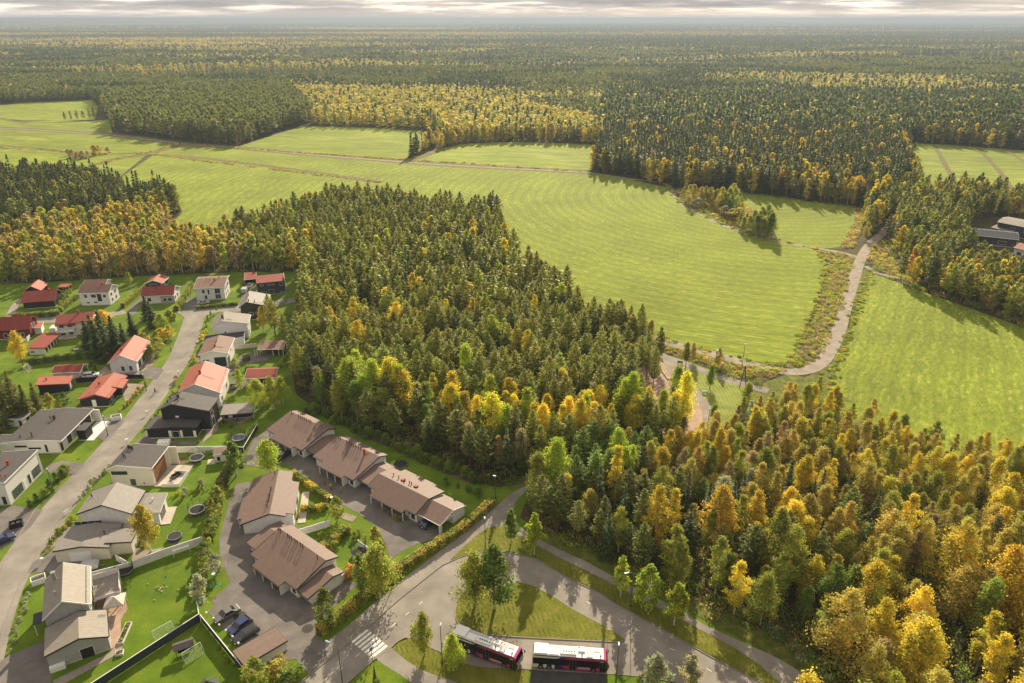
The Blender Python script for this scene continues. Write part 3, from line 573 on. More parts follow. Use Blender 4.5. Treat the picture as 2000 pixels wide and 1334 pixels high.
window(b,'G0',7.6,3.2,3.4,.75,fr=M_DFASC,mull=3);window(b,'G0',5.0,.3,1.0,1.5,fr=M_DFASC,glass=M_GLASSG);window(b,'G0',2.6,.6,.5,.4,fr=M_WHITEP)
p,q=place(b,'E0',3.9,0); m=MB(); m.box(-2.9,2.9,.003,.04,.3,4.3); m.build('wood_cladding',W_WOOD,r,p,q)
window(b,'E0',2.3,.35,2.4,2.3,fr=M_DFASC,mull=2); MB().box(b.L-.3,b.L,-1.8,.1,0,4.9).build('side_fin',W_CREAM,r,b.loc,b.rz)
dk=b
MB().box(-.3,b.L-1,-5.4,.2,0,.32).build('terrace',M_DECKL,r,b.loc,b.rz)
m=MB(); m.box(-.3,4.6,-5.5,-5.4,0,1.1); m.box(4.5,4.6,-5.4,-2.5,0,1.1); m.box(-.4,-.3,-5.5,-1.5,0,.9); m.build('terrace_railing',M_FASC,r,b.loc,b.rz)
r=root((240,1025),'detached_house','white two-storey house with a pale grey bent roof behind the golden weeping birch','house',HG)
b=block(r,(257,1003),(284,958),[(198,986),(149,1004)],4.6,W_WHITE,R_GREY,fasc=M_DFASC,gov=.3)
window(b,'G0',9.0,2.4,5.4,.8,fr=M_WHITEP,mull=4);window(b,'G0',3.2,1.2,.9,.8,fr=M_DFASC);window(b,'G0',7.2,.6,1,.3,fr=M_DFASC);window(b,'G0',5.8,.6,1.0,.3,fr=M_DFASC)
vent(b,5.2,9.6,M_CHIMD,.5)
b=block(r,(312,1000),(327,963),[('m',6.2,4.2)],3.5,W_WHITE,R_GREY,fasc=M_FASC,gov=.3,gutter=False); vent(b,4,2.2,M_WHITEP,.5)
p,q=place(b,'E0',3.2,0); m=MB(); m.box(-3,3,0,1.9,.02,.16); m.build('terrace',M_DECKL,r,p,q); window(b,'E0',3,.3,3.2,2.2,fr=M_DFASC,mull=3)
r2=root((177,1040),'entrance_canopy','small dark flat-roofed porch box against the white house with the pale bent roof','porch')
b=block(r2,(190,1033),(193,1024),[('m',3.2,2.8)],2.8,W_WHITE,R_BLACK,gutter=False,ov=.1,gov=.1); door(b,'G0',1.5,0,.9,2.0)
r=root((180,1100),'garage','cream garage with grey roof and recessed corner beside the long white fence','garage')
A,u,L_=frame((212,1069),(240,1010),3.0)
b=block(r,(212,1069),(240,1022),[('m',5,3.7),('m',10.4,3.0)],3.0,W_CREAM,R_GREY,fasc=M_DFASC,gov=.2,ov=.2); vent(b,4,2.2,M_CHIMD,.6)
door(b,'G0',5.7,0,3.9,2.2,M_WHITEP,'garage_door')
A,u,L_=frame((256,1058),(268,1032),3.0); b2=block(r,(256,1058),(270,1030),[('m',4.9,3.3)],3.0,W_CREAM,R_GREY,fasc=M_DFASC,gov=.2,ov=.2)
r=root((130,1210),'detached_house','cream two-storey house with a steep pale grey roof, balcony and metal chimney','house',HG)
b=block(r,(176.4,1179.6),(175.8,1105.8),[(120,1173.6),(81.6,1212)],5.2,W_GREY,R_BEIGE,gov=.3,ov=.35); snowrail(b,.5); chimney(b,7.9,5.2,M_METAL,.55,1.6); vent(b,3.3,4.9,M_METAL,.6)
for x in (2,5,8): window(b,'E0',x,3.1,1.4,1.4); window(b,'E0',x,.4,1.7,2.1)
m=MB(); m.box(4.2,9.6,-4.2,.0,2.5,2.7); m.build('balcony',M_DECK,r,b.loc,b.rz); m=MB(); m.box(4.1,9.7,-4.3,-4.2,2.3,3.6); m.box(9.6,9.7,-4.2,-.1,2.3,3.8); m.box(4.1,4.2,-4.2,-.1,2.3,2.9); m.build('balcony_railing',M_FASC,r,b.loc,b.rz)
for x,y in ((4.3,-4.1),(9.5,-4.1)): MB().box(x-.08,x+.08,y-.08,y+.08,0,2.3).build('post',M_FASC,r,b.loc,b.rz)
m=MB(); m.box(2.4,5.2,7.2,9.2,2.6,2.75); m.build('porch_roof',R_BLACK,r,b.loc,b.rz); MB().box(2.5,2.62,9.0,9.12,0,2.6).build('post',M_FASC,r,b.loc,b.rz)
r=root((150,1295),'garage','cream gabled garage with open doorway, nearest building in the bottom left corner','garage')
b=block(r,(212,1242.6),(208,1191),[(154,1246.6),(86,1282.5)],3.0,W_GREY,R_BEIGE,gov=.2,ov=.2,fasc=M_DFASC); ladder(b,5.2,1.2,.2)
door(b,'G0',3.5,0,1.9,2.1,M_DMETAL,'garage_door'); p,q=place(b,'G0',7.9,0); m=MB(); m.box(-1.1,1.1,.02,.75,.0,1.0); m.build('heat_pump',M_WHITEP,r,p,q)  # dark door panel stands in for the shade inside the open doorway
r=root((0,960),'detached_house','tall white house with dark mono-pitch roof cut off by the left edge','house',HG)
b=block(r,(7,943),(73,878),[('m',8,5.6)],6.0,W_BRIGHT,R_DARK,gov=.15,ov=.15); chimney(b,7.2,3.2,M_CHIMR,.4,1.1); vent(b,2.6,2.2,M_CHIMR,.5);vent(b,2.4,1.0,M_CHIMR,.4)
window(b,'E0',3.4,.5,3.4,2.0,fr=M_DFASC,glass=M_GLASSG,mull=3);window(b,'E0',10.7,.6,2.8,2.0,fr=M_DFASC,glass=M_GLASSG,mull=2);window(b,'E0',7.9,.5,.6,2,fr=M_DFASC);window(b,'E0',6.3,.2,1,2.1,fr=M_WHITEP,glass=M_WHITEP);window(b,'G0',1.2,.4,.6,1.8,fr=M_DFASC)
window(b,'G0',4.5,1,2,1.4)
r=root((70,880),'detached_house','low cream-white modern house under a big charcoal roof with a white carport front','house',HG)
b=block(r,(119,861),(183,798),[('m',6.5,4.0),('m',14.0,3.5)],3.7,W_BRIGHT,R_DARK,gov=.3,ov=1.0,wx=None); chimney(b,10.0,6.9,M_CHIMD,.5,1.0);vent(b,10.2,8.0,M_CHIMD,.8);vent(b,2.3,8.2,M_CHIMD,.8);vent(b,1.6,10.6,M_CHIMD,.5);vent(b,1.5,7.6,M_CHIMD,.3)
window(b,'G0',10.2,1.9,2.8,.35,fr=M_DFASC);window(b,'G0',7.0,1.3,2.8,.35,fr=M_DFASC);window(b,'G0',4.2,.5,.4,1.9,fr=M_DFASC)
window(b,'E0',4.7,.4,1.5,2.0,fr=M_DFASC,glass=M_GLASSG);window(b,'E0',1.2,.3,.7,2,fr=M_DFASC)
m=MB(); m.box(6.2,9.4,-2.2,-.2,0,2.9); m.build('entrance_box',W_BLACK,r,b.loc,b.rz); MB().box(5.9,9.8,-2.6,-.3,2.903,3.05).build('entrance_roof',R_DARK,r,b.loc,b.rz)
m=MB(); m.box(b.L-.35,b.L-.05,-1.4,.6,0,3.5); m.box(5.9,b.L-.4,-4.0,-.2,.05,.1); m.build('carport_fin',W_BRIGHT,r,b.loc,b.rz)
window(b,'E0',12.6,.05,4.4,2.7,fr=M_DFASC,glass=M_DMETAL,name='carport_opening')  # dark pane stands in for the shade inside the carport
b=block(r,(18,866),(40,848),[('m',5,3.3)],3.5,W_BRIGHT,R_DARK,gov=.2,ov=.2)
r=root((30,835),'garden_cabin','small white cabin with a flat dark roof behind the big charcoal-roofed house','cabin')
b=block(r,(44,818),(59,806),[('m',4.8,2.6)],2.6,W_BRIGHT,R_DARK,gov=.15,ov=.15,gutter=False); window(b,'G0',3.4,1.6,1.3,.3,fr=M_DFASC);window(b,'G0',1.0,.1,.6,1.7,fr=M_DFASC);window(b,'E0',2,1,1,.9,fr=M_DFASC); chimney(b,2,4.2,M_METAL,.25,1.0); vent(b,1.5,2,M_CHIMD,.5)
r=root((185,797),'detached_house','black low house with a stepped salmon-red tile roof beside the street','house',HG)
b=block(r,(212,777),(248,734),[(185,770),(150,781)],2.9,W_BLACK,R_PINK,fasc=M_CHIMR); snowrail(b,.4,M_CHIMR); chimney(b,6.9,4.9,M_CHIMR,.45,.7); vent(b,2,5.6,M_METAL,.5); ladder(b,5.2,4.6,3.9,M_CHIMR)
window(b,'G0',4.2,.2,.9,2.0,glass=M_WHITEP);window(b,'E0',3,.8,1.2,1.2);window(b,'E0',11,.2,1.4,2.0)
b=block(r,(239,758),(250,741),[('m',2.6,3.5)],2.7,W_BLACK,R_PINK,fasc=M_CHIMR,walls=True)
r=root((105,768),'outbuilding','black outbuilding with flat pale red roof beside the big dark spruces','outbuilding')
b=block(r,(135,749),(142,733),[(68,752)],2.9,W_BLACK,R_PINK,fasc=M_CHIMR); chimney(b,3,6.0,M_CHIMR,.3,.6); door(b,'E0',2.5,0,1.4,2.1,M_WHITEP)
r=root((130,740),'garage','white garage with a red ridge roof and an open end gable','garage')
b=block(r,(157,726),(100,729),[('m',-2.7,3.7),('m',-5.4,2.7)],2.6,W_WHITE,R_RED,wx=(1.6,7.6)); posts(b,(.2,),.3,2.5); posts(b,(.2,),5.0,2.5)
r=root((245,723),'detached_house','white bungalow with a bright salmon-red gable roof beside the street bend','house',HG)
b=block(r,(267,706),(294.6,667),[(233,693),(209,710)],3.7,W_WHITE,R_PINK); snowrail(b,.4,M_CHIMR); chimney(b,3.5,4.8,M_CHIMR,.4,.9)
window(b,'G0',2.2,.7,.9,1.5,glass=M_GLASSG);window(b,'G0',4.4,.7,.9,1.5,glass=M_GLASSG)
for x in (2.6,3.8,6.6,7.8,10.4,12): window(b,'E0',x,.5,.8,1.9,fr=M_DFASC)
r=root((70,692),'carport','carport with a plain red roof and posts, white end wall, beside the dark hedge','carport')
b=block(r,(87,679),(117,651),[(52,679)],2.5,W_WHITE,R_RED,fasc=M_CHIMR,wx=(.3,11.0),wy=(3.0,4.9)); posts(b,(.4,2.4,4.4,6.4,8.4,10.6),.3,2.4); MB().box(.3,.45,.3,3.0,0,2.3).build('end_wall',W_WHITE,r,b.loc,b.rz); window(b,'G0',4,1,1,.25,fr=M_DFASC)
r=root((140,657),'detached_house','white two-storey house with a red roof and a front balcony, left of the tall spruces','house',HG)
b=block(r,(180,626),(107,634),[('m',-4.6,6.3),('m',-8.6,4.9)],4.8,W_WHITE,R_RED,fasc=M_CHIMR,ov=.6); chimney(b,4.6,4.7,M_CHIMR,.45,1.0)
for x in (7,9.5): window(b,'E0',x,3.2,1.4,1.0); window(b,'E0',x,.5,1.6,1.5)
window(b,'E0',3,1,1,2.6); m=MB(); m.box(5.6,b.L-.3,.6-2.0+.6,.55,2.4,2.55); m.build('balcony',M_DECK,r,b.loc,b.rz)
m=MB(); m.box(5.6,b.L-.3,1.9,2.0,2.3,3.3) if b.s<0 else None; m.box(5.6,5.7,.5,1.9,2.3,3.3); m.build('balcony_railing',W_WHITE,r,b.loc,b.rz)
for x in (5.7,8,b.L-.4): MB().box(x-.07,x+.07,1.85,1.99,0,2.3).build('post',M_FASC,r,b.loc,b.rz)
m=MB(); m.box(5.4,b.L-.2,-.6,2.1,.02,.2); m.build('terrace',M_CONC,r,b.loc,b.rz)
b=block(r,(146,634),(107,636.5),[('m',-4,5.4)],4.0,W_WHITE,R_RED,fasc=M_CHIMR,walls=False)
r=root((30,660),'detached_house','red ochre boarded house with a dark red ridge roof at the left edge','house',HG)
b=block(r,(58,642),(-20,646.5),[(61,616),(74,621)],3.6,W_RED,R_RED,fasc=M_CHIMR); chimney(b,4.3,3.4,M_CHIMR,.45,1.0); chimney(b,2.4,4.2,M_CHIMR,.35,.6)
for y in (2.6,4.2): window(b,'G0',y,3.1,.6,1.2)
for x in (3,5,8): window(b,'E0',x,.8,1.1,1.3)
m=MB(); m.box(.6,4.6,.1,2.3,.02,.3); m.build('porch_deck',M_DECK,r,b.loc,b.rz); m=MB(); m.box(.6,4.6,2.3,2.38,.02,1.1); m.box(.5,.6,.1,2.38,.02,1.6); m.build('porch_railing',M_FASC,r,b.loc,b.rz)
r=root((77,652),'garden_shed','small white shed with a pale red roof against the red ochre house','shed')
b=block(r,(80,640),(85,629),[('m',3.4,3.0)],2.4,W_WHITE,R_PINK,fasc=M_FASC,gutter=False,ov=.2)
r=root((518,695),'carport','open carport with a mottled dark brown roof and white posts below the garden pines','carport')
b=block(r,(553,681),(503,682.5),[('m',-5.2,3.3)],2.6,W_BLACK,R_BROWN2,fasc=M_FASC,walls=False); posts(b,(.3,1.6,3.4,8.3,9.0),.4,2.4); m=MB(); m.box(.3,b.L-.3,-5.0,-4.9,0,3); m.box(.2,.3,-4.9,-.5,0,2.4); m.build('back_wall',W_NAVY,r,b.loc,b.rz)
r=root((510,745),'garage','white garage with a red tile roof behind the round green garden trees','garage')
b=block(r,(538,737),(477,739),[('m',-3.6,3.9),('m',-4.6,3.6)],2.7,W_WHITE,R_PINK,fasc=M_FASC,ov=.6); door(b,'E0',6.9,0,3.0,2.2,M_WHITEP,'garage_door'); window(b,'E0',3.6,0.05,2.2,2.1,glass=M_DMETAL,name='open_doorway'); snowrail(b,.4,M_CHIMR)  # the doorway is a dark pane coloured for the shade inside
r=root((475,830),'garden_pavilion','black garden pavilion with a flat grey roof beside the black house lawn','pavilion')
b=block(r,(492,806),(498,785),[('m',8.0,2.7)],2.6,W_BLACK,R_GREY,fasc=M_DFASC,gutter=False,wx=(2.2,5.0)); posts(b,(.3,),.3,2.4,M_DFASC,.25); posts(b,(.3,),4.0,2.4,M_DFASC,.25); posts(b,(.3,),7.5,2.4,M_DFASC,.25); window(b,'G0',6,.6,.9,1.3,glass=M_WHITEP)
r=root((435,900),'playhouse','white garden playhouse with a brown and beige roof by the trampoline','playhouse')
b=block(r,(447,885),(449,871),[('m',1.4,2.35),('m',3.6,2.2)],2.2,W_WHITE,R_BROWN,gutter=False,ov=.15,gov=.15); window(b,'G0',2.5,.5,.5,.9,fr=M_DFASC); MB().box(-.5,1.8,3.4,5.2,0,.15).build('deck',M_DECKL,r,b.loc,b.rz)
r=root((545,1290),'bin_shelter','low boarded waste shelter with a flat brown roof beside the parked cars','shelter')
b=block(r,(561.6,1250.6),(537.8,1224),[('m',7.6,2.4)],2.2,W_WHITE,R_BROWN,gutter=False,ov=.25,gov=.2,fasc=M_DFASC)
p,q=place(b,'E0',2.0,1.0); MB().box(-1.8,1.8,.01,.06,0,.18).build('vent_slot',M_DMETAL,r,p,q)
# far houses at the right edge of the wood
FG='houses in the wood at the right edge'
r=root((1950,480),'detached_house','long dark house with a plum-brown roof in the right-hand wood','house',FG)
b=block(r,(1990,468),(1893,458),[('m',-5,6.0),('m',-9,5.5)],4.2,W_DARK,R_BLACK); window(b,'E0',6,1,3,1.5)
r=root((1980,450),'detached_house','slate house with a beige roof and white corner trim, farthest house in the right-hand wood','house',FG)
b=block(r,(2020,447),(1948,433),[('m',-5,7.2),('m',-12,6.5)],5.8,W_NAVY,R_BEIGE)
for x in (3,9): window(b,'E0',x,3,2,1.2)
r=root((1940,458),'outbuilding','narrow outbuilding with a brown-grey roof between the two larger houses of the right-hand wood','outbuilding')
b=block(r,(1975,452),(1936,444),[('m',-5,3.6)],3,W_DARK,R_BROWN)
r=root((1992,500),'detached_house','white house with pale pink roof, nearest house in the right-hand wood','house',FG)
b=block(r,(2015,492),(1980,483),[('m',-4,5.6),('m',-8,4.2)],4.0,W_WHITE,R_PINK); window(b,'E0',5,1,2,1.3)
# terraced rows
def seg(root_,org,ang,s0,s1,P,wall=W_WHITE,wn=.6,wf=.4,e0=0,e1=0,walls=True,gutter=True,fasc=M_DFASC,verge=(1,1)):
    return block(root_,verge=verge,fr=(org[0],org[1],ang,P[0][0]),L=s1-s0,x0=s0,pr=[('m',p[0],p[1]) for p in P[1:]],he=P[0][1],wall=wall,roof=R_BROWN,walls=walls,gutter=gutter,fasc=fasc,
                 wx=(s0+e0,s1-e1),wy=(P[0][0]+(wn if P[-1][0]>P[0][0] else -wn),P[-1][0]-(wf if P[-1][0]>P[0][0] else -wf)))
def unit(r,org,ang,rd,rh,pn,pf,segs,far,front=True):
    """one terraced dwelling: one ridge, eaves stepping in and out"""
    B=[]
    for (s0,s1,dn,df,e0,e1,wn) in segs:
        P=[(-dn,rh-pn*abs(rd-dn)),(-rd,rh),(-df,rh-pf*abs(df-rd))]
        B.append(seg(r,org,ang,s0,s1,P,wn=wn,e0=e0,e1=e1,verge=(e0>0,e1>0)))
    return B
row1=root((700,960),'terraced_houses','long stepped row of three white terraced houses with brown roofs along the wood','terraced houses')
O1=(-50.2,146.1);A1=143
def u_xy(o,a,s): return (o[0]+math.cos(R(a))*s,o[1]+math.sin(R(a))*s)
for k,o in enumerate((O1,(-35.4,134.0))):
    B=unit(row1,o,A1,7.9,4.6,.235,.36,[(0,2.9,-.3,10.4,.3,0,.6),(2.9,11,-1.2,10.4,0,0,2.2),(11,14.8,.3,10.4,0,.3,.5)],None)
    window(B[0],'E0',1.4,.6,.8,1.3,M_DFASC); window(B[0],'E0',2.4,1.5,.3,.3,M_DFASC); window(B[1],'E0',4.4,.4,1.4,1.7,M_DFASC); window(B[1],'E0',9.4,.2,1.6,2.0,M_DFASC); door(B[1],'E0',7,0.05,.9,2.0,M_DMETAL)
    posts(B[1],(3.05,5.6,8.3,10.9),-1.0,2.35,M_FASC,.18); MB().box(2.95,3.1,-.6,1.1,0,2.4).build('porch_fin',M_FASC,row1,B[1].loc,B[1].rz)
    for s in ((13.3,) if k==0 else (13.6,12.9)): vent(B[2],s,7.3,M_CHIMD,.85,.08)
    for s in (10.4,9.7,8.9,8.1,7.3,6.3,5.6): vent(B[1],s,7.2,M_CHIMD,.9,.08)
    if k==0: vent(B[0],1.4,7.2,M_CHIMD,.9,.08)
    else: chimney(B[1],3.7,6.6,M_CHIMR,.35,1.5); ladder(B[1],3.4,6.4,7.6,M_CHIMR)
    window(B[1],'E1',5,.5,2,1.8,M_DFASC); window(B[1],'E1',9,.5,2,1.8,M_DFASC)
    # lower link towards the next house
    c=seg(row1,o,A1,-4.2,-.003,[(-.9,2.2),(-6.4,3.15),(-9.2,2.5)],e0=.0,e1=.0,wn=2.6)
o=(-20.0,121.6)
B=unit(row1,o,A1,4.0,4.3,.36,.2,[(0,2.9,-.2,8.8,.3,0,.6),(2.9,12.9,-1.2,9.8,0,0,2.0),(12.9,15.2,.5,8.4,0,.3,.5)],None)
window(B[0],'E0',1.4,.6,.8,1.3,M_DFASC); window(B[0],'E0',2.4,1.5,.3,.3,M_DFASC); window(B[1],'E0',5,.4,1.4,1.6,M_DFASC); window(B[1],'E0',9.5,.4,1.6,1.6,M_DFASC); door(B[1],'E0',7.2,.05,.9,1.9,M_DMETAL)
posts(B[1],(3.05,6.2,9.3,12.7),-1.0,2.1,M_FASC,.18)
for s,d in ((12.2,5.6),(10.6,5.6),(8.7,5.6),(7.3,5.6),(6.7,5.6)): vent(B[1],s,d,M_CHIMR,.6,.1)
for s in (9.3,5.4): m=MB(); m.box(s-.4,s+.4,-6.0,-5.3,B[1].H(-5.6)-.02,B[1].H(-5.6)+.35); m.build('roof_hatch',M_CHIMR,row1,B[1].loc,B[1].rz)
g4=block(row1,fr=(-14.7,118.2,A1,0),L=6.2,pr=[('m',-4.1,3.75),('m',-8.2,2.6)],he=2.5,roof=R_BROWN,wall=W_WHITE,gov=.3,wy=(-4.2,-7.9)); posts(g4,(.3,),.35,2.3,W_WHITE,.5); m=MB(); m.box(.25,.4,-4.2,-.6,2.1,2.6); m.box(5.8,6.0,-4.2,-.4,0,2.4); m.build('garage_opening_wall',W_WHITE,row1,g4.loc,g4.rz)
seg(row1,o,A1,-1.2,-.003,[(-1,2.4),(-4,3.4),(-8.2,2.7)],wn=1)
row2=root((520,1090),'terraced_houses','angled pair of white terraced houses with brown roofs around the asphalt yard','terraced houses')
o=(-44.8,119.9)
def v1(s0,s1,dl,dr,e0,e1,wn): return seg(row2,o,100,s0,s1,[(-dl,4.8-.33*abs(dl+4.8)),(4.8,4.8),(-dr,4.8-.33*abs(dr+4.8))],wn=wn,e0=e0,e1=e1,verge=(e0>0,e1>0))
B=[v1(0,1.0,-10.9,-1.8,.3,0,.5),v1(1.0,2.2,-10.9,-.2,0,0,.5),v1(2.2,11.3,-11.9,-.2,0,0,1.9),v1(11.3,12.4,-10.4,-.2,0,0,.5),v1(12.4,15.8,-10.4,-1.8,0,.3,.5)]
posts(B[2],(2.4,5.2,8.2,11.1),-11.6,2.2,M_FASC,.18)
for s in (2.6,4.2,5.0,5.8,6.6,8.0,8.8): vent(B[2],s,-5.6,M_CHIMD,.55,.09)
vent(B[4],14.2,-5.4,M_CHIMD,.6,.09); window(B[2],'E1',4,.4,2,1.9,M_DFASC); window(B[2],'E1',8.5,.4,2,1.9,M_DFASC); window(B[0],'G0',-3.4+0,.4,.1,.1,M_WHITEP)
m=MB(); m.box(2,13,-1.6,.0,.02,.16); m.build('terrace',M_DECKL,row2,B[2].loc,B[2].rz)
o=(-39.0,100.1);A2=141
B=unit(row2,o,A2,6.7,4.7,.29,.33,[(0,3.4,-.2,9.5,.3,0,.5),(3.4,12.1,-1.5,9.5,0,0,2.2),(12.1,14.8,-.1,9.5,0,.3,.5)],None)
window(B[0],'E0',1.6,.6,.7,1.4,M_DFASC); window(B[0],'E0',2.6,1.6,.3,.3,M_DFASC); window(B[1],'E0',5.2,.4,1.6,1.6,M_DFASC); window(B[1],'E0',10,.4,1.6,1.6,M_DFASC); door(B[1],'E0',7.6,.05,.9,1.95,M_DMETAL)
posts(B[1],(3.55,6.2,9.2,11.9),-1.3,2.1,M_FASC,.18); MB().box(3.45,3.6,-.4,1.4,0,2.2).build('porch_fin',M_FASC,row2,B[1].loc,B[1].rz)
for s in (11.2,10.6,9.9,8.8,8.1,7.0,6.3): vent(B[1],s,6.2,M_CHIMD,.8,.08)
for s in (14.1,13.5): vent(B[2],s,6.2,M_CHIMD,.8,.08)
vent(B[0],1.6,6.0,M_CHIMD,.8,.08)
seg(row2,o,A2,-3.1,-.003,[(-.0,2.2),(-5.8,3.3),(-8.2,2.7)],wn=.9,e0=.3)
seg(row2,o,A2,14.803,19.0,[(-1.6,2.2),(-6.6,3.1),(-9.6,2.5)],wn=.6); 
# ------------------------------------------------------------------ vegetation: meshes of many small leaf faces round real branches
rng=np.random.default_rng(7); random.seed(7)
def leafmat(name,trans=.35,default=(.1,.12,.03),rough=.6):
    m=bpy.data.materials.new(name); m.use_nodes=True; t=m.node_tree; t.nodes.clear()
    o=N(t,'ShaderNodeOutputMaterial'); at=N(t,'ShaderNodeAttribute',attribute_type='INSTANCER',attribute_name='tint'); av=N(t,'ShaderNodeAttribute',attribute_type='GEOMETRY',attribute_name='leafvar')
    v=N(t,'ShaderNodeVectorMath',operation='MULTIPLY'); t.links.new(at.outputs['Color'],v.inputs[0]); t.links.new(av.outputs['Vector'],v.inputs[1])
    d=N(t,'ShaderNodeBsdfPrincipled'); d.inputs['Roughness'].default_value=rough; d.inputs['Specular IOR Level'].default_value=.25
    tr=N(t,'ShaderNodeBsdfTranslucent'); mx=N(t,'ShaderNodeMixShader'); mx.inputs[0].default_value=trans
    t.links.new(v.outputs[0],d.inputs['Base Color']); t.links.new(v.outputs[0],tr.inputs['Color']); t.links.new(d.outputs[0],mx.inputs[1]); t.links.new(tr.outputs[0],mx.inputs[2]); t.links.new(mx.outputs[0],o.inputs[0]); return m
L_LEAF=leafmat('leaves',.5); L_NEEDLE=leafmat('needles',.32)
def leafmesh(name,cen,nrm,size,asp,var,m,droop=None):
    """cen (n,3) centres, nrm (n,3) normals, size (n,), asp length/width, var (n,3) colour factors. one diamond face per leaf clump"""
    n=len(cen); nrm=nrm/np.linalg.norm(nrm,axis=1,keepdims=True)
    r=rng.normal(size=(n,3)) if droop is None else droop+rng.normal(size=(n,3))*.25
    a=r-(r*nrm).sum(1,keepdims=True)*nrm; a/=np.linalg.norm(a,axis=1,keepdims=True)+1e-9; b=np.cross(nrm,a)
    s=size[:,None]; V=np.stack([cen-a*s*asp*.5,cen+b*s*.42-a*s*.05,cen+a*s*asp*.5,cen-b*s*.42+a*s*.08],1).reshape(-1,3)
    me=bpy.data.meshes.new(name); me.vertices.add(n*4); me.vertices.foreach_set('co',V.astype(np.float32).ravel())
    me.loops.add(n*4); me.loops.foreach_set('vertex_index',np.arange(n*4,dtype=np.int32)); me.polygons.add(n)
    me.polygons.foreach_set('loop_start',np.arange(0,n*4,4,dtype=np.int32)); me.update(calc_edges=True)
    at=me.attributes.new('leafvar','FLOAT_VECTOR','FACE'); at.data.foreach_set('vector',var.astype(np.float32).ravel()); me.materials.append(m); me.validate(); return me
def mkvar(n,amp=.3,hue=.12,clump=None):
    hue=hue*.7
    k=1+rng.normal(size=n)*amp*.5; k=np.clip(k,.45,1.7)
    h=rng.normal(size=n)*hue
    if clump is not None: k=k*clump[:,0]; h=h+clump[:,1]
    return np.stack([k*(1+h),k,k*(1-.5*h)],1)
def broad(name,h=14,r=2.4,base=.3,nclump=70,per=60,leaf=.28,narrow=.62,spread=.5,droopy=False,seed=0):
    """birch / aspen / rowan crown: leaf clumps at branch ends, gaps between them"""
    g=np.random.default_rng(seed); C_=[];V_=[];Nn=[]
    ph=g.uniform(0,6.28,4)
    for i in range(nclump):
        t=g.uniform(0,1)**.85; z=h*(base+(1-base)*t)
        rr=r*(np.sin(np.pi*min(1,(t*.93+.09)**narrow)))**.75
        a=g.uniform(0,2*PI); rr*=(.72+.28*np.sin(a*2+ph[0]+t*4)+.16*np.sin(a*3+ph[1]-t*7)); q=g.uniform(.45,1.0)
        c=np.array([np.cos(a)*rr*q,np.sin(a)*rr*q,z]); s=spread*g.uniform(.7,1.25)*(1-.45*t)*r/2.4
        p=g.normal(size=(per,3))*np.array([s,s,s*(1.25 if droopy else .85)]); 
        if droopy: p[:,2]-=np.abs(g.normal(size=per))*s*.9
        C_.append(c+p); V_.append(np.tile([[g.uniform(.72,1.25),g.normal()*.08]],(per,1)))
        d=p*.9+np.array([c[0],c[1],0])*.25+g.normal(size=(per,3))*.75; d[:,2]+=.25; Nn.append(d)
    cen=np.concatenate(C_); cen[:,2]=np.clip(cen[:,2],h*base*.55,h*1.02); n=len(cen)
    return leafmesh(name,cen,np.concatenate(Nn),leaf*g.uniform(.65,1.35,n),1.25,mkvar(n,.32,.1,np.concatenate(V_)),L_LEAF,np.array([0,0,-1.]) if droopy else None)
def conif(name,h=14,r=2.2,base=.3,whorls=22,br=7,per=16,leaf=.3,kind='pine',seed=0):
    g=np.random.default_rng(seed); C_=[];V_=[];Nn=[];Dr=[]
    for w_ in range(whorls):
        t=(w_+g.uniform(0,.6))/whorls; z=h*(base+(1-base)*t)
        if kind=='pine': R_=r*(1-t**1.7)**.75*(.45+.55*min(1,t/.22))*g.uniform(.75,1.12); up=.35+.5*t
        else: R_=r*(1-t)**.85*g.uniform(.85,1.08); up=-.38+.45*t
        nb=max(3,int(br*(1 if kind=='pine' else (1-.45*t)))); a0=g.uniform(0,6.28)
        for k in range(nb):
            a=a0+2*PI*k/nb+g.normal()*.25; L=R_*g.uniform(.7,1.15); m_=max(3,int(per*L/r)+3)
            u=g.uniform(.25 if kind=='pine' else .12,1.02,m_); side=g.normal(size=m_)*(.16 if kind=='pine' else .13)*L*(.4+u*.6)
            dz=up*L*u*(u if kind=='pine' else 1)+(0.12*L*u**2 if kind!='pine' else 0)+g.normal(size=m_)*(.13 if kind=='pine' else .05)
            x=np.cos(a)*L*u-np.sin(a)*side; y=np.sin(a)*L*u+np.cos(a)*side
            C_.append(np.stack([x,y,z+dz],1)); V_.append(np.tile([[g.uniform(.75,1.22),g.normal()*.05]],(m_,1)))
            d=g.normal(size=(m_,3))*(.8 if kind=='pine' else .45); d[:,2]+=.75; Nn.append(d)
            Dr.append(np.tile([[np.cos(a),np.sin(a),up]],(m_,1)))
    m_=26; C_.append(np.stack([g.normal(size=m_)*.1,g.normal(size=m_)*.1,h*g.uniform(.93,1.03,m_)],1)); V_.append(np.tile([[1.1,0]],(m_,1))); d=g.normal(size=(m_,3)); Nn.append(d); Dr.append(np.tile([[0,0,1.]],(m_,1)))
    cen=np.concatenate(C_); n=len(cen)
    return leafmesh(name,cen,np.concatenate(Nn),leaf*g.uniform(.7,1.3,n),1.9,mkvar(n,.18,.05,np.concatenate(V_)),L_NEEDLE,np.concatenate(Dr))
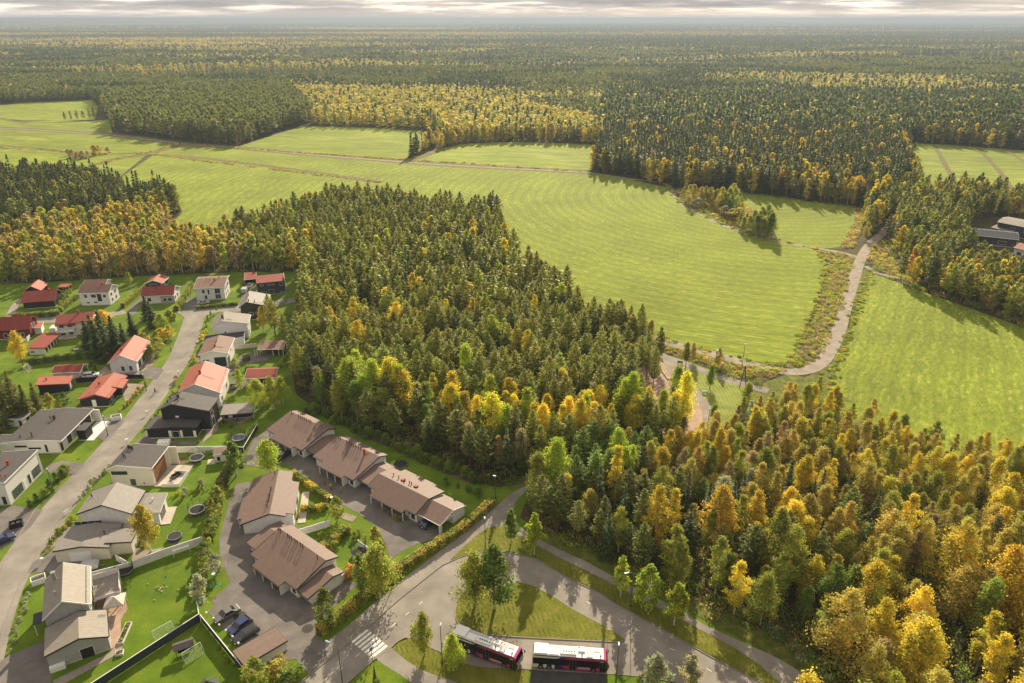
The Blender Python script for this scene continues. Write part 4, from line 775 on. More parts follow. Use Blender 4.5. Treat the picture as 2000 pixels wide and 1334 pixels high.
def trunkmesh(name,h,r0,m,limbs=0,lr=1.5,base=.3,seed=0,bend=.25):
    g=np.random.default_rng(seed); mb=MB(); b=g.normal(size=2)*bend
    P=[(b[0]*math.sin(t*2.2)*t,b[1]*math.sin(t*2.5)*t,h*t*.97) for t in (0,.15,.35,.6,.85,1)]
    mb.tube(P,[r0*1.25,r0,r0*.8,r0*.55,r0*.28,r0*.08],7)
    for i in range(limbs):
        t=g.uniform(base,.9); a=g.uniform(0,6.28); L=lr*g.uniform(.6,1)*(1.15-t); z=h*t*.97
        c=(b[0]*math.sin(t*2.2)*t,b[1]*math.sin(t*2.5)*t)
        mb.tube([(c[0],c[1],z),(c[0]+math.cos(a)*L*.5,c[1]+math.sin(a)*L*.5,z+L*.35),(c[0]+math.cos(a)*L,c[1]+math.sin(a)*L,z+L*.55)],[r0*.35,r0*.2,r0*.06],5,False)
    me=bpy.data.meshes.new(name); me.from_pydata(mb.v,[],mb.f); me.materials.append(m); me.update(); return me
# prototypes: KIND -> list of (crown mesh, trunk mesh, height)
LIB={}
def lib(key,crowns,trunks,h): LIB[key]=[(c,trunks[i%len(trunks)],h) for i,c in enumerate(crowns)]
tb=[trunkmesh('birch_trunk',14,.13,M_BIRCHB,12,2.6,.3,i) for i in range(3)]
lib('birch',[broad('birch_crown',14,r_,.2,n_,85,.235,.55+.05*i,.52,False,i) for i,(r_,n_) in enumerate([(2.5,80),(2.8,84),(2.1,66),(3.0,90),(2.6,62),(1.9,58),(2.4,90)])],tb,14)
lib('weeping',[broad('birch_crown',11,r_,.24,n_,70,.26,.6,.5,True,20+i) for i,(r_,n_) in enumerate([(2.3,60),(2.9,85),(2.0,48)])],[trunkmesh('birch_trunk',11,.14,M_BIRCHB,10,2.2,.25,9)],11)
lib('avenue',[broad('avenue_crown',9,r_,.24,n_,64,.27,.5,.42,False,30+i) for i,(r_,n_) in enumerate([(1.7,46),(1.9,40),(1.6,52)])],[trunkmesh('avenue_trunk',9,.11,M_BIRCHB,8,1.6,.25,4)],9)
lib('aspen',[broad('aspen_crown',15,r_,.2,n_,60,.34,.75,.62,False,40+i) for i,(r_,n_) in enumerate([(3.4,90),(3.0,75),(3.8,95)])],[trunkmesh('aspen_trunk',15,.2,M_BARK,14,3.4,.25,5)],15)
lib('pine',[conif('pine_crown',14,r_,b_,w_,8,20,.30,'pine',50+i) for i,(r_,b_,w_) in enumerate([(2.5,.26,19),(2.8,.22,20),(2.2,.34,17),(2.6,.2,21),(2.3,.3,15),(3.0,.28,18)])],[trunkmesh('pine_trunk',14,.16,M_PINEB,8,2,.35,6+i) for i in range(2)],14)
lib('spruce',[conif('spruce_crown',16,r_,.06,w_,9,15,.36,'spruce',60+i) for i,(r_,w_) in enumerate([(2.2,26),(1.9,28),(2.5,25)])],[trunkmesh('spruce_trunk',16,.18,M_BARK,0,1,.3,8,.05)],16)
lib('shrub',[broad('shrub_crown',3,r_,.05,n_,36,.24,.9,.5,False,70+i) for i,(r_,n_) in enumerate([(1.5,26),(1.9,34),(1.2,20)])],[trunkmesh('shrub_stem',2.4,.05,M_BARK,7,1.3,.1,3)],3)
# middle-distance and far versions for the great woods
MID={'birch':[broad('m_birch',14,r_,.16,30,34,.52,.65,.55,False,80+i) for i,r_ in enumerate((2.6,3.0,2.4))],
     'pine':[conif('m_pine',14,r_,.25,13,6,8,.58,'pine',90+i) for i,r_ in enumerate((2.6,3.0,2.4))],
     'spruce':[conif('m_spruce',16,r_,.04,15,7,6,.7,'spruce',95+i) for i,r_ in enumerate((2.3,2.0,2.6))]}
FAR={'birch':[broad('f_birch',14,2.6,.15,9,9,1.2,.7,.6,False,100+i) for i in range(2)],
     'pine':[conif('f_pine',14,2.5,.25,6,4,3,1.25,'pine',105+i) for i in range(2)],
     'spruce':[conif('f_spruce',16,2.4,.04,8,4,3,1.3,'spruce',110+i) for i in range(2)]}
TINT={'pine':(.31,.33,.05),'pine_dark':(.19,.21,.045),'spruce':(.09,.125,.034),'gold':(.66,.54,.055),'yellow':(.78,.68,.05),'yellowgreen':(.42,.50,.045),'ochre':(.52,.44,.09),
      'brown':(.45,.37,.16),'olive':(.38,.41,.06),'green':(.21,.29,.045),'silver':(.50,.52,.30),'orange':(.68,.38,.08),'red':(.6,.13,.04)}
def tintof(k,j=.14):
    c=TINT[k]; f=1+random.gauss(0,j); h=random.gauss(0,.045); return (c[0]*f*(1+h),c[1]*f,c[2]*f)
KINDNAME={'pine':'pine_tree','spruce':'spruce_tree','birch':'birch_tree','weeping':'birch_tree','avenue':'birch_tree','aspen':'aspen_tree','shrub':'bush'}
CATN={'pine':'pine','spruce':'spruce','birch':'birch','weeping':'birch','avenue':'birch','aspen':'aspen','shrub':'bush'}
def plant(kind,x,y,h,tint,label,group=None,fat=1.0,z=0):
    """a tree as a thing of its own: empty > trunk, crown"""
    crown,trunk,h0=random.choice(LIB[kind]); s=h/h0
    e=empty(KINDNAME[kind],(x,y,z),random.uniform(0,6.28),label,CATN[kind],group); e.scale=(s*fat,s*fat,s)
    for nm,me in (('trunk',trunk),('crown',crown)):
        o=bpy.data.objects.new(nm,me); COL.objects.link(o); o.parent=e
        if nm=='crown': o['tint']=list(tintof(tint) if isinstance(tint,str) else tint)
    return e
# single trees: kind, foot in the photograph, height, tint, label
def at(px): p=G(*px); return p.x,p.y
SOLO=[('weeping',(929,1180),11.5,'olive','yellow-green birch on the left of the grass island',1.0),
('weeping',(966,1190),14.5,'green','tallest dark green birch on the grass island beside the white kerb',1.15),
('weeping',(829,1281),9.6,'olive','birch with ochre leaves on the lawn tip between crossing path and road',.85),
('weeping',(886,1311),8.2,'yellowgreen','yellow-green birch in front of the rear of the turning bus',.95),
('avenue',(1043,1084),10.0,'yellowgreen','slim birch on the verge at the top of the bus loop',.95),
('avenue',(998,1062),8.6,'green','small birch on the grass triangle nearest the lamp',1.0),
('avenue',(1212,1167),9.4,'yellowgreen','leftmost birch of the verge row along the bus road',.9),
('avenue',(1262,1193),10.4,'yellowgreen','spreading birch in the middle of the verge row of three',1.1),
('avenue',(1316,1222),9.8,'yellowgreen','yellowish birch at the right end of the verge row of three',1.0),
('avenue',(1278,1345),7.4,'silver','round pale willow-like tree at the bottom edge right of the buses',1.4),
('avenue',(1345,1350),8.0,'silver','narrower pale tree at the bottom edge, right of the round one',1.15),
('spruce',(733,1331),3.4,'spruce','small dark conifer on the lawn at the bottom edge beside the crossing',.9),
('avenue',(741,1375),5.0,'green','low green tree cut by the bottom edge right of the crossing',1.2),
('avenue',(640,1228),9.0,'green','slender green tree at the yard entrance beside the hedge',1.0),
('weeping',(708,1162),9.5,'green','dark green birch by the hedge, left of the taller pair',.85),
('weeping',(742,1168),12.0,'olive','tallest birch by the hedge beside the small blue-capped lamp',1.0),
('shrub',(684,1128),3.2,'orange','orange autumn bush at the corner of the white garden fence',1.0),
('weeping',(295,1078),11.5,'gold','golden weeping birch beside the white house with the pale bent roof',1.05),
('weeping',(528,924),9.0,'yellowgreen','broad yellow-green birch between the two terraced rows',1.45),
('avenue',(462,930),9.5,'green','column-shaped green tree beside the playhouse',1.2),
('avenue',(430,990),5.5,'olive','rounded rowan in the hedge row right of the round trampolines',1.3),
('avenue',(418,1010),4.8,'olive','rowan next below in the garden hedge row',1.3),
('avenue',(414,1050),4.8,'green','green rowan halfway down the garden hedge row',1.3),
('avenue',(404,1100),5.2,'green','rowan beside the white fence end in the garden hedge row',1.3),
('avenue',(424,1122),5.0,'silver','pale rowan on the yard side beside the white lamp ball',1.3),
('avenue',(394,1176),6.4,'silver','pale full rowan at the top of the dark garden fence',1.35),
('avenue',(505,1342),6.2,'olive','wide ochre-green tree behind the waste shelter at the bottom edge',1.6),
('shrub',(545,1320),3.2,'ochre','ochre bush beside the waste shelter',1.3),
('shrub',(565,1338),3.2,'green','low green bush at the road corner by the bottom edge',1.3),
('avenue',(660,1016),6.0,'olive','tree at the end of the orange hedge beside the yard lamp',1.35),
('avenue',(735,1070),5.5,'olive','tree on the lawn between the terraced rows, farther of two',1.2),
('avenue',(742,1095),5.5,'olive','tree on the lawn between the terraced rows, nearer of two',1.2),
('shrub',(395,952),2.4,'silver','tiny bare apple tree on the lawn above the round trampoline',.7),
('shrub',(362,968),2.2,'silver','tiny apple tree on the lawn beside the white terrace',.7),
('shrub',(390,1120-170),1.6,'green','low shrub between the apple trees',.7),
('aspen',(45,712),11,'gold','tall golden tree at the left edge beside the red-roofed carport',.75),
('birch',(470,772-10),6.5,'yellowgreen','bright green round tree between pink-roofed house and its garage',1.3),
('birch',(506,800),9,'yellowgreen','tall light green tree behind the black pavilion',1.3),
('birch',(535,800),10,'olive','tall olive tree behind the black pavilion, nearer the terraced row',1.3),
('birch',(554,790),8.5,'yellowgreen','green tree at the wood edge beside the first terraced house',1.1),
('pine',(538,655),12.5,'pine','garden pine standing behind the open carport',1.1),
('pine',(530,640),12,'pine','second garden pine close behind the open carport',1.0),
('birch',(515,648),9,'gold','golden birch in front of the garden pines',.9),
('pine',(558,668),10,'pine','garden pine right of the open carport',1.0),
('birch',(255,560),6,'olive','round ochre-green tree behind the white brown-roofed house',1.2),
('shrub',(68,548),3,'green','dark rounded bush behind the small red-roofed shed',1.6),
('aspen',(1386,760),7.5,'green','lone bushy green tree on the play-area lawn',.75),
('aspen',(1330,845),17,'yellow','tall golden aspen beside the sandy play area',.65),
('spruce',(1250,712),13,'spruce','dark spruce at the far edge of the play area, left of two',.75),
('spruce',(1262,706),12.5,'spruce','dark spruce at the far edge of the play area, middle one',.75),
('pine',(1286,716),13,'pine_dark','dark pine beside the rubber play surface',.9),
('pine',(1338,722),9,'pine_dark','pine beside the park path and its bench',.95),
('birch',(1352,708),6.5,'ochre','small ochre birch in the ditch grass beside the pine',1.0),
('birch',(1402,718),6.5,'ochre','small ochre birch in the ditch grass beside the white-headed lamp',1.05),
('spruce',(1306,838),12,'spruce','dark spruce beside the sandy play area',.85),
]
SOLO+=[('aspen',(690,800),15,'yellowgreen','broad yellow-green aspen, leftmost bright crown behind the first terraced house',1.15),
('aspen',(716,814),12.5,'yellowgreen','smaller yellow-green aspen close right of the leftmost bright crown',.8),
('aspen',(768,806),16,'yellow','largest bright yellow aspen above the middle terraced house',1.15),
('aspen',(792,816),14,'gold','golden aspen touching the largest yellow one on its right',.95),
('aspen',(835,832),12.5,'green','dark green broad tree right of the two largest yellow crowns',1.0),
('aspen',(884,846),14,'yellow','yellow aspen above the terraced garage, left of two',.95),
('aspen',(962,872),14.5,'yellow','yellow aspen above the terraced garage, right of two',1.0),
('aspen',(990,880),12.5,'yellowgreen','yellow-green aspen right of the yellow pair above the terraced garage',.9)]
# garden spruces left of the street
for i,(px,h) in enumerate([((178,690),11),((196,700),12.5),((214,702),11.5),((232,700),12),((205,675),12),((228,680),11),((186,672),10),((248,690),10),((262,660),9),((300,640),9.5),((290,625),9)]):
    SOLO.append(('spruce',px,h,'spruce','dark garden spruce in the clump left of the street',1.75))
for i,(px,h,t) in enumerate([((268,690),5,'ochre'),((284,680),5.5,'ochre'),((318,668),5,'gold'),((333,662),5,'gold'),((310,690),5.5,'olive'),((296,702),5,'olive'),((318,648),6.5,'yellowgreen'),((335,636),6,'yellowgreen'),((206,650),8,'gold')]):
    SOLO.append(('birch' if h>6 else 'avenue',px,h,t,'golden-green small tree in the clump beside the street bend',1.9))
for i,(px,h) in enumerate([((20,830),13),((38,822),11),((58,818),10),((8,790),12),((-8,850),12),((75,800),8),((-15,820),13),((30,790),10)]): SOLO.append(('spruce',px,h,'pine_dark','dark green spruce in the clump at the left edge',1.6))
for i,(px,h) in enumerate([((-6,900),8),((6,905),6)]): SOLO.append(('spruce',px,h,'green','young green spruce at the left edge behind the white house',1.1))
for (px,h,t) in [((100,800),5,'olive'),((130,798),5,'green'),((116,806),3.5,'ochre'),((90,815),3,'gold')]: SOLO.append(('avenue',px,h,t,'low leafy tree between the black houses and the charcoal roof',1.5))
for i,(px,h,k,t) in enumerate([((1262,742),12,'pine','pine'),((1275,760),13,'pine','pine'),((1318,800),13,'aspen','yellowgreen'),((1312,850),12,'birch','gold'),((1290,840),12,'birch','yellowgreen'),((1262,835),12,'birch','gold'),((1246,815),13,'pine','pine'),((1262,722),12,'pine','pine_dark'),((1248,735),13,'pine','pine')]):
    SOLO.append((k,px,h,t,{'pine':'pine standing on the sandy play area','birch':'autumn birch standing on the sandy play area','aspen':'green aspen standing on the sandy play area'}[k],.85))
GR={'pine standing on the sandy play area':'pines on the play area','autumn birch standing on the sandy play area':'birches on the play area','dark garden spruce in the clump left of the street':'garden spruces left of the street','golden-green small tree in the clump beside the street bend':'small trees beside the street bend',
 'dark green spruce in the clump at the left edge':'spruces at the left edge','young green spruce at the left edge behind the white house':'young spruces at the left edge','low leafy tree between the black houses and the charcoal roof':'low trees between the black houses'}
for k,px,h,t,lab,fat in SOLO:
    x,y=at(px); plant(k,x,y,h,t,lab,GR.get(lab),fat*1.22)
# small bushes: (foot, height, tint, group label)
BUSH={'rounded garden bush in the row along the street verge':[(236,806),(243,798),(250,792),(257,786),(262,778),(268,772),(273,766),(279,760),(284,754)],
 'leafy shrub in the bed in front of the tall white house':[(62,990),(75,980),(72,972),(88,970),(100,950),(112,940),(122,932),(104,964),(128,926)],
 'grey-green shrub along the drive of the white cubic house':[(175,955),(181,948),(188,941),(195,934),(202,928),(209,922),(213,914),(167,965),(160,975)],
 'shrub in the street-side bed by the cream garage':[(96,1076),(103,1064),(110,1054),(118,1044),(127,1034),(135,1026),(142,1018)],
 'low grey-green plant in the bed beside the cream house':[(68,1140),(62,1152),(56,1166),(50,1182),(46,1196),(40,1212),(36,1226),(32,1240),(27,1254),(22,1270),(54,1175)],
 'low shrub in the verge bed of the black house':[(285,838),(291,831),(297,824),(303,816),(309,809)],
 'small bush under the white fence near the trampolines':[(403,886),(409,886),(415,886)],
 'clipped round shrub by the black house terrace':[(432,835),(452,834),(388,866)],
 'dark bush on the lawn behind the terraced garage':[(875,945),(896,952),(920,962),(912,958),(933,968)],
 'bush beside the drive behind the black board fence':[(165,722),(178,716),(186,722),(196,712),(210,706)],
 'white-green shrub beside the golden weeping birch':[(268,1068),(276,1072),(284,1066)],
 'young shrub in the shade of the long dark fence':[(434,1278),(440,1288),(446,1296),(452,1303),(428,1268)],
 'shrub row between the lawns below the cubic house':[(337,970),(345,968),(352,966),(360,965),(368,964),(376,963),(384,962),(392,961),(400,960),(408,958),(416,957)],
 'garden bush beside the pale carport fence':[(460,718),(466,724),(456,712),(556,705),(562,712),(548,716)],
 'dark green bush behind the bungalow and its hedge':[(118,596),(126,588),(132,580),(140,572)],
 'garden bush in the hollow between the terraced gardens':[(640,1060),(652,1052),(662,1044),(672,1036),(690,1052),(700,1046),(684,1040),(655,1072),(712,1060),(628,1052)],
 'bush in front of the terraced porches':[(636,945),(650,955),(664,962),(745,1000),(758,1008),(770,1014),(782,1018)],
 'thin young tree on the street verge by the side street':[(425,612),(412,620),(408,634),(404,644)],
 'yellow bush on the verge beside the street':[(396,664),(400,656),(404,650),(376,700),(380,708)],
 'shrub beside the pink-roofed house drive':[(342,752),(346,744),(350,762),(338,770)]}
BUSH['low scrub along the wood edge behind the terraced row']=[(600+i*8+random.uniform(-3,3),803+i*3.35+random.uniform(-5,6)) for i in range(43)]
BT={20:'green',0:'ochre',1:'green',2:'silver',3:'olive',4:'silver',5:'green',6:'yellowgreen',7:'green',8:'green',9:'green',10:'silver',11:'yellowgreen',12:'yellowgreen',13:'olive',14:'olive',15:'olive',16:'brown',17:'green',18:'yellow',19:'brown'}
BH=[1.5,2.0,1.3,1.3,.9,1.1,.9,1.0,1.8,2.0,1.2,1.0,.8,1.6,2.4,1.8,1.3,3.2,1.6,1.5,2.4]
for i,(lab,L_) in enumerate(BUSH.items()):
    for px in L_:
        x,y=at(px); plant('avenue' if i==17 else 'shrub',x+random.uniform(-.3,.3),y+random.uniform(-.3,.3),BH[i]*random.uniform(.8,1.25),BT[i],lab,lab,1.0 if i!=17 else .8)
# hedges: each one a box of leaves over a dark stem core
def hedge(px,h,w_,tint,label,tint2=None,dens=46,world=None):
    W=[Vector((p.x,p.y,0)) for p in (G(*q) for q in px)]; cen=[];nr=[];va=[]
    g=rng; o0=W[0].copy()
    for a,b in zip(W[:-1],W[1:]):
        d=(b-a); L=d.length; d/=L; n_=Vector((-d.y,d.x,0)); k=int(L*(2*h+w_)*dens)
        u=g.uniform(0,L,k); v=g.uniform(0,2*h+w_,k); jit=g.normal(size=k)*.09+.06*np.sin(u*1.7)
        side=np.where(v<h,-1,np.where(v>h+w_,1,0)); z=np.where(v<h,v,np.where(v>h+w_,v-h-w_,h)); off=np.where(side==0,v-h-w_/2,side*w_/2)
        off=off+side*jit; z=z+np.where(side==0,jit*1.3,0)+.05*h*np.sin(u*.9+1)*(z>h*.8); z=np.maximum(z,.03)
        P=np.array(a-o0)[None]+np.array(d)[None]*u[:,None]+np.array(n_)[None]*off[:,None]; P[:,2]=z; cen.append(P)
        N_=np.array(n_)[None]*side[:,None]+np.array([[0,0,1.]])*(side==0)[:,None]+g.normal(size=(k,3))*.6; nr.append(N_)
        k2=np.clip(1+.25*np.sin(u*2.1)+g.normal(size=k)*.2,.5,1.6); vv=np.stack([k2,k2,k2],1)
        if tint2 is not None:
            f=np.clip(.5+.7*np.sin(u*.8+2)+g.normal(size=k)*.25,0,1)[:,None]; r_=np.array(TINT[tint2])/np.array(TINT[tint]); vv=vv*(1-f+f*r_[None])
        va.append(vv)
    cen=np.concatenate(cen); me=leafmesh('leaves',cen,np.concatenate(nr),.3*g.uniform(.6,1.3,len(cen)),1.2,np.concatenate(va),L_LEAF)
    e=empty('hedge',o0,0,label,'hedge'); o=bpy.data.objects.new('leaves',me); COL.objects.link(o); o.parent=e; o['tint']=list(TINT[tint])
    mb=MB()
    for a,b in zip(W[:-1],W[1:]):
        d=(b-a).normalized(); n_=Vector((-d.y,d.x,0))*(w_/2-.12); a=a-o0;b=b-o0
        mb.prism([((a+n_).x,(a+n_).y),((b+n_).x,(b+n_).y),((b-n_).x,(b-n_).y),((a-n_).x,(a-n_).y)],'z',0,h-.1)
    mb.build('twigs',M_BARK,e)
hedge([(622,1241),(680,1197),(770,1123),(854,1069),(905,1037),(962,985)],1.7,1.5,'olive','long ochre-green hedge along the cycle path beside the terraced houses','ochre')
hedge([(572,928),(610,955),(645,980)],1.3,1.1,'green','orange-topped hedge behind the narrow lawn of the angled terraced pair','gold',60)
hedge([(588,998),(618,998),(642,993)],1.2,1.0,'green','short orange and green hedge crossing the terraced garden','gold',60)
hedge([(626,1078),(650,1062),(678,1040)],1.4,1.3,'green','brownish hedge between two terraced gardens','ochre')
hedge([(54,712),(140,702),(228,694)],2.0,1.4,'green','long dark clipped hedge between the carport lawn and the goal lawn')
hedge([(26,622),(70,620),(118,616)],1.8,1.4,'green','dark hedge in front of the long black bungalow')
hedge([(118,610),(135,594),(152,582)],1.6,1.3,'green','hedge beside the drive of the white brown-roofed house','olive')
hedge([(240,602),(258,586),(275,570)],1.8,1.3,'olive','pale olive hedge left of the drive to the red-roofed house')
hedge([(345,608),(360,585),(376,560)],1.8,1.4,'green','thick hedge left of the gravel drive of the large white house','olive')
hedge([(384,604),(425,600),(465,596)],1.2,1.1,'green','low hedge in front of the large white house')
hedge([(430,962),(446,930),(458,908)],2.6,1.4,'pine_dark','tall dark hedge at the end of the trampoline lawn')
hedge([(408,1060),(425,1010),(432,965)],2.2,1.5,'green','leafy hedge on the garden boundary right of the round trampolines','olive')
hedge([(392,1160),(400,1110),(406,1065)],2.0,1.5,'green','hedge on the boundary between the goal lawn and the asphalt yard','yellowgreen')
hedge([(505,745-20),(480,722)],1.2,1.0,'green','short hedge behind the red-roofed garage')
hedge([(475,704),(488,703)],1.3,2.0,'green','small clipped square hedge block on the paved court')
# ------------------------------------------------------------------ the woods
def inpoly(P,x,y):
    c=False;j=len(P)-1
    for i in range(len(P)):
        if (P[i][1]>y)!=(P[j][1]>y) and x<(P[j][0]-P[i][0])*(y-P[i][1])/(P[j][1]-P[i][1])+P[i][0]: c=not c
        j=i
    return c
OB=[(min(p[0] for p in P)-1,max(p[0] for p in P)+1,min(p[1] for p in P)-1,max(p[1] for p in P)+1,P) for P in OPEN]
def vin(P,X,Y):
    c=np.zeros(len(X),bool);j=len(P)-1
    for i in range(len(P)):
        xi,yi=P[i];xj,yj=P[j]
        if yi!=yj: c^=((yi>Y)!=(yj>Y))&(X<(xj-xi)*(Y-yi)/(yj-yi)+xi)
        j=i
    return c
def openmask(X,Y,buf=1.2):
    m=np.zeros(len(X),bool)
    for x0,x1,y0,y1,P in OB:
        idx=np.where((X>x0-buf)&(X<x1+buf)&(Y>y0-buf)&(Y<y1+buf)&~m)[0]
        if len(idx)==0: continue
        for dx,dy in ((0,0),(buf,0),(-buf,0),(0,buf),(0,-buf)): m[idx]|=vin(P,X[idx]+dx,Y[idx]+dy)
    return m
def vnoise(X,Y,s,seed=0):
    return np.array([mnoise.noise(Vector((x*s,y*s,seed))) for x,y in zip(X,Y)])
def wedge(y0,y1,step,margin=25,xs=1.0):
    ys=np.arange(y0,y1,step); out=[]
    for y in ys:
        wd=y*1000/FL/math.cos(PITCH)*1.0+ (CAMH*math.sin(PITCH))*1000/FL/1.0*.9+margin
        n=int(2*wd/step); x=np.linspace(-wd,wd,n); out.append(np.stack([x,np.full(n,y)],1))
    P=np.concatenate(out); return P+rng.uniform(-.42,.42,P.shape)*step
FW=[(1885,475),(1900,520),(1960,540),(2060,545),(2060,420),(1930,425),(1885,455),(1890,475)]
OB.append((lambda P:(min(p[0] for p in P),max(p[0] for p in P),min(p[1] for p in P),max(p[1] for p in P),P))(GP(FW)))
# zones: photograph polygons on the ground, with kinds, weights, tints, heights, wording
Z=[]
def zone(name,px,mix,gap=0): Z.append((name,GP(px),mix,gap))
# mix entries: (weight, kind, tint, hmin, hmax)
zone('soft_edge',[(560,700),(640,815),(790,880),(960,950),(1050,925),(1060,900),(960,890),(860,840),(700,790),(620,740)],[(4,'pine','pine_dark',11,14.5),(2,'birch','green',9,13),(1.5,'birch','brown',7,11),(1.5,'spruce','spruce',9,14),(1.5,'birch','olive',9,13)])
zone('golden_row',[(640,800),(760,845),(900,880),(1000,900),(1120,890),(1250,860),(1230,820),(1000,830),(860,800),(730,770),(650,760)],[(5,'aspen','yellowgreen',12,15),(3,'aspen','gold',12,15.5),(3,'birch','yellow',11,14),(4,'pine','pine',10,13),(2,'birch','gold',10,13)])
zone('central',[(560,640),(600,520),(500,520),(480,470),(560,420),(740,400),(960,430),(1030,540),(1100,590),(1300,700),(1240,800),(1340,870),(1000,930),(700,860),(560,760)],[(30,'pine','pine',11,15),(4,'pine','pine_dark',11,14),(1.2,'birch','gold',11,14),(.6,'birch','yellowgreen',10,14),(2,'spruce','spruce',9,15)])
zone('birch_band',[(40,470),(110,440),(320,430),(480,470),(600,500),(600,540),(450,545),(300,550),(100,565),(-40,560)],[(22,'birch','ochre',11,14),(4,'birch','gold',11,14),(12,'birch','olive',11,14),(9,'birch','brown',10,13),(2,'pine','pine_dark',9,12)])
zone('left_wood',[(-200,300),(220,330),(360,410),(330,440),(110,450),(40,480),(-20,600),(-200,620)],[(12,'spruce','spruce',12,17),(8,'pine','pine_dark',12,16),(3,'birch','olive',11,14),(3,'birch','ochre',10,14)])
zone('green_corner',[(1060,935),(1110,910),(1180,900),(1260,905),(1260,960),(1180,985),(1090,990)],[(6,'aspen','yellowgreen',11,15),(4,'pine','green',9,13),(2,'birch','green',8,12)])
zone('right_front',[(1020,985),(1100,960),(1260,960),(1400,1010),(1560,1090),(1720,1200),(1760,1300),(1560,1300),(1340,1190),(1060,1050)],[(5,'birch','gold',9,15),(2.5,'spruce','spruce',8,14),(2.5,'pine','pine_dark',9,14),(6,'birch','olive',9,15),(2,'birch','ochre',7,12),(4,'birch','green',6,13)])
zone('right_wood',[(1180,900),(1340,860),(1480,780),(1620,780),(1900,870),(2300,900),(2300,1600),(1700,1500),(1600,1200),(1260,1000)],[(16,'birch','ochre',7.5,11),(9,'birch','gold',8,11.5),(4,'birch','brown',7,10.5),(10,'birch','olive',7,11),(1.2,'spruce','spruce',7,11.5),(.8,'pine','green',7,10),(.7,'birch','silver',6,9)])
zone('copse',[(1318,370),(1345,366),(1450,375),(1455,405),(1500,425),(1512,468),(1470,458),(1400,432),(1345,403)],[(1,'birch','ochre',8,12)])
zone('roadside_right',[(1700,560),(1690,440),(1760,370),(2100,360),(2100,700),(1900,610),(1790,555)],[(8,'pine','pine',11,15),(4,'pine','pine_dark',11,15),(4,'birch','gold',9,13),(3,'birch','olive',9,13),(2,'spruce','spruce',10,15),(.7,'birch','orange',9,12)])
zone('north_dark',[(200,270),(210,200),(560,170),(620,240),(480,290),(400,290)],[(14,'pine','pine_dark',14,18),(5,'birch','brown',10,14)])
zone('north_gold',[(560,260),(560,185),(900,190),(1180,250),(1180,285),(900,285),(850,300),(860,255)],[(5,'birch','gold',11,15),(15,'birch','ochre',11,16),(3,'spruce','spruce',12,17),(6,'birch','olive',10,15),(3,'pine','pine_dark',11,15)])
zone('north_right',[(1150,340),(1180,200),(2200,200),(2200,285),(1790,280),(1790,400),(1530,390),(1240,350)],[(16,'spruce','spruce',15,20),(10,'pine','pine_dark',14,18),(4,'birch','gold',13,17),(1,'birch','orange',12,15)])
LABZ={'soft_edge':'edge behind the terraced row','golden_row':'bright front of the central wood','central':'central wood','birch_band':'birch belt behind the houses','left_wood':'dark wood at the left edge',
'green_corner':'green wood corner by the path','right_front':'shaded edge by the cycle path','right_wood':'autumn wood on the right','copse':'copse in the field','roadside_right':'wood right of the gravel road','north_dark':'wood beyond the fields','north_gold':'wood beyond the fields','north_right':'tall wood beyond the fields','far':'wood beyond the fields'}
TW={'pine':'olive green','pine_dark':'dark green','spruce':'blackish green','gold':'golden','yellow':'bright yellow','yellowgreen':'yellow-green','ochre':'ochre','brown':'brownish','olive':'olive','green':'green','silver':'pale silvery','orange':'orange'}
NP=np.concatenate([wedge(52,380,4.15),wedge(380,640,4.4)])
NP=NP[~openmask(NP[:,0],NP[:,1])]
zid=np.full(len(NP),-1)
for i,(n_,P,mx_,gp) in enumerate(Z):
    k=(zid<0)&vin(P,NP[:,0],NP[:,1]); zid[k]=i
nz=vnoise(NP[:,0],NP[:,1],.03,3.3)
DEFMIX=[(10,'spruce','spruce',13,18),(10,'pine','pine_dark',13,17),(6,'birch','gold',12,15),(4,'birch','ochre',11,15)]
TREES=[]
RWZ=[q for q in Z if q[0]=='right_wood'][0]
for i,(x,y) in enumerate(NP):
    z_=Z[zid[i]] if zid[i]>=0 else (RWZ if y<260 else ('far',None,DEFMIX,0)); px,py=PX(x,y)
    if px<-70 or px>2080: continue
    n_=z_[0]
    if n_=='copse' and random.random()<.55: continue
    # glades and the woodland path on the right
    if n_=='right_wood':
        if 1800<px<1880 and py>1120 and abs(px-(1812+max(0,py-1150)*.33))<17: continue
    if n_=='right_front' and random.random()<.1: continue
    if n_=='central' and random.random()<.06: continue
    mx_=z_[2]
    wts=[m[0]*(1+(2.2*nz[i] if m[1]=='birch' or m[1]=='aspen' else -.6*nz[i])) for m in mx_]; wts=[max(.02,q) for q in wts]
    k=random.choices(range(len(mx_)),wts)[0]; _,kind,tint,h0,h1=mx_[k]
    h=random.uniform(h0,h1)*random.choice((.8,.95,1,1.05))
    if n_=='right_wood': h*=min(1.5,max(.9,.85+(py-820)/450*.65))
    TREES.append((kind,x,y,h,tint,n_))
def kindkey(k): return {'aspen':'birch','weeping':'birch','avenue':'birch'}.get(k,k)
TREES.sort(key=lambda t:t[1]**2+t[2]**2)
cnt={'pine':0,'spruce':0,'birch':0,'aspen':0}
for o in bpy.data.objects:
    if o.parent is None and o.name.split('.')[0] in ('pine_tree','spruce_tree','birch_tree','aspen_tree'): cnt[o.name.split('_')[0]]+=1
FATZ={'right_wood':1.02,'right_front':1.0,'birch_band':.95}
REST=[]
PL={'pine':'pines','spruce':'spruces','birch':'birches','aspen':'aspens'}
BB={};HM={}
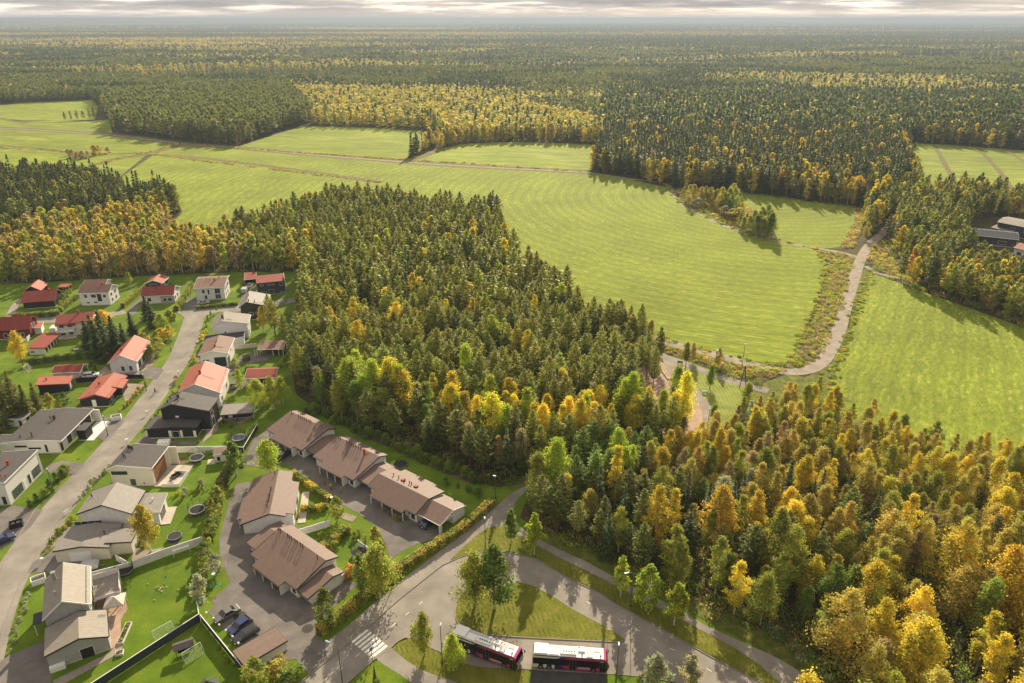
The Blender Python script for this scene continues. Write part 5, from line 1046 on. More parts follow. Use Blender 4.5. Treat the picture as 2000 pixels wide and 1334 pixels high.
for t in TREES[:1900]:
    p_=PX(t[1],t[2]); b_=BB.setdefault(t[5],[9e9,-9e9,9e9,-9e9]); b_[0]=min(b_[0],max(0,p_[0]));b_[1]=max(b_[1],min(2000,p_[0]));b_[2]=min(b_[2],p_[1]);b_[3]=max(b_[3],min(1400,p_[1])); HM.setdefault(t[5],[]).append(t[3])
for t in TREES[1900:]: BB.setdefault(t[5],[0,2000,0,1400]); HM.setdefault(t[5],[14])
HM={k:sum(v)/len(v) for k,v in HM.items()}
for t in TREES:
    kind,x,y,h,tint,zn=t; px,py=PX(x,y,h)
    if cnt[kind]<300 and -10<px<2010 and py<1334:
        cnt[kind]+=1; ln=CATN[kind]
        bx=BB[zn]; fx=(PX(x,y)[0]-bx[0])/(bx[1]-bx[0]+1); fy=(PX(x,y)[1]-bx[2])/(bx[3]-bx[2]+1)
        where=('left','middle','right')[min(2,max(0,int(fx*3)))]+' '+('back','centre','front')[min(2,max(0,int(fy*3)))]; where={'middle centre':'very middle','middle back':'back','middle front':'front'}.get(where,where)
        size='tall ' if h>HM[zn]*1.1 else 'short ' if h<HM[zn]*.88 else ''
        g_=f'{size}{TW[tint]} {PL[ln]}, {where} of the {LABZ[zn]}'
        plant(kind,x,y,h,tint,f'{size}{TW[tint]} {ln} in the {where} of the {LABZ[zn]}',g_,random.uniform(1.1,1.45)*FATZ.get(zn,1) if kind!='aspen' else random.uniform(.8,1.1))
    else: REST.append(t)
# scatterers for the rest: one object per kind, real instanced trees
def collection_of(meshes,tag_):
    c=bpy.data.collections.new(tag_)
    for i,m in enumerate(meshes):
        o=bpy.data.objects.new(f'{tag_}_{i}',m); c.objects.link(o)
    return c
def joined(crown,trunk,name):
    """far wood templates carry their trunk in the same mesh"""
    return crown
def scatter(name,pts,coll,label=None):
    """pts rows: x y z rot sxy sz idx r g b"""
    A=np.array(pts,dtype=np.float32); n=len(A)
    me=bpy.data.meshes.new(name); me.vertices.add(n); me.vertices.foreach_set('co',A[:,:3].ravel())
    def att(nm,ty,data,fld):
        a=me.attributes.new(nm,ty,'POINT'); a.data.foreach_set(fld,data.ravel())
    att('rotz','FLOAT',A[:,3].copy(),'value'); att('sxy','FLOAT',A[:,4].copy(),'value'); att('szz','FLOAT',A[:,5].copy(),'value')
    a=me.attributes.new('pick','INT','POINT'); a.data.foreach_set('value',A[:,6].astype(np.int32))
    att('tint','FLOAT_VECTOR',A[:,7:10].copy(),'vector')
    o=bpy.data.objects.new(name,me); COL.objects.link(o); tag(o,None,None,None,'stuff')
    ng=bpy.data.node_groups.new(name,'GeometryNodeTree'); ng.interface.new_socket('Geometry',in_out='INPUT',socket_type='NodeSocketGeometry'); ng.interface.new_socket('Geometry',in_out='OUTPUT',socket_type='NodeSocketGeometry')
    gi=N(ng,'NodeGroupInput');go=N(ng,'NodeGroupOutput');ip=N(ng,'GeometryNodeInstanceOnPoints');ci=N(ng,'GeometryNodeCollectionInfo')
    ci.inputs['Collection'].default_value=coll; ci.inputs['Separate Children'].default_value=True; ci.inputs['Reset Children'].default_value=True
    def na(nm,ty):
        q=N(ng,'GeometryNodeInputNamedAttribute',data_type=ty); q.inputs['Name'].default_value=nm; return q.outputs['Attribute']
    cr_=N(ng,'ShaderNodeCombineXYZ'); ng.links.new(na('rotz','FLOAT'),cr_.inputs[2]); cs=N(ng,'ShaderNodeCombineXYZ'); sx=na('sxy','FLOAT'); ng.links.new(sx,cs.inputs[0]); ng.links.new(sx,cs.inputs[1]); ng.links.new(na('szz','FLOAT'),cs.inputs[2])
    ng.links.new(gi.outputs[0],ip.inputs['Points']); ng.links.new(ci.outputs[0],ip.inputs['Instance']); ip.inputs['Pick Instance'].default_value=True; ng.links.new(na('pick','INT'),ip.inputs['Instance Index'])
    e2r=N(ng,'FunctionNodeEulerToRotation'); ng.links.new(cr_.outputs[0],e2r.inputs[0]); ng.links.new(e2r.outputs[0],ip.inputs['Rotation']); ng.links.new(cs.outputs[0],ip.inputs['Scale']); ng.links.new(ip.outputs[0],go.inputs[0])
    md=o.modifiers.new('trees','NODES'); md.node_group=ng; return o
def withtrunk(me,h,r,m):
    mb=MB(); mb.tube([(0,0,0),(0,0,h*.5),(0,0,h*.9)],[r,r*.8,r*.2],5,False)
    nv=len(me.vertices); co=np.empty(nv*3,np.float32); me.vertices.foreach_get('co',co); nf=len(me.polygons)
    vs=np.concatenate([co.reshape(-1,3),np.array(mb.v,np.float32)]); var=np.empty(nf*3,np.float32); me.attributes['leafvar'].data.foreach_get('vector',var)
    fs=[tuple(p.vertices) for p in me.polygons]+[tuple(i+nv for i in f) for f in mb.f]
    n=bpy.data.meshes.new(me.name+'_t'); n.from_pydata(vs.tolist(),[],fs); n.materials.append(me.materials[0]); n.materials.append(m)
    idx=np.zeros(len(fs),np.int32); idx[nf:]=1; n.polygons.foreach_set('material_index',idx)
    a=n.attributes.new('leafvar','FLOAT_VECTOR','FACE'); a.data.foreach_set('vector',np.concatenate([var,np.ones(len(mb.f)*3,np.float32)])); n.update(); return n
TB={'birch':(M_BIRCHB,14),'pine':(M_PINEB,14),'spruce':(M_BARK,16)}
hiC={k:collection_of([withtrunk(c,h0,.15,TB[k][0]) for c,_,h0 in LIB[k][:3]],'t_'+k) for k in ('birch','pine','spruce')}
midC={k:collection_of([withtrunk(c,TB[k][1],.16,TB[k][0]) for c in MID[k]],'m_'+k) for k in MID}
farC={k:collection_of(FAR[k],'f_'+k) for k in FAR}
# each kind: near, middle and far sets live in one collection so that the rest of a kind stays ONE object
allC={}
for k in ('birch','pine','spruce'):
    c=bpy.data.collections.new('wood_'+k); L_=[]
    for src in (hiC[k],midC[k],farC[k]):
        for o in src.objects: L_.append(o.data)
    for i,me in enumerate(L_):
        o=bpy.data.objects.new(f'w_{k}_{i:02d}',me); c.objects.link(o)
    allC[k]=c
PTS={'birch':[],'pine':[],'spruce':[]}
H0={'birch':14,'pine':14,'spruce':16}
for kind,x,y,h,tint,zn in REST:
    k=kindkey(kind); d=math.hypot(x,y); s=h/H0[k]; lod=random.randrange(3) if d<230 else 3+random.randrange(3)
    PTS[k].append((x,y,0,random.uniform(0,6.28),s*random.uniform(1.05,1.4)*(1.3 if kind=='aspen' else 1)*FATZ.get(zn,1),s,lod,*tintof(tint)))
FP=wedge(640,1500,6.2); FP=np.concatenate([FP,wedge(1500,2700,10)]); FP=FP[~openmask(FP[:,0],FP[:,1],2)]
n1=vnoise(FP[:,0]/1.9,FP[:,1],.0042,1.7); n2=vnoise(FP[:,0]/1.6,FP[:,1],.012,5.1); n3=vnoise(FP[:,0]/3,FP[:,1],.0028,9.9)
pxf=FP[:,0]/FP[:,1]
ZF=[z for z in Z if z[0] in ('north_dark','north_gold','north_right')]
zf=np.full(len(FP),-1)
for i,z_ in enumerate(ZF): zf[(zf<0)&vin(z_[1],FP[:,0],FP[:,1])]=i
for i,(x,y) in enumerate(FP):
    # glades: thinner ground now and then
    if n3[i]>.40 and random.random()<.8: continue
    gold=min(.8,max(.05,(n1[i]*1.5+n2[i]*.5-(.16 if pxf[i]>.15 else -.03))*2.2))
    if zf[i]>=0:
        mx_=ZF[zf[i]][2]; k=random.choices(range(len(mx_)),[m[0] for m in mx_])[0]; _,kind,tint,h0,h1=mx_[k]; kind=kindkey(kind)
    else:
        r_=random.random()
        if r_<gold: kind='birch'; tint=random.choice(('gold','ochre','ochre','olive','ochre','brown')); h0,h1=11,15
        elif n2[i]+.5*n1[i]>random.gauss(0,.06): kind='spruce'; tint='spruce'; h0,h1=12,18
        else: kind='pine'; tint='pine_dark'; h0,h1=11,16
    h=random.uniform(h0,h1); s=h/H0[kind]; far=y>1500
    PTS[kind].append((x,y,0,random.uniform(0,6.28),s*(random.uniform(1.25,1.7) if not far else random.uniform(1.9,2.6)),s*(1 if not far else 1.05),6+random.randrange(2),*[(1.0 if kind=='birch' else 1.4)*q for q in tintof(tint)]))
for k,nm in (('birch','birch_wood'),('pine','pine_wood'),('spruce','spruce_wood')): scatter(nm,PTS[k],allC[k])
# beyond 2.7 km: patches of canopy
def patch(name,seed,mixc):
    g=np.random.default_rng(seed); V=[];F=[];va=[]
    for i in range(46):
        x,y=g.uniform(-40,40,2); c,isb=mixc(g); h=g.uniform(10,17); r=g.uniform(3,5.5) if isb else g.uniform(2.6,4); n=5; b=len(V); zb=h*.25
        for k in range(n): a=2*PI*k/n+g.uniform(-.4,.4); V.append((x+math.cos(a)*r,y+math.sin(a)*r,zb if not isb else h*.5))
        V.append((x,y,h)); V.append((x,y,0 if not isb else h*.1))
        for k in range(n): F.append((b+k,b+(k+1)%n,b+n)); F.append((b+(k+1)%n,b+k,b+n+1)); va+= [tuple(q*g.uniform(.85,1.15) for q in c)]*2
    me=bpy.data.meshes.new(name); me.from_pydata(V,[],F); a=me.attributes.new('leafvar','FLOAT_VECTOR','FACE'); a.data.foreach_set('vector',np.array(va,np.float32).ravel()); me.materials.append(L_NEEDLE); return me
def mc(p):
    def f(g):
        if g.uniform()<p: return (TINT['gold'] if g.uniform()<.5 else TINT['ochre']),True
        return (TINT['spruce'] if g.uniform()<.5 else TINT['pine_dark']),False
    return f
patC=collection_of([patch('canopy',200+i,mc(p)) for i,p in enumerate((.03,.05,.3,.75,.0))],'patch')
DP=np.concatenate([wedge(2700,7000,72,200),wedge(7000,16000,190,400)])
a1=vnoise(DP[:,0]/3,DP[:,1],.0013,2.2); a2=vnoise(DP[:,0]/4,DP[:,1],.0006,7.7); pts=[]
dm=openmask(DP[:,0],DP[:,1],40)
for i,(x,y) in enumerate(DP):
    if dm[i] or a2[i]>.42: continue
    v=a1[i]+random.gauss(0,.08)+(.05 if x<0 else -.05); j=4 if v<-.05 else 0 if v<.12 else 1 if v<.2 else 2 if v<.38 else 3
    s=1.0 if y<7000 else 2.6; pts.append((x,y,0,random.uniform(0,6.28),s,1.0 if y<7000 else 1.4,j,1.3,1.3,1.3))
scatter('distant_wood',pts,patC)
print('TREES',len(TREES),'rest',{k:len(v) for k,v in PTS.items()},'patches',len(pts),cnt)
# undergrowth and rough grass
def tuft(name,h,r,n,leaf,seed,m=None,asp=2.4):
    g=np.random.default_rng(seed); a=g.uniform(0,6.28,n); q=np.sqrt(g.uniform(0,1,n))*r; z=g.uniform(.1,1,n)*h*(1-.5*q/r)
    cen=np.stack([np.cos(a)*q,np.sin(a)*q,z],1); nn=g.normal(size=(n,3)); nn[:,2]*=.5
    return leafmesh(name,cen,nn,leaf*g.uniform(.6,1.3,n),asp,mkvar(n,.4,.08),L_LEAF,np.array([0,0,1.]))
ugC=collection_of([tuft('scrub',1.6,1.5,110,.3,i,asp=1.3) for i in range(3)]+[tuft('reed',.9,1.1,90,.28,10+i) for i in range(3)],'ug')
pts=[]
UP=wedge(52,330,3.1); UP=UP[~openmask(UP[:,0],UP[:,1],.4)]
for x,y in UP:
    if random.random()<.2: continue
    pts.append((x,y,0,random.uniform(0,6.28),random.uniform(.7,1.6),random.uniform(.6,1.7),random.randrange(3),*tintof(random.choice(('green','olive','brown','green','olive')),.2)))
scatter('undergrowth',pts,ugC)
pts=[]
def fill(px,step,idx,tints,s=(.6,1.2)):
    P=GP(px); X=[p[0] for p in P];Y=[p[1] for p in P]
    for x in np.arange(min(X),max(X),step):
        for y in np.arange(min(Y),max(Y),step):
            xx=x+random.uniform(-.5,.5)*step; yy=y+random.uniform(-.5,.5)*step
            if inpoly(P,xx,yy): pts.append((xx,yy,.03,random.uniform(0,6.28),random.uniform(*s),random.uniform(*s),random.choice(idx),*tintof(random.choice(tints),.18)))
fill([(1588,490),(1650,495),(1666,505),(1655,560),(1625,650),(1600,700),(1560,722),(1532,716),(1552,700),(1570,672),(1604,585),(1622,520),(1612,498)],1.8,(0,1,3,4,5),('brown','olive','brown','olive'),(.5,1.1))
fill([(1672,407),(1690,411),(1688,440),(1665,484),(1642,485),(1668,435)],2.0,(0,3,4),('ochre','brown'))
fill([(1702,484),(1728,468),(1740,500),(1758,530),(1785,546),(1740,540),(1706,518)],1.9,(3,4,5,0),('ochre','olive','brown'))
fill([(1318,372),(1345,368),(1450,377),(1455,405),(1500,427),(1510,466),(1470,456),(1400,430),(1345,401)],2.2,(0,1,3,4),('ochre','olive','brown'))
fill([(1296,676),(1440,712),(1530,724),(1500,738),(1440,734),(1380,712),(1302,688)],1.6,(3,4,5,0),('ochre','brown','olive'))
fill([(1690,540),(1700,545),(1668,620),(1640,700),(1615,750),(1590,738),(1640,700),(1664,610),(1680,550)],2.6,(3,4,0),('green','olive','green'),(.4,.9))
fill([(1800,1125),(1812,1160),(1830,1240),(1870,1330),(1900,1330),(1860,1240),(1840,1180),(1825,1130)],1.3,(0,1,2),('silver','olive','green'),(.7,1.4))
fill([(1540,1270),(1500,1235),(1460,1210),(1380,1170),(1385,1162),(1470,1200),(1540,1245),(1640,1320),(1620,1334)],1.0,(3,4,5,0),('green','olive','silver'),(.5,1.0))
for a,b in [((352,281),(190,322)),((352,282),(1150,336)),((275,299),(740,356)),((850,260),(800,316)),((1228,636),(1290,662)),((-60,285),(215,301))]:
    A=G(*a);B=G(*b); L_=(B-A).length
    for i in range(int(L_/2.2)): p=A.lerp(B,random.random()); pts.append((p.x+random.gauss(0,1.4),p.y+random.gauss(0,1.2),.03,random.uniform(0,6.28),random.uniform(.6,1.5),random.uniform(.4,1.1),random.choice((3,4,5,0)),*tintof(random.choice(('ochre','brown','olive')),.2)))
for ln in ([(1290,662),(1440,701),(1520,713),(1546,703),(1562,672),(1604,585),(1615,520),(1604,492)],[(1700,534),(1690,560),(1668,620),(1642,700),(1622,755)],[(1604,487),(1520,471),(1470,460),(1400,433),(1330,397),(1300,360)],[(462,288),(600,300),(790,312)],[(1440,373),(1530,387),(1672,405)]):
    for a,b in zip(ln[:-1],ln[1:]):
        A=G(*a);B=G(*b)
        for i in range(int((B-A).length/1.1)): p=A.lerp(B,random.random()); pts.append((p.x+random.gauss(0,.9),p.y+random.gauss(0,.9),.03,random.uniform(0,6.28),random.uniform(.5,1.2),random.uniform(.3,.8),random.choice((3,4,5)),*tintof(random.choice(('green','olive','olive','ochre')),.2)))
scatter('rough_grass',pts,ugC)
# copse and field bushes
for px,h,k,t in [((1690,470),9,'birch','ochre'),((1696,455),11,'birch','olive'),((1702,440),12,'pine','pine'),((1712,430),13,'birch','gold'),((1690,440),10,'birch','gold'),((1700,420),13,'spruce','spruce'),((1715,412),14,'pine','pine_dark'),((1726,420),13,'pine','pine'),((1690,412),12,'pine','pine_dark'),((1730,405),14,'spruce','spruce'),((1742,412),14,'pine','pine_dark'),((1704,404),13,'birch','gold'),((1752,402),13,'birch','olive'),((1684,456),6,'birch','olive'),((1686,425),9,'birch','olive'),((1722,400),14,'pine','pine'),((1764,395),14,'spruce','spruce')]:
    x,y=at(px); plant(k,x,y,h,t,f'{TW[t]} {CATN[k]} left of the gravel road where it enters the wood',f'{TW[t]} {PL[CATN[k]]} left of the gravel road',1.3)
for px,h,t in [((1338,392),10,'olive'),((1368,400),10,'ochre'),((1388,396),9,'gold'),((1398,404),10,'olive'),((1408,404),11,'gold'),((1418,416),11,'olive'),((1426,420),11,'green'),((1436,422),11,'olive'),((1446,428),9,'ochre'),((1444,446),8,'olive'),((1456,448),8,'ochre'),((1462,456),9,'olive'),((1476,462),11,'green'),((1484,450),12,'olive'),((1502,468),13,'green'),((1430,400),12,'olive'),((1345,402),12,'ochre'),((1353,398),11,'ochre'),((1362,404),5,'silver'),((1376,398),10,'olive'),((1384,402),10,'olive'),((1394,404),9,'ochre'),((1402,412),9,'gold'),((1412,414),11,'green'),((1422,408),12,'olive'),((1432,408),12,'olive'),((1440,416),11,'green'),
   ((1416,424),6,'brown'),((1428,430),6,'brown'),((1440,432),7,'ochre'),((1450,455),8,'olive'),((1470,452),11,'ochre'),((1480,458),12,'olive'),((1495,455),14,'green'),((1500,460),13,'olive'),((1488,464),10,'ochre')]:
    x,y=at(px); plant('birch' if h>7 else 'shrub',x,y,h,t,f'{TW[t]} autumn tree in the field copse' if h>7 else f'{TW[t]} bush in the field copse',f'{TW[t]} trees of the field copse' if h>7 else f'{TW[t]} bushes of the field copse',1.5)
for px,h,t in [((135,304),5,'brown'),((142,308),6,'brown'),((152,310),5,'brown'),((163,310),6,'brown'),((172,308),5,'brown'),((186,304),8,'ochre'),((194,302),7,'ochre'),((212,300),5,'brown')]:
    x,y=at(px); plant('shrub',x,y,h,t,'brown bush of the clump between the left fields','bushes between the left fields',1.0)
for px,h,t in [((852,286),12,'ochre'),((856,280),12,'gold'),((860,275),13,'olive'),((864,288),11,'gold'),((868,282),13,'ochre'),((872,276),13,'olive'),((876,286),12,'olive'),((880,280),13,'ochre'),((886,284),12,'gold'),((858,268),12,'ochre'),((866,266),13,'olive'),((892,280),13,'olive'),((862,292),9,'ochre'),((874,270),13,'ochre')]:
    x,y=at(px); plant('birch',x,y,h,t,f'{TW[t]} birch in the belt dividing the two far green fields',f'{TW[t]} birches between the two far fields',1.5)
for px,h in [((296,414),11),((310,416),13),((324,420),13),((338,418),12),((346,414),10),((330,410),12),((318,408),12)]:
    x,y=at(px); plant('birch',x,y,h,'olive','dark olive tree at the wood corner jutting into the field','wood corner trees jutting into the field',1.25)
for px,h in [((128,236),9),((140,236),10),((152,235),10),((164,234),9),((176,233),10),((186,232),12)]:
    x,y=at(px); plant('birch',x,y,h,'olive','olive tree in the short belt between the far left fields','tree belt between the far left fields',1.3)
# ------------------------------------------------------------------ air
def haze():
    m=bpy.data.materials.new('haze'); m.use_nodes=True; t=m.node_tree; t.nodes.clear(); o=N(t,'ShaderNodeOutputMaterial'); v=N(t,'ShaderNodeVolumePrincipled')
    v.inputs['Density'].default_value=HAZE; v.inputs['Color'].default_value=(.27,.325,.41,1); v.inputs['Anisotropy'].default_value=.25
    t.links.new(v.outputs[0],o.inputs['Volume'])
    mb=MB(); mb.box(-43000,43000,-43000,43000,-1,CAMH+4); mb.build('haze',m,kind='stuff')
HAZE=1.6e-4

# ------------------------------------------------------------------ vehicles
def paint(name,c,rough=.3,metal=.0): return mat(name,c,rough,metal,var=.03,spec=.5,coat=.5)
P_MAG=paint('magenta_paint',(.50,.035,.19)); P_NAVY=paint('navy_paint',(.03,.035,.14)); P_BUSW=paint('bus_white',(.74,.73,.71)); P_BUSG=paint('bus_grey',(.42,.42,.43)); P_BLACKG=mat('black_glass',(.012,.014,.018),.08,spec=.8)
P_SILVER=paint('grey_silver_paint',(.20,.19,.18),.3,.6); P_BLUE=paint('dark_blue_paint',(.015,.03,.10)); P_BLK=paint('black_paint',(.018,.018,.02)); P_WHITE=paint('white_paint',(.72,.72,.70))
M_RED=mat('red_lens',(.45,.02,.02),.2,spec=.6); M_LENS=mat('clear_lens',(.7,.7,.68),.15,spec=.7); M_AD=mat('pale_blue_banner',(.36,.46,.58),.4); M_AMBER=mat('amber_text',(.75,.45,.10),.5)
def wheel(root_,x,y,r=.33,w=.22,rim=M_RIM):
    s=1 if y>0 else -1; m=MB(); m.prism([(x+r*math.cos(2*PI*k/18),r+.0+r*math.sin(2*PI*k/18)) for k in range(18)],'y',y-w/2,y+w/2); o=m.build('wheel',M_RUBBER,root_)
    m=MB(); a,b=(y+w/2,y+w/2+.015) if s>0 else (y-w/2-.015,y-w/2); m.prism([(x+r*.62*math.cos(2*PI*k/14),r+r*.62*math.sin(2*PI*k/14)) for k in range(14)],'y',a,b); m.build('rim',rim,o)
def bus(p,rz,label):
    e=empty('city_bus',p,rz,label,'bus','city buses at the stop'); L=12.2;W=2.55;H=3.0
    m=MB(); m.prism([(-L/2,.35),(L/2-.25,.35),(L/2,.9),(L/2-.05,2.0),(L/2-.35,H-.12),(L/2-.6,H),(-L/2+.25,H),(-L/2,H-.25)],'y',-W/2,W/2); m.build('body',P_BLK,e,bevel=.09)
    m=MB(); m.prism([(-L/2+.12,.5),(-L/2+.12,H-.3),(-L/2+.3,H+.005),(-2.9,H+.005)],'y',-W/2+.1,W/2-.1)
    m=MB(); m.box(-L/2+.15,L/2-.75,-W/2+.16,W/2-.16,H,H+.035); m.build('roof',P_BUSW,e,bevel=.02)
    for s in (-1,1):
        y0,y1=(W/2,W/2+.022) if s>0 else (-W/2-.022,-W/2)
        m=MB()
        for a,b in ((-L/2+.05,-L/2+1.0),(-L/2+1.75,-L/2+2.35)): m.box(a,b,y0,y1,.38,1.15)
        m.box(-L/2+3.15,-L/2+3.6,y0,y1,.38,1.15); m.prism([(-L/2+.05,2.55),(-L/2+.05,H-.1),(-L/2+4.6,H-.1),(-L/2+3.9,2.6)],'y',y0,y1); m.build('rear_side_panel',P_BUSW,e)
        m=MB(); m.prism([(-L/2+3.62,.38),(-L/2+3.62,1.15),(-L/2+4.5,1.15),(-L/2+5.3,.38)],'y',y0,y1); m.build('navy_stripe',P_NAVY,e); m=MB(); m.prism([(-L/2+3.95,2.6),(-L/2+4.65,H-.1),(-L/2+5.6,H-.1),(-L/2+4.7,2.6)],'y',y0,y1); m.build('navy_stripe',P_NAVY,e)
        m=MB(); m.prism([(-L/2+4.55,1.15),(-L/2+5.35,.38),(-L/2+5.95,.38),(-L/2+5.95,1.15)],'y',y0,y1); m.box(-L/2+7.1,L/2-2.75,y0,y1,.38,1.15); m.box(L/2-1.9,L/2-1.35,y0,y1,.38,1.15)
        m.prism([(-L/2+4.75,2.6),(-L/2+5.65,H-.1),(L/2-.55,H-.1),(L/2-.2,2.6)],'y',y0,y1); m.build('magenta_side_panel',P_MAG,e)
        MB().box(-L/2+.1,L/2-1.4,y0*.998,y1*.998,1.2,2.56).build('window',P_BLACKG,e)
        yb0,yb1=(W/2+.023,W/2+.035) if s>0 else (-W/2-.035,-W/2-.023)
        MB().box(-L/2+7.4,-L/2+9.3,yb0,yb1,.72,1.05).build('banner',M_AD,e)
        wx=(-L/2+1.38,-L/2+2.72,L/2-2.3)
        for x in wx: wheel(e,x,s*(W/2-.12),.48,.3)
    for a,b in ((-L/2+6.0,-L/2+7.05),(L/2-1.3,L/2-.35)):
        m=MB(); m.box(a,b,-W/2-.03,-W/2,.42,2.45); o=m.build('door',P_BLACKG,e)
        mm=MB(); x=(a+b)/2; mm.box(x-.025,x+.025,-W/2-.045,-W/2-.031,.42,2.45); mm.box(a,a+.04,-W/2-.045,-W/2-.031,.42,2.45); mm.box(b-.04,b,-W/2-.045,-W/2-.031,.42,2.45); mm.build('frame',M_METAL,o)
    m=MB(); m.prism([(L/2+.005,1.05),(L/2+.035,1.05),(L/2-.02,2.05),(L/2-.3,2.75),(L/2-.33,2.74),(L/2-.05,2.0)],'y',-W/2+.12,W/2-.12); m.build('windscreen',P_BLACKG,e)
    m=MB(); m.prism([(L/2-.24,.36),(L/2+.03,.9),(L/2+.03,1.04),(L/2-.02,1.04),(L/2-.26,.5)],'y',-W/2+.02,W/2-.02); m.prism([(L/2-.62,H+.012),(L/2-.36,H-.11),(L/2-.31,2.76),(L/2-.29,2.77),(L/2-.33,H-.08),(L/2-.6,H+.03)],'y',-W/2+.05,W/2-.05); m.build('magenta_front_panel',P_MAG,e)
    for y in (-.85,.85): MB().box(L/2-.06,L/2+.045,y-.18,y+.18,.62,.8).build('headlight',M_LENS,e)
    for y in (-1.0,1.0): MB().box(-L/2-.02,-L/2+.02,y-.1,y+.1,.8,1.4).build('taillight',M_RED,e)
    MB().box(-L/2-.015,-L/2+.02,-1,1,1.5,2.4).build('rear_window',P_BLACKG,e)
    for y in (-1,1): m=MB(); m.bar((L/2-.3,y*1.2,2.6),(L/2+.12,y*1.5,2.35),.05); m.box(L/2+.05,L/2+.2,min(y*1.42,y*1.62),max(y*1.42,y*1.62),1.85,2.3); m.build('mirror',M_DMETAL,e)
    def unit_(x0,x1,y0,y1,z,mt,nm='roof_unit'): return MB().box(x0,x1,y0,y1,H+.036,H+z).build(nm,mt,e,bevel=.03)
    unit_(-L/2+.25,-L/2+2.5,-1.05,1.05,.34,P_BUSW); unit_(-L/2+2.6,-L/2+4.3,-1.0,.35,.2,P_BUSW); ac=unit_(-L/2+4.45,-L/2+7.1,-.85,.25,.36,P_BUSW,'air_conditioner'); unit_(-L/2+7.35,-L/2+8.5,-.05,.95,.26,P_BUSW); unit_(-L/2+8.7,-L/2+9.7,-1.0,1.0,.12,P_BUSG); unit_(-L/2+9.9,-L/2+10.9,.2,.95,.1,P_BUSG,'roof_hatch')
    for k in range(5): x=-L/2+5.05+k*.42; MB().disc((x,-.3),.155,H+.363,H+.38,12).build('fan',M_DMETAL,ac)
    for x,y in ((-L/2+7.5,.75),(-L/2+8.0,-.55),(L/2-1.2,-.6)): MB().disc((x,y),.12,H+.03,H+.3,10).build('roof_vent',M_DMETAL,e)
    m=MB(); m.box(-L/2+2.6,-L/2+7.2,.5,1.02,H+.036,H+.1); m.build('roof_channel',P_BUSG,e)
    MB().box(L/2-1.25,L/2-.75,-W/2-.05,-W/2-.031,2.5,2.66).build('route_display',M_AMBER,e)
    return e
def along(a,b,za,off=0):
    A=G(*a,za);B=G(*b,za);d=(B-A).normalized(); n=Vector((-d.y,d.x,0)); c=(A+B)/2+n*off; return Vector((c.x,c.y,0)),math.atan2(d.y,d.x)
c,r_=along((884,1241),(1006,1287),3.0,1.27); c.z=.055; bus(c,r_,'pink and white bus turning around the grass island, rear half behind a birch')
c,r_=along((1041,1303),(1185,1314),.35,1.27); c.z=.055; bus(c,r_,'pink and white bus standing straight at the dark bus bay')
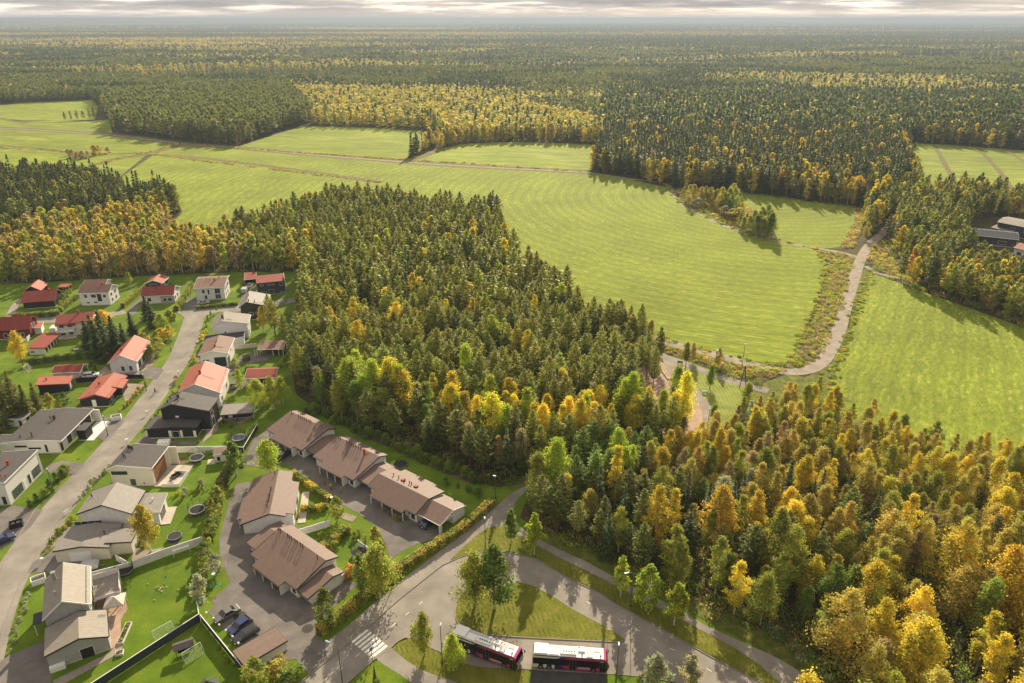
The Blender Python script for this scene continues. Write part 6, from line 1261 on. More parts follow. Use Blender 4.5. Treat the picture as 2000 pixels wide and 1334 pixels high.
def car(p,rz,col,label,kind='hatch',L=4.4,group=None,name='parked_car',z=.07):
    e=empty(name,(p.x,p.y,z),rz,label,'van' if kind=='van' else 'car',group); W=1.78
    if kind=='van': prof=[(-L/2,.35),(L/2,.35),(L/2,.95),(L/2-.7,1.15),(L/2-1.5,1.95),(-L/2+.1,2.0),(-L/2,1.9)]; cab=None; Hc=2.0
    else:
        prof=[(-L/2,.32),(L/2-.05,.32),(L/2,.62),(L/2-.12,.80),(L/2-1.15,.96),(-L/2+(.75 if kind=='saloon' else .12),1.0),(-L/2+.05,.95),(-L/2,.6)]; Hc=1.45
        tr={'saloon':(-L/2+.75,-L/2+1.45),'hatch':(-L/2+.1,-L/2+.75),'estate':(-L/2+.08,-L/2+.45)}[kind]
        cab=[(tr[0],.97),(tr[1],Hc-.03),(.35,Hc),(L/2-1.2,.93)]
    m=MB(); m.prism(prof,'y',-W/2,W/2); b=m.build('body',col,e,bevel=.09)
    if cab:
        m=MB(); q=.16; n=len(cab); lo=[(x,y_*(W/2-.05),z_) for x,z_ in (cab[0],cab[3]) for y_ in (-1,1)]
        V=[(cab[0][0],-W/2+.05,cab[0][1]),(cab[0][0],W/2-.05,cab[0][1]),(cab[3][0],W/2-.05,cab[3][1]),(cab[3][0],-W/2+.05,cab[3][1]),(cab[1][0],-W/2+q,cab[1][1]),(cab[1][0],W/2-q,cab[1][1]),(cab[2][0],W/2-q,cab[2][1]),(cab[2][0],-W/2+q,cab[2][1])]
        m.add(V,[(0,3,2,1),(4,5,6,7),(0,4,7,3),(1,2,6,5),(0,1,5,4),(3,7,6,2)]); m.build('windows',P_BLACKG,e,bevel=.03)
        m=MB(); m.box(cab[1][0]+.02,cab[2][0]-.02,-W/2+q,W/2-q,Hc-.025,Hc+.02); m.build('roof',col,e,bevel=.02)
        m=MB()
        for s in (-1,1): m.bar((cab[2][0],s*(W/2-q),Hc),(cab[3][0],s*(W/2-.05),.95),.06); m.bar((cab[1][0],s*(W/2-q),Hc-.03),(cab[0][0],s*(W/2-.05),.98),.08); m.bar(((cab[1][0]+cab[2][0])/2,s*(W/2-q+.005),Hc-.02),((cab[1][0]+cab[2][0])/2,s*(W/2-.04),.95),.05)
        m.build('pillars',col,e)
        for s in (-1,1): MB().box(L/2-1.45,L/2-1.25,min(s*(W/2+.02),s*(W/2+.17)),max(s*(W/2+.02),s*(W/2+.17)),.95,1.07).build('mirror',col,e,bevel=.02)
    else:
        m=MB(); m.prism([(L/2-.76,1.17),(L/2-.70,1.19),(L/2-1.46,1.93),(L/2-1.52,1.9)],'y',-W/2+.1,W/2-.1); m.box(L/2-1.9,L/2-1.25,-W/2-.01,W/2+.01,1.2,1.7); m.build('windows',P_BLACKG,e)
    for x in (-L/2+.8,L/2-.85):
        for y in (-W/2+.08,W/2-.08): wheel(e,x,y,.32,.2)
    for y in (-.62,.62): MB().box(L/2-.08,L/2+.01,y-.17,y+.17,.58,.72).build('headlight',M_LENS,e); MB().box(-L/2-.012,-L/2+.05,y-.15,y+.15,.7,.88).build('taillight',M_RED,e)
    MB().box(-L/2-.015,-L/2+.02,-.25,.25,.52,.63).build('number_plate',M_WHITEP,e)
    return e
def carat(a,b,col,label,kind='hatch',L=4.4,zz=.6,**k):
    c,r_=along(a,b,zz); return car(c,r_,col,label,kind,L,**k)
GC='cars parked in the terraced yard'
carat((464,1188),(421,1212),P_SILVER,'grey saloon car parked at the upper end of the yard bays','saloon',4.6,group=GC)
carat((488,1209),(448,1237),P_BLUE,'dark blue car parked in the middle of the three yard cars','hatch',4.3,group=GC)
carat((500,1227),(459,1253),P_BLK,'black estate car parked nearest the waste shelter','estate',4.6,group=GC)
carat((454,758),(465,745),P_SILVER,'silver car beside the bright pink-red roofed house','hatch',4.2)
carat((-8,1060),(19,1048),P_BLUE,'dark blue car on the drive at the left edge','hatch',4.3)
carat((168,734),(187,731),P_WHITE,'white car beside the black board fence','estate',4.4)
carat((103,646),(111,637),P_WHITE,'white van beside the two-storey house with the balcony','van',4.8,zz=1)
carat((474,572),(481,560),P_BUSG,'grey van on the drive of the slate-black house','van',4.6,zz=1)
carat((485,561),(492,553),P_WHITE,'pale car inside the carport of the slate-black house','hatch',4.2)
carat((388,592),(407,590),P_BUSG,'silver-grey low car before the large white house','saloon',4.3)
carat((833,1024),(842,1017),P_BLUE,'dark car peeping out of the terraced garage','hatch',4.2)
carat((548,893),(556,886),P_BLK,'black car under the first terraced carport','hatch',4.1)
e=empty('covered_trailer',G(176,1112),R(20),'trailer under a grey tarpaulin beside the cream garage door','trailer')
MB().prism([(-1.6,.5),(1.6,.5),(1.75,1.1),(1.1,1.6),(-1.1,1.6),(-1.7,1.1)],'y',-.95,.95).build('tarpaulin',P_BUSG,e,bevel=.15); m=MB(); m.bar((1.6,0,.5),(2.6,0,.45),.08); m.build('drawbar',M_METAL,e)
for y in (-.95,.95): wheel(e,0,y,.3,.2)
e=empty('box_trailer',G(324,870),R(8),'pale box trailer in front of the black two-storey house','trailer')
MB().box(-1.7,1.2,-.8,.8,.45,1.5).build('box',P_WHITE,e,bevel=.08); MB().bar((1.2,0,.5),(2.1,0,.5),.08).build('drawbar',M_METAL,e)
for y in (-.85,.85): wheel(e,-.2,y,.3,.2)
# ------------------------------------------------------------------ lamps and signs
def lamp(base,h,label,arm=1.2,rz=None,ball=False,group='street lamps',col=M_POLE):
    p=G(*base); e=empty('street_lamp',p,rz if rz is not None else 0,label,'street lamp',group)
    MB().tube([(0,0,0),(0,0,h*.5),(0,0,h)],[.1,.075,.055],8).build('pole',col,e); MB().tube([(0,0,0),(0,0,.5)],.13,8).build('base',M_DMETAL,e)
    if ball:
        MB().disc((0,0),.34,h,h+.1,16).build('lamp_shade',M_WHITEP,e); MB().tube([(0,0,h-.35),(0,0,h)],[.1,.16],8).build('lamp_glass',M_LENS,e)
    elif arm>0.3:
        MB().tube([(0,0,h),(.25*arm,0,h+.45),(arm,0,h+.65)],.045,6).build('arm',col,e); o=MB().prism([(arm-.1,-.11),(arm+.65,-.16),(arm+.72,0),(arm+.65,.16),(arm-.1,.11)],'z',h+.6,h+.72).build('lamp_head',M_BLUEM,e,bevel=.03); MB().box(arm+.05,arm+.6,-.09,.09,h+.575,h+.6).build('lens',M_LENS,o)
    else: o=MB().prism([(-.15,-.1),(.5,-.15),(.56,0),(.5,.15),(-.15,.1)],'z',h,h+.12).build('lamp_head',M_BLUEM,e,bevel=.03)
    return e
lamp((671,1349),9,'tall street lamp with a curved arm over the road at the bottom edge',1.6,R(155))
lamp((864,1298),8.6,'tall street lamp between the crossing path and the turning bus',.2,R(80))
lamp((1231,1186),7.6,'street lamp on the verge between the first two verge birches',1.0,R(195))
lamp((1203,1330),7.8,'street lamp in front of the standing bus nose',.2,R(85))
lamp((948,1068),7.0,'street lamp on the grass triangle above the bus loop',.2,R(100))
lamp((769,1142),4.9,'short blue-capped lamp in the hedge by the cycle path',.2,R(60))
lamp((106,962),6.2,'street lamp beside the bushes of the tall white house',.2,R(120))
lamp((211,851),5.6,'street lamp at the drive of the charcoal-roofed house',0,R(120))
lamp((334,684),6.2,'street lamp on the grass verge inside the street bend',.2,R(120))
lamp((286,764),5.2,'street lamp among the bushes opposite the black house',.2,R(120))
lamp((968,974),6.0,'street lamp at the wood edge where the cycle path bends',.2,R(170))
lamp((1449,716),7.5,'lamp on a wooden pole between gravel road and field',0,0,col=M_BARK)
lamp((1657,640),8.0,'lone pole lamp on the verge right of the gravel road',0,0,col=M_BARK)
lamp((1396,716),5.5,'white-headed lamp beside the small ochre ditch birch',0,0)
lamp((1382,832),5.2,'lamp post at the lower end of the park path',0,0)
lamp((1323,822),7.0,'white-headed lamp in front of the golden aspen',0,0)
lamp((1728,470),6.5,'lamp pole where the gravel road enters the wood',0,0,col=M_BARK)
lamp((421,1142),2.6,'white disc lamp on the yard lawn near the pale rowan',0,0,True,'white disc yard lamps')
lamp((650,992),2.8,'white disc lamp at the end of the orange hedge',0,0,True,'white disc yard lamps')
for i,px in enumerate([(419,1216),(430,1229),(443,1240),(456,1252),(467.4,1265),(405,1205)]):
    e=empty('heater_post',G(*px),0,'low white-capped heater post at the head of the yard parking bays','heater post','heater posts of the yard parking')
    MB().tube([(0,0,0),(0,0,.95)],.05,6).build('post',M_METAL,e); MB().box(-.15,.15,-.12,.12,.85,1.2).build('socket_box',M_WHITEP,e,bevel=.04)
M_SIGNB=mat('sign_blue',(.03,.14,.45),.4); M_SIGNY=mat('sign_yellow',(.75,.5,.03),.4); M_SIGNR=mat('sign_red',(.5,.02,.02),.4)
def crosssign(px,rz,label):
    e=empty('crossing_sign',G(*px),rz,label,'road sign','crossing signs'); MB().tube([(0,0,0),(0,0,3.1)],.04,6).build('pole',M_METAL,e)
    b=MB().box(-.35,.35,-.06,-.02,2.3,3.0).build('sign_plate',M_SIGNB,e); m=MB(); m.prism([(-.27,2.37),(.27,2.37),(0,2.92)],'y',-.075,-.061); m.build('white_triangle',M_WHITEP,b)
    # walking figure on the plate
    m=MB(); m.bar((0,-.082,2.72),(0,-.082,2.56),.07,.012); m.bar((0,-.082,2.57),(-.09,-.082,2.42),.04,.012); m.bar((0,-.082,2.57),(.09,-.082,2.42),.04,.012); m.box(-.03,.03,-.088,-.076,2.74,2.8); m.build('walker_symbol',M_DMETAL,b)
    return e
crosssign((716,1224),R(60),'blue pedestrian crossing sign at the hedge end of the crossing'); crosssign((727.5,1291),R(240),'blue pedestrian crossing sign at the lawn end of the crossing')
e=empty('no_parking_sign',G(629,1238),R(20),'yellow and blue no-parking sign at the terraced yard entrance','road sign'); MB().tube([(0,0,0),(0,0,2.6)],.035,6).build('pole',M_METAL,e)
o=MB().box(-.32,.32,-.05,-.02,1.9,2.6).build('sign_plate',M_SIGNY,e); mm=MB(); mm.prism([(.25*math.cos(2*PI*k/20),2.27+.25*math.sin(2*PI*k/20)) for k in range(20)],'y',-.063,-.051); mm.build('red_ring',M_SIGNR,o); mm=MB(); mm.prism([(.19*math.cos(2*PI*k/20),2.27+.19*math.sin(2*PI*k/20)) for k in range(20)],'y',-.072,-.064); mm.build('blue_disc',M_SIGNB,o); mm=MB(); mm.bar((-.14,-.078,2.41),(.14,-.078,2.13),.04,.008); mm.build('red_bar',M_SIGNR,o)
e=empty('bus_stop_pole',G(1187,1254),0,'thin bus stop pole on the tip of the grass island','bus stop'); MB().tube([(0,0,0),(0,0,3.0)],.04,6).build('pole',M_METAL,e); MB().box(-.25,.25,-.03,.03,2.4,2.95).build('sign_plate',M_SIGNY,e)
e=empty('electric_pole',G(1450,757),0,'wooden A-shaped electric pole at the end of the park path','electric pole'); m=MB(); m.tube([(-.9,0,0),(0,0,7)],.12,7); m.tube([(.9,0,0),(0,0,7)],.12,7); m.build('legs',M_BARK,e); MB().bar((-.9,0,6.4),(.9,0,6.4),.12).build('crossarm',M_BARK,e)
e=empty('electric_pole',G(1966,520),0,'tall electric pole in front of the houses in the right wood','electric pole'); m=MB(); m.tube([(0,0,0),(0,0,10)],.14,7); m.build('pole',M_BARK,e); MB().bar((-1,0,9.5),(1,0,9.5),.12).build('crossarm',M_BARK,e)
# ------------------------------------------------------------------ fences
def fence(pts,h,label,mt=M_FASC,cap=M_FASC,z0=.1,name='board_fence',step=2.4):
    W=[G(*p) for p in pts]; o0=W[0]; e=empty(name,o0,0,label,'fence')
    for a,b in zip(W[:-1],W[1:]):
        a=a-o0;b=b-o0;d=(b-a).normalized();L=(b-a).length
        m=MB(); m.bar(a+Vector((0,0,z0+(h-z0)/2)),b+Vector((0,0,z0+(h-z0)/2)),.05,h-z0); m.build('panel',mt,e)
        m=MB(); m.bar(a+Vector((0,0,h+.03)),b+Vector((0,0,h+.03)),.14,.05); m.build('top_rail',cap,e)
        n=max(1,int(L/step)); nn=Vector((-d.y,d.x,0))*.07
        for i in range(n+1): q=a+d*(L*i/n); MB().box(q.x-.05+nn.x,q.x+.05+nn.x,q.y-.05+nn.y,q.y+.05+nn.y,0,h).build('post',cap,e)
    return e
fence([(329,885),(446,883)],1.7,'long white fence above the trampoline lawn',W_WHITE)
fence([(468,883),(477,884),(504,838)],1.5,'dark fence with a pale rail right of the black pavilion',W_BLACK)
fence([(176,1134),(257,1113),(320,1088),(398,1062)],1.8,'long white board fence above the goal lawn',W_WHITE)
fence([(178,1354),(392,1214)],1.8,'long black-shaded fence with white rail between the two goal lawns',W_NAVY)  # slate boards put the shade of the facing side into the colour
fence([(387,1188),(392,1214)],1.8,'short white fence piece at the corner of the two goal lawns',W_WHITE)
fence([(394,1214),(474,1314)],1.6,'shade-darkened fence with a pale rail beside the yard parking',W_NAVY)  # panel colour darkened for the shaded side, only the rail stays pale
fence([(584,1047),(646,1028)],1.6,'white fence across the upper terraced garden',W_WHITE)
fence([(700,1066),(726,1086),(668,1137)],1.5,'white angled fence around the terraced garden trampoline',W_WHITE)
fence([(150,748),(200,745)],1.6,'black board fence behind the salmon-roofed black house',W_BLACK,M_DFASC)
fence([(247,740),(281,741)],1.5,'short black fence beside the street by the salmon-roofed house',W_BLACK,M_DFASC)
fence([(457,683),(503,679)],1.5,'pale fence between the white wing and the open carport',W_CREAM)
fence([(433,803),(463,803)],1.8,'light grey garden wall beside the black pavilion',W_GREY)
fence([(228,1096),(257,1113)],1.6,'short white fence behind the balcony',W_WHITE)
def binbox(px,rz,label,m1=M_WHITEP):
    e=empty('bin_enclosure',G(*px),rz,label,'bin enclosure'); m=MB(); m.box(-1.1,1.1,-.8,-.7,0,1.2); m.box(-1.1,1.1,.7,.8,0,1.2); m.box(-1.2,-1.1,-.8,.8,0,1.2); m.box(1.1,1.2,-.8,.8,0,1.2); m.build('walls',m1,e)
    for x in (-.5,.45): o=MB().box(x-.3,x+.3,-.32,.32,.05,.95).build('bin',M_DMETAL,e,bevel=.03); MB().box(x-.34,x+.34,-.36,.36,.953,1.02).build('lid',M_CHIMD,o,bevel=.02)
binbox((77,1137),R(35),'white bin enclosure beside the cream gabled house and the street'); binbox((228,819),R(25),'white bin enclosure at the street drive of the charcoal-roofed house'); binbox((33,1028),R(30),'dark bin enclosure beside the drive of the tall white house',W_BLACK)
# ------------------------------------------------------------------ garden things
def trampoline(px,r,label,net=True,rim=M_METAL,mt=M_NET,h=.85):
    e=empty('trampoline',G(*px),0,label,'trampoline','garden trampolines'); n=28
    m=MB(); m.tube([(r*math.cos(2*PI*k/n),r*math.sin(2*PI*k/n),h) for k in range(n+1)],.05,6,False); m.build('frame',M_METAL,e)
    m=MB(); V=[];F=[]
    for k in range(n): a=2*PI*k/n; V+=[(r*.99*math.cos(a),r*.99*math.sin(a),h+.06),(r*.82*math.cos(a),r*.82*math.sin(a),h+.07)]
    for k in range(n): j=(k+1)%n; F.append((2*k,2*j,2*j+1,2*k+1))
    m.add(V,F); m.build('edge_pad',rim,e); MB().disc((0,0),r*.82,h+.01,h+.03,n).build('jumping_mat',mt,e)
    for k in range(4):
        a=PI/4+k*PI/2; m=MB(); m.tube([(r*.95*math.cos(a-.3),r*.95*math.sin(a-.3),h),(r*.95*math.cos(a-.3),r*.95*math.sin(a-.3),.05),(r*.95*math.cos(a+.3),r*.95*math.sin(a+.3),.05),(r*.95*math.cos(a+.3),r*.95*math.sin(a+.3),h)],.03,5); m.build('leg',M_METAL,e)
    if net:
        for k in range(8): a=2*PI*k/8; MB().tube([(r*1.04*math.cos(a),r*1.04*math.sin(a),h-.4),(r*1.04*math.cos(a),r*1.04*math.sin(a),h+1.7)],.03,5).build('net_pole',M_DMETAL,e)
        m=MB(); 
        for k in range(48): a=2*PI*k/48; m.bar((r*math.cos(a),r*math.sin(a),h+.1),(r*math.cos(a),r*math.sin(a),h+1.65),.012)
        for j in range(6):
            for k in range(24): a=2*PI*k/24;b=2*PI*(k+1)/24; z=h+.3+j*.27; m.bar((r*math.cos(a),r*math.sin(a),z),(r*math.cos(b),r*math.sin(b),z),.014)
        m.build('safety_net',M_NET,e)
trampoline((385,899),1.75,'round trampoline with a tall net below the long white fence'); trampoline((386,1001),1.75,'round trampoline with a tall net lower on the apple tree lawn')
trampoline((245,1120),1.5,'dark netted trampoline at the corner of the white board fence',rim=M_DMETAL); trampoline((467,860),1.7,'trampoline with a shiny wet mat on the black house lawn',rim=M_METAL,mt=M_GLASS)
trampoline((701,1085),1.45,'small netted trampoline inside the angled white fence',rim=M_DMETAL); trampoline((783,909),1.7,'low dark trampoline on the lawn behind the terraced row',net=False,rim=M_DMETAL,h=.4)
e=empty('paddling_pool',G(342,1052),0,'round dark pool on legs beside the golden weeping birch','pool'); MB().disc((0,0),1.35,.0,.75,28).build('wall',P_NAVY,e); MB().disc((0,0),1.25,.753,.78,28).build('cover',M_NET,e); m=MB(); m.tube([(1.36*math.cos(2*PI*k/28),1.36*math.sin(2*PI*k/28),.77) for k in range(29)],.06,6,False); m.build('rim',M_METAL,e)
def goal(a,b,h,depth,label,inw=1):
    A=G(*a);B=G(*b); d=(B-A);w_=d.length;d.normalize(); e=empty('football_goal',A,math.atan2(d.y,d.x),label,'football goal','football goals in the gardens'); q=depth*inw
    m=MB(); m.tube([(0,0,0),(0,0,h),(w_,0,h),(w_,0,0)],.05,6); m.build('frame',M_WHITEP,e); m=MB(); m.tube([(0,0,h),(0,q,0),(w_,q,0),(w_,0,h)],.03,5); m.build('stays',M_WHITEP,e)
    m=MB(); n=int(w_/.25)
    for i in range(n+1): x=w_*i/n; m.bar((x,0,h),(x,q,0),.012)
    for j in range(1,8): t=j/8; m.bar((0,q*t,h*(1-t)),(w_,q*t,h*(1-t)),.012)
    m.build('net',M_WHITEP,e)
goal((340,1090),(372,1079),1.8,1.0,'white football goal before the long white board fence',1)
goal((300,1247),(337,1226),1.6,1.2,'white football goal beside the long black-shaded fence',-1)
goal((358,1290),(394,1268),1.6,1.2,'white football goal beside the dark canopy swing',-1)
goal((126,1008),(136,1000),1.0,.6,'mini football goal on the street verge',-1)
goal((48,728),(57,720),1.8,1,'football goal under the golden tree at the left edge',-1)
e=empty('garden_swing',G(362,1274),R(28),'dark canopied garden swing seat on the lower goal lawn','garden swing')
m=MB()
for x in (-1.3,1.3):
    m.bar((x,-.7,0),(x,0,1.9),.08); m.bar((x,.7,0),(x,0,1.9),.08)
m.bar((-1.3,0,1.9),(1.3,0,1.9),.08); m.build('frame',M_DMETAL,e); m=MB(); m.prism([(-1.0,1.75),(0,2.25),(1.0,1.75),(1.0,1.68),(0,2.17),(-1.0,1.68)],'x',-1.6,1.6); m.build('canopy',R_DARK,e); m=MB(); m.box(-1.1,1.1,-.3,.3,.5,.6); m.box(-1.1,1.1,.25,.33,.6,1.1); m.build('seat',M_DMETAL,e)
e=empty('gazebo',G(229,1190),R(18),'beige canvas gazebo on the terrace of the cream gabled house','gazebo'); M_CANV=mat('beige_canvas',(.48,.42,.36),.8,var=.12)
m=MB(); V=[(-1.6,-1.6,2.1),(1.6,-1.6,2.1),(1.6,1.6,2.1),(-1.6,1.6,2.1),(0,0,3.0)]; m.add(V,[(0,1,4),(1,2,4),(2,3,4),(3,0,4)]); V=[(-1.6,-1.6,1.85),(1.6,-1.6,1.85),(1.6,1.6,1.85),(-1.6,1.6,1.85)]
m.add([(x,y,z) for x,y,z in V]+[(x,y,2.1) for x,y,z in V],[(0,1,5,4),(1,2,6,5),(2,3,7,6),(3,0,4,7)]); m.build('canopy',M_CANV,e)
for x in (-1.5,1.5):
    for y in (-1.5,1.5): MB().tube([(x,y,0),(x,y,2.1)],.04,5).build('pole',M_WHITEP,e)
m=MB(); m.prism([(-1.5,1.2),(-1.2,1.5),(-1.35,1.55)],'z',.1,2.0); m.build('curtain',M_CANV,e)
sheet('terrace_paving',[(187,1150),(236,1136),(250,1190),(236,1212),(237,1262),(216,1268),(208,1195),(189,1192)],.08,G_SAND,False)
sheet('garden_path',[(103,1330),(215,1275),(225,1262),(238,1262),(240,1272),(110,1345)],.075,G_GRAVEL,False)
for P in ([(437,786),(468,800),(497,815),(470,828),(428,820)],[(408,832),(430,816),(424,842),(395,866)]): sheet('terrace_paving',P,.08,G_GRAVEL,False)
sheet('planting_bed',[(330,895),(362,893),(365,905),(340,912)],.06,G_SOIL,False); sheet('terrace_paving',[(672,1001),(698,1010),(688,1020),(664,1012)],.08,G_GRAVEL,False)
def planter(px,rz,L,W_,label,h=.45):
    e=empty('raised_bed',G(*px),rz,label,'raised bed'); m=MB(); m.box(-L/2,L/2,-W_/2,-W_/2+.08,0,h); m.box(-L/2,L/2,W_/2-.08,W_/2,0,h); m.box(-L/2,-L/2+.08,-W_/2+.08,W_/2-.08,0,h); m.box(L/2-.08,L/2,-W_/2+.08,W_/2-.08,0,h); m.build('frame',M_FASC,e); MB().box(-L/2+.08,L/2-.08,-W_/2+.08,W_/2-.08,0,h-.1).build('soil',M_BARK,e)
    for i in range(int(L*1.2)):
        me=tuft('plant_leaves',.5,.35,50,.16,400+i); o=bpy.data.objects.new('plants',me); COL.objects.link(o); o.parent=e; o.location=(-L/2+.5+i/1.25,0,h-.1); o['tint']=list(TINT['green' if i%3 else 'brown'])
planter((244,1238),R(98),4.6,1.0,'long white raised bed beside the cream house terrace'); planter((234,1277),R(15),1.2,1.0,'small square white raised bed beside the garage corner')
def table_set(px,rz,label,z=0):
    p=G(*px); e=empty('garden_table',(p.x,p.y,z),rz,label,'table'); MB().box(-.7,.7,-.4,.4,.7,.75).build('tabletop',M_DMETAL,e)
    for x in (-.6,.6):
        for y in (-.32,.32): MB().box(x-.03,x+.03,y-.03,y+.03,0,.7).build('leg',M_DMETAL,e)
    return p
def sofa(px,rz,label,z=0,mt=M_DMETAL):
    p=G(*px); e=empty('garden_sofa',(p.x,p.y,z),rz,label,'sofa'); MB().box(-1.0,1.0,-.4,.4,.1,.4).build('seat',mt,e,bevel=.05); MB().box(-1.0,1.0,.3,.45,.4,.8).build('backrest',mt,e,bevel=.04)
    for x in (-1.0,.85): MB().box(x,x+.15,-.4,.3,.4,.62).build('armrest',mt,e,bevel=.03)
table_set((339,940),R(30),'dark table on the white cubic house terrace',.33); sofa((345,933),R(60),'dark garden sofa against the white terrace railing',.33)
table_set((462,812),R(20),'dark table on the pavilion paving'); sofa((413,808),R(100),'dark garden sofa beside the black house wall'); sofa((205,1160),R(100),'dark garden sofa under the balcony edge'); table_set((214,1172),R(10),'dark table beside the beige gazebo')
def bench(px,rz,label,mt=M_WHITEP):
    e=empty('park_bench',G(*px),rz,label,'bench'); m=MB(); m.box(-.8,.8,-.25,.2,.42,.47); m.build('seat',mt,e); MB().box(-.8,.8,.2,.25,.5,.9).build('backrest',mt,e)
    for x in (-.7,.7): MB().box(x-.04,x+.04,-.25,.24,0,.42).build('leg',M_DMETAL,e)
bench((149,685),R(15),'white garden bench on the lawn above the long dark hedge'); bench((1328,711),R(-20),'bench beside the park path and the pine',M_BARK); bench((1377,770),R(0),'bench under the lone play-area tree',M_METAL)
e=empty('drying_rack',G(423,1152),R(20),'green tube clothes rack on the yard lawn','clothes rack'); m=MB(); M_GRN=mat('green_tube',(.10,.30,.18),.5)
for x in (-.9,.9): m.tube([(x,-.5,0),(x,-.5,1.2),(x,.5,1.2),(x,.5,0)],.03,5)
m.build('frame',M_GRN,e); m=MB()
for i in range(5): y=-.4+i*.2; m.bar((-.9,y,1.2),(.9,y,1.2),.025)
m.build('rails',M_GRN,e)
e=empty('tent',G(408,1345),R(10),'dark green pop-up tent top at the bottom edge of the lower lawn','tent'); m=MB(); V=[(1.9*math.cos(2*PI*k/6),1.9*math.sin(2*PI*k/6),.6) for k in range(6)]; m.add(V+[(0,0,1.7)],[(k,(k+1)%6,6) for k in range(6)]); m.add([(v[0],v[1],0) for v in V]+V,[(k,(k+1)%6,6+(k+1)%6,6+k) for k in range(6)]); m.build('canvas',mat('dark_olive_canvas',(.05,.06,.035),.8),e); m=MB(); [m.bar(v,(0,0,1.72),.03) for v in V]; m.build('poles',M_DMETAL,e)
for i,(px,c) in enumerate([((305,1149),0),((309,1147),0),((314,1150),1),((318,1148),0),((312,1154),0),((321,1143),2),((325,1148),0),((307,1153),2),((289,1142),0),((348,1153),0),((324,1127),2),((302,1173),0),((316,1156),1)]):
    p=G(*px); me=bpy.data.meshes.new('ball'); bm=bmesh.new(); bmesh.ops.create_icosphere(bm,subdivisions=2,radius=.13); bm.to_mesh(me); bm.free(); me.materials.append((M_AMBER,M_WHITEP,M_SIGNB)[c]); o=bpy.data.objects.new('ball',me); COL.objects.link(o); o.location=(p.x,p.y,.15); tag(o,('small orange ball lying on the goal lawn','small white ball lying on the goal lawn','small blue ball lying on the goal lawn')[c],'ball',('orange balls','white balls','blue balls')[c]+' on the goal lawn')
# play area
e=empty('swing_set',G(1263,752),R(10),'swing frame on the sandy play area','swing set'); m=MB(); [m.tube([(x,-.9,0),(x,0,2.3),(x,.9,0)],.06,6) for x in (-1.8,1.8)]; m.tube([(-1.8,0,2.3),(1.8,0,2.3)],.06,6); m.build('frame',M_METAL,e)
for x in (-.8,.8): m=MB(); m.bar((x-.2,0,2.3),(x-.2,0,.5),.02); m.bar((x+.2,0,2.3),(x+.2,0,.5),.02); m.box(x-.25,x+.25,-.1,.1,.45,.5); m.build('swing_seat',M_DMETAL,e)
e=empty('climbing_frame',G(1276,724),R(25),'small climbing frame with green panels beside the dark spruces','climbing frame'); m=MB(); [m.box(x-.06,x+.06,y-.06,y+.06,0,2.2) for x in (-.9,.9) for y in (-.9,.9)]; m.build('posts',M_BARK,e); MB().box(-.95,.95,-.95,.95,1.1,1.2).build('platform',M_DECK,e); m=MB(); m.box(-.95,.95,-1.0,-.95,1.2,1.9); m.box(.95,1.0,-.95,.95,1.2,1.9); m.build('panel',M_GRN,e); m=MB(); m.bar((-.95,0,1.15),(-2.6,0,.15),.5,.05); m.build('slide',M_METAL,e)
fence([(1290,722),(1304,742),(1322,740)],.35,'low pale timber edging of the play surface',M_CONC,M_CONC,0,'timber_edging',5)
# mailboxes along the street
for px in ((249,868-2),(288,811),(349,732),(84,1100),(388,673)):
    e=empty('mailbox',G(*px),R(30),'white mailbox on a post at the street edge','mailbox','mailboxes along the street'); MB().tube([(0,0,0),(0,0,1.0)],.04,5).build('post',M_METAL,e); MB().box(-.3,.3,-.2,.2,.9,1.3).build('box',M_WHITEP,e,bevel=.04)
# ------------------------------------------------------------------ cyclist on the street
def skin_figure(name,joints,edges,mt,parent):
    me=bpy.data.meshes.new(name); me.from_pydata([j[:3] for j in joints],edges,[]); o=bpy.data.objects.new(name,me); COL.objects.link(o); o.parent=parent
    md=o.modifiers.new('skin','SKIN'); lay=me.skin_vertices[0] if me.skin_vertices else None
    if lay is None:
        bm=bmesh.new(); bm.from_mesh(me); bm.verts.layers.skin.verify(); bm.to_mesh(me); bm.free(); lay=me.skin_vertices[0]
    for i,j in enumerate(joints): lay.data[i].radius=(j[3],j[3])
    lay.data[0].use_root=True
    o.modifiers.new('subdiv','SUBSURF').levels=1; me.materials.append(mt); return o
p=G(304,769); brz=R(52); M_SKIN=mat('skin',(.45,.27,.19),.6); M_CLOTH=mat('dark_jacket',(.03,.035,.05),.8); M_HAIR=mat('dark_helmet',(.04,.03,.03),.5)
bk=empty('bicycle',(p.x,p.y,.065),brz,'dark bicycle ridden up the residential street','bicycle'); 
for x in (-.53,.53):
    m=MB(); m.tube([(x+.34*math.cos(2*PI*k/18),0,.35+.34*math.sin(2*PI*k/18)) for k in range(19)],.022,5,False); [m.bar((x,0,.35),(x+.33*math.cos(2*PI*k/8),0,.35+.33*math.sin(2*PI*k/8)),.008) for k in range(8)]; m.build('wheel',M_RUBBER,bk)
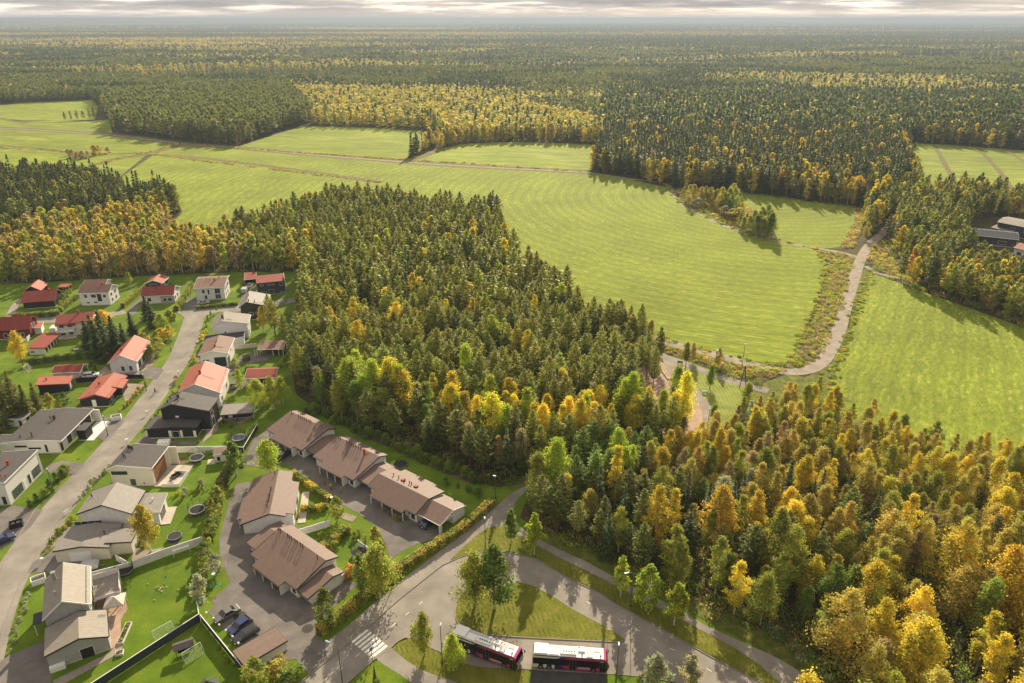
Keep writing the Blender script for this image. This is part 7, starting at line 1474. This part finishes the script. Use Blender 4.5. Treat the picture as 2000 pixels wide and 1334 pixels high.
m=MB(); [m.tube([a,b],.018,5) for a,b in (((-.53,0,.35),(-.1,0,.32)),((-.1,0,.32),(-.2,0,.85)),((-.53,0,.35),(-.17,0,.72)),((-.1,0,.32),(.38,0,.72)),((-.17,0,.75),(.36,0,.8)),((.36,0,.85),(.53,0,.35)))]; m.build('bicycle_frame',M_DMETAL,bk)
MB().box(-.33,-.08,-.07,.07,.88,.93).build('saddle',M_CLOTH,bk); m=MB(); m.tube([(.30,-.26,1.0),(.38,0,.98),(.30,.26,1.0)],.016,5); m.build('handlebar',M_DMETAL,bk)
pr=empty('person',(p.x,p.y,.065),brz,'person in a dark jacket riding the bicycle up the street','person')
J=[(-.2,0,.98,.14),(-.1,0,1.2,.13),(0.05,0,1.42,.14),(.1,0,1.52,.06),(.13,0,1.66,.10),(.03,-.19,1.42,.06),(.2,-.24,1.2,.045),(.29,-.25,1.03,.035),(.03,.19,1.42,.06),(.2,.24,1.2,.045),(.29,.25,1.03,.035),
   (-.16,-.1,.93,.09),(.2,-.11,.78,.07),(-.02,-.11,.36,.045),(.1,-.11,.3,.04),(-.16,.1,.93,.09),(.16,.11,.62,.07),(-.12,.11,.2,.045),(.0,.11,.13,.04)]
Eg=[(0,1),(1,2),(2,3),(3,4),(2,5),(5,6),(6,7),(2,8),(8,9),(9,10),(0,11),(11,12),(12,13),(13,14),(0,15),(15,16),(16,17),(17,18)]
skin_figure('body',J,Eg,M_CLOTH,pr)
me=bpy.data.meshes.new('helmet'); bm=bmesh.new(); bmesh.ops.create_icosphere(bm,subdivisions=2,radius=.125); bm.to_mesh(me); bm.free(); me.materials.append(M_HAIR); o=bpy.data.objects.new('helmet',me); COL.objects.link(o); o.parent=pr; o.location=(.12,0,1.70); o.scale=(1.1,.9,.75)
me=bpy.data.meshes.new('face'); bm=bmesh.new(); bmesh.ops.create_icosphere(bm,subdivisions=2,radius=.09); bm.to_mesh(me); bm.free(); me.materials.append(M_SKIN); o=bpy.data.objects.new('face',me); COL.objects.link(o); o.parent=pr; o.location=(.17,0,1.62)
haze()
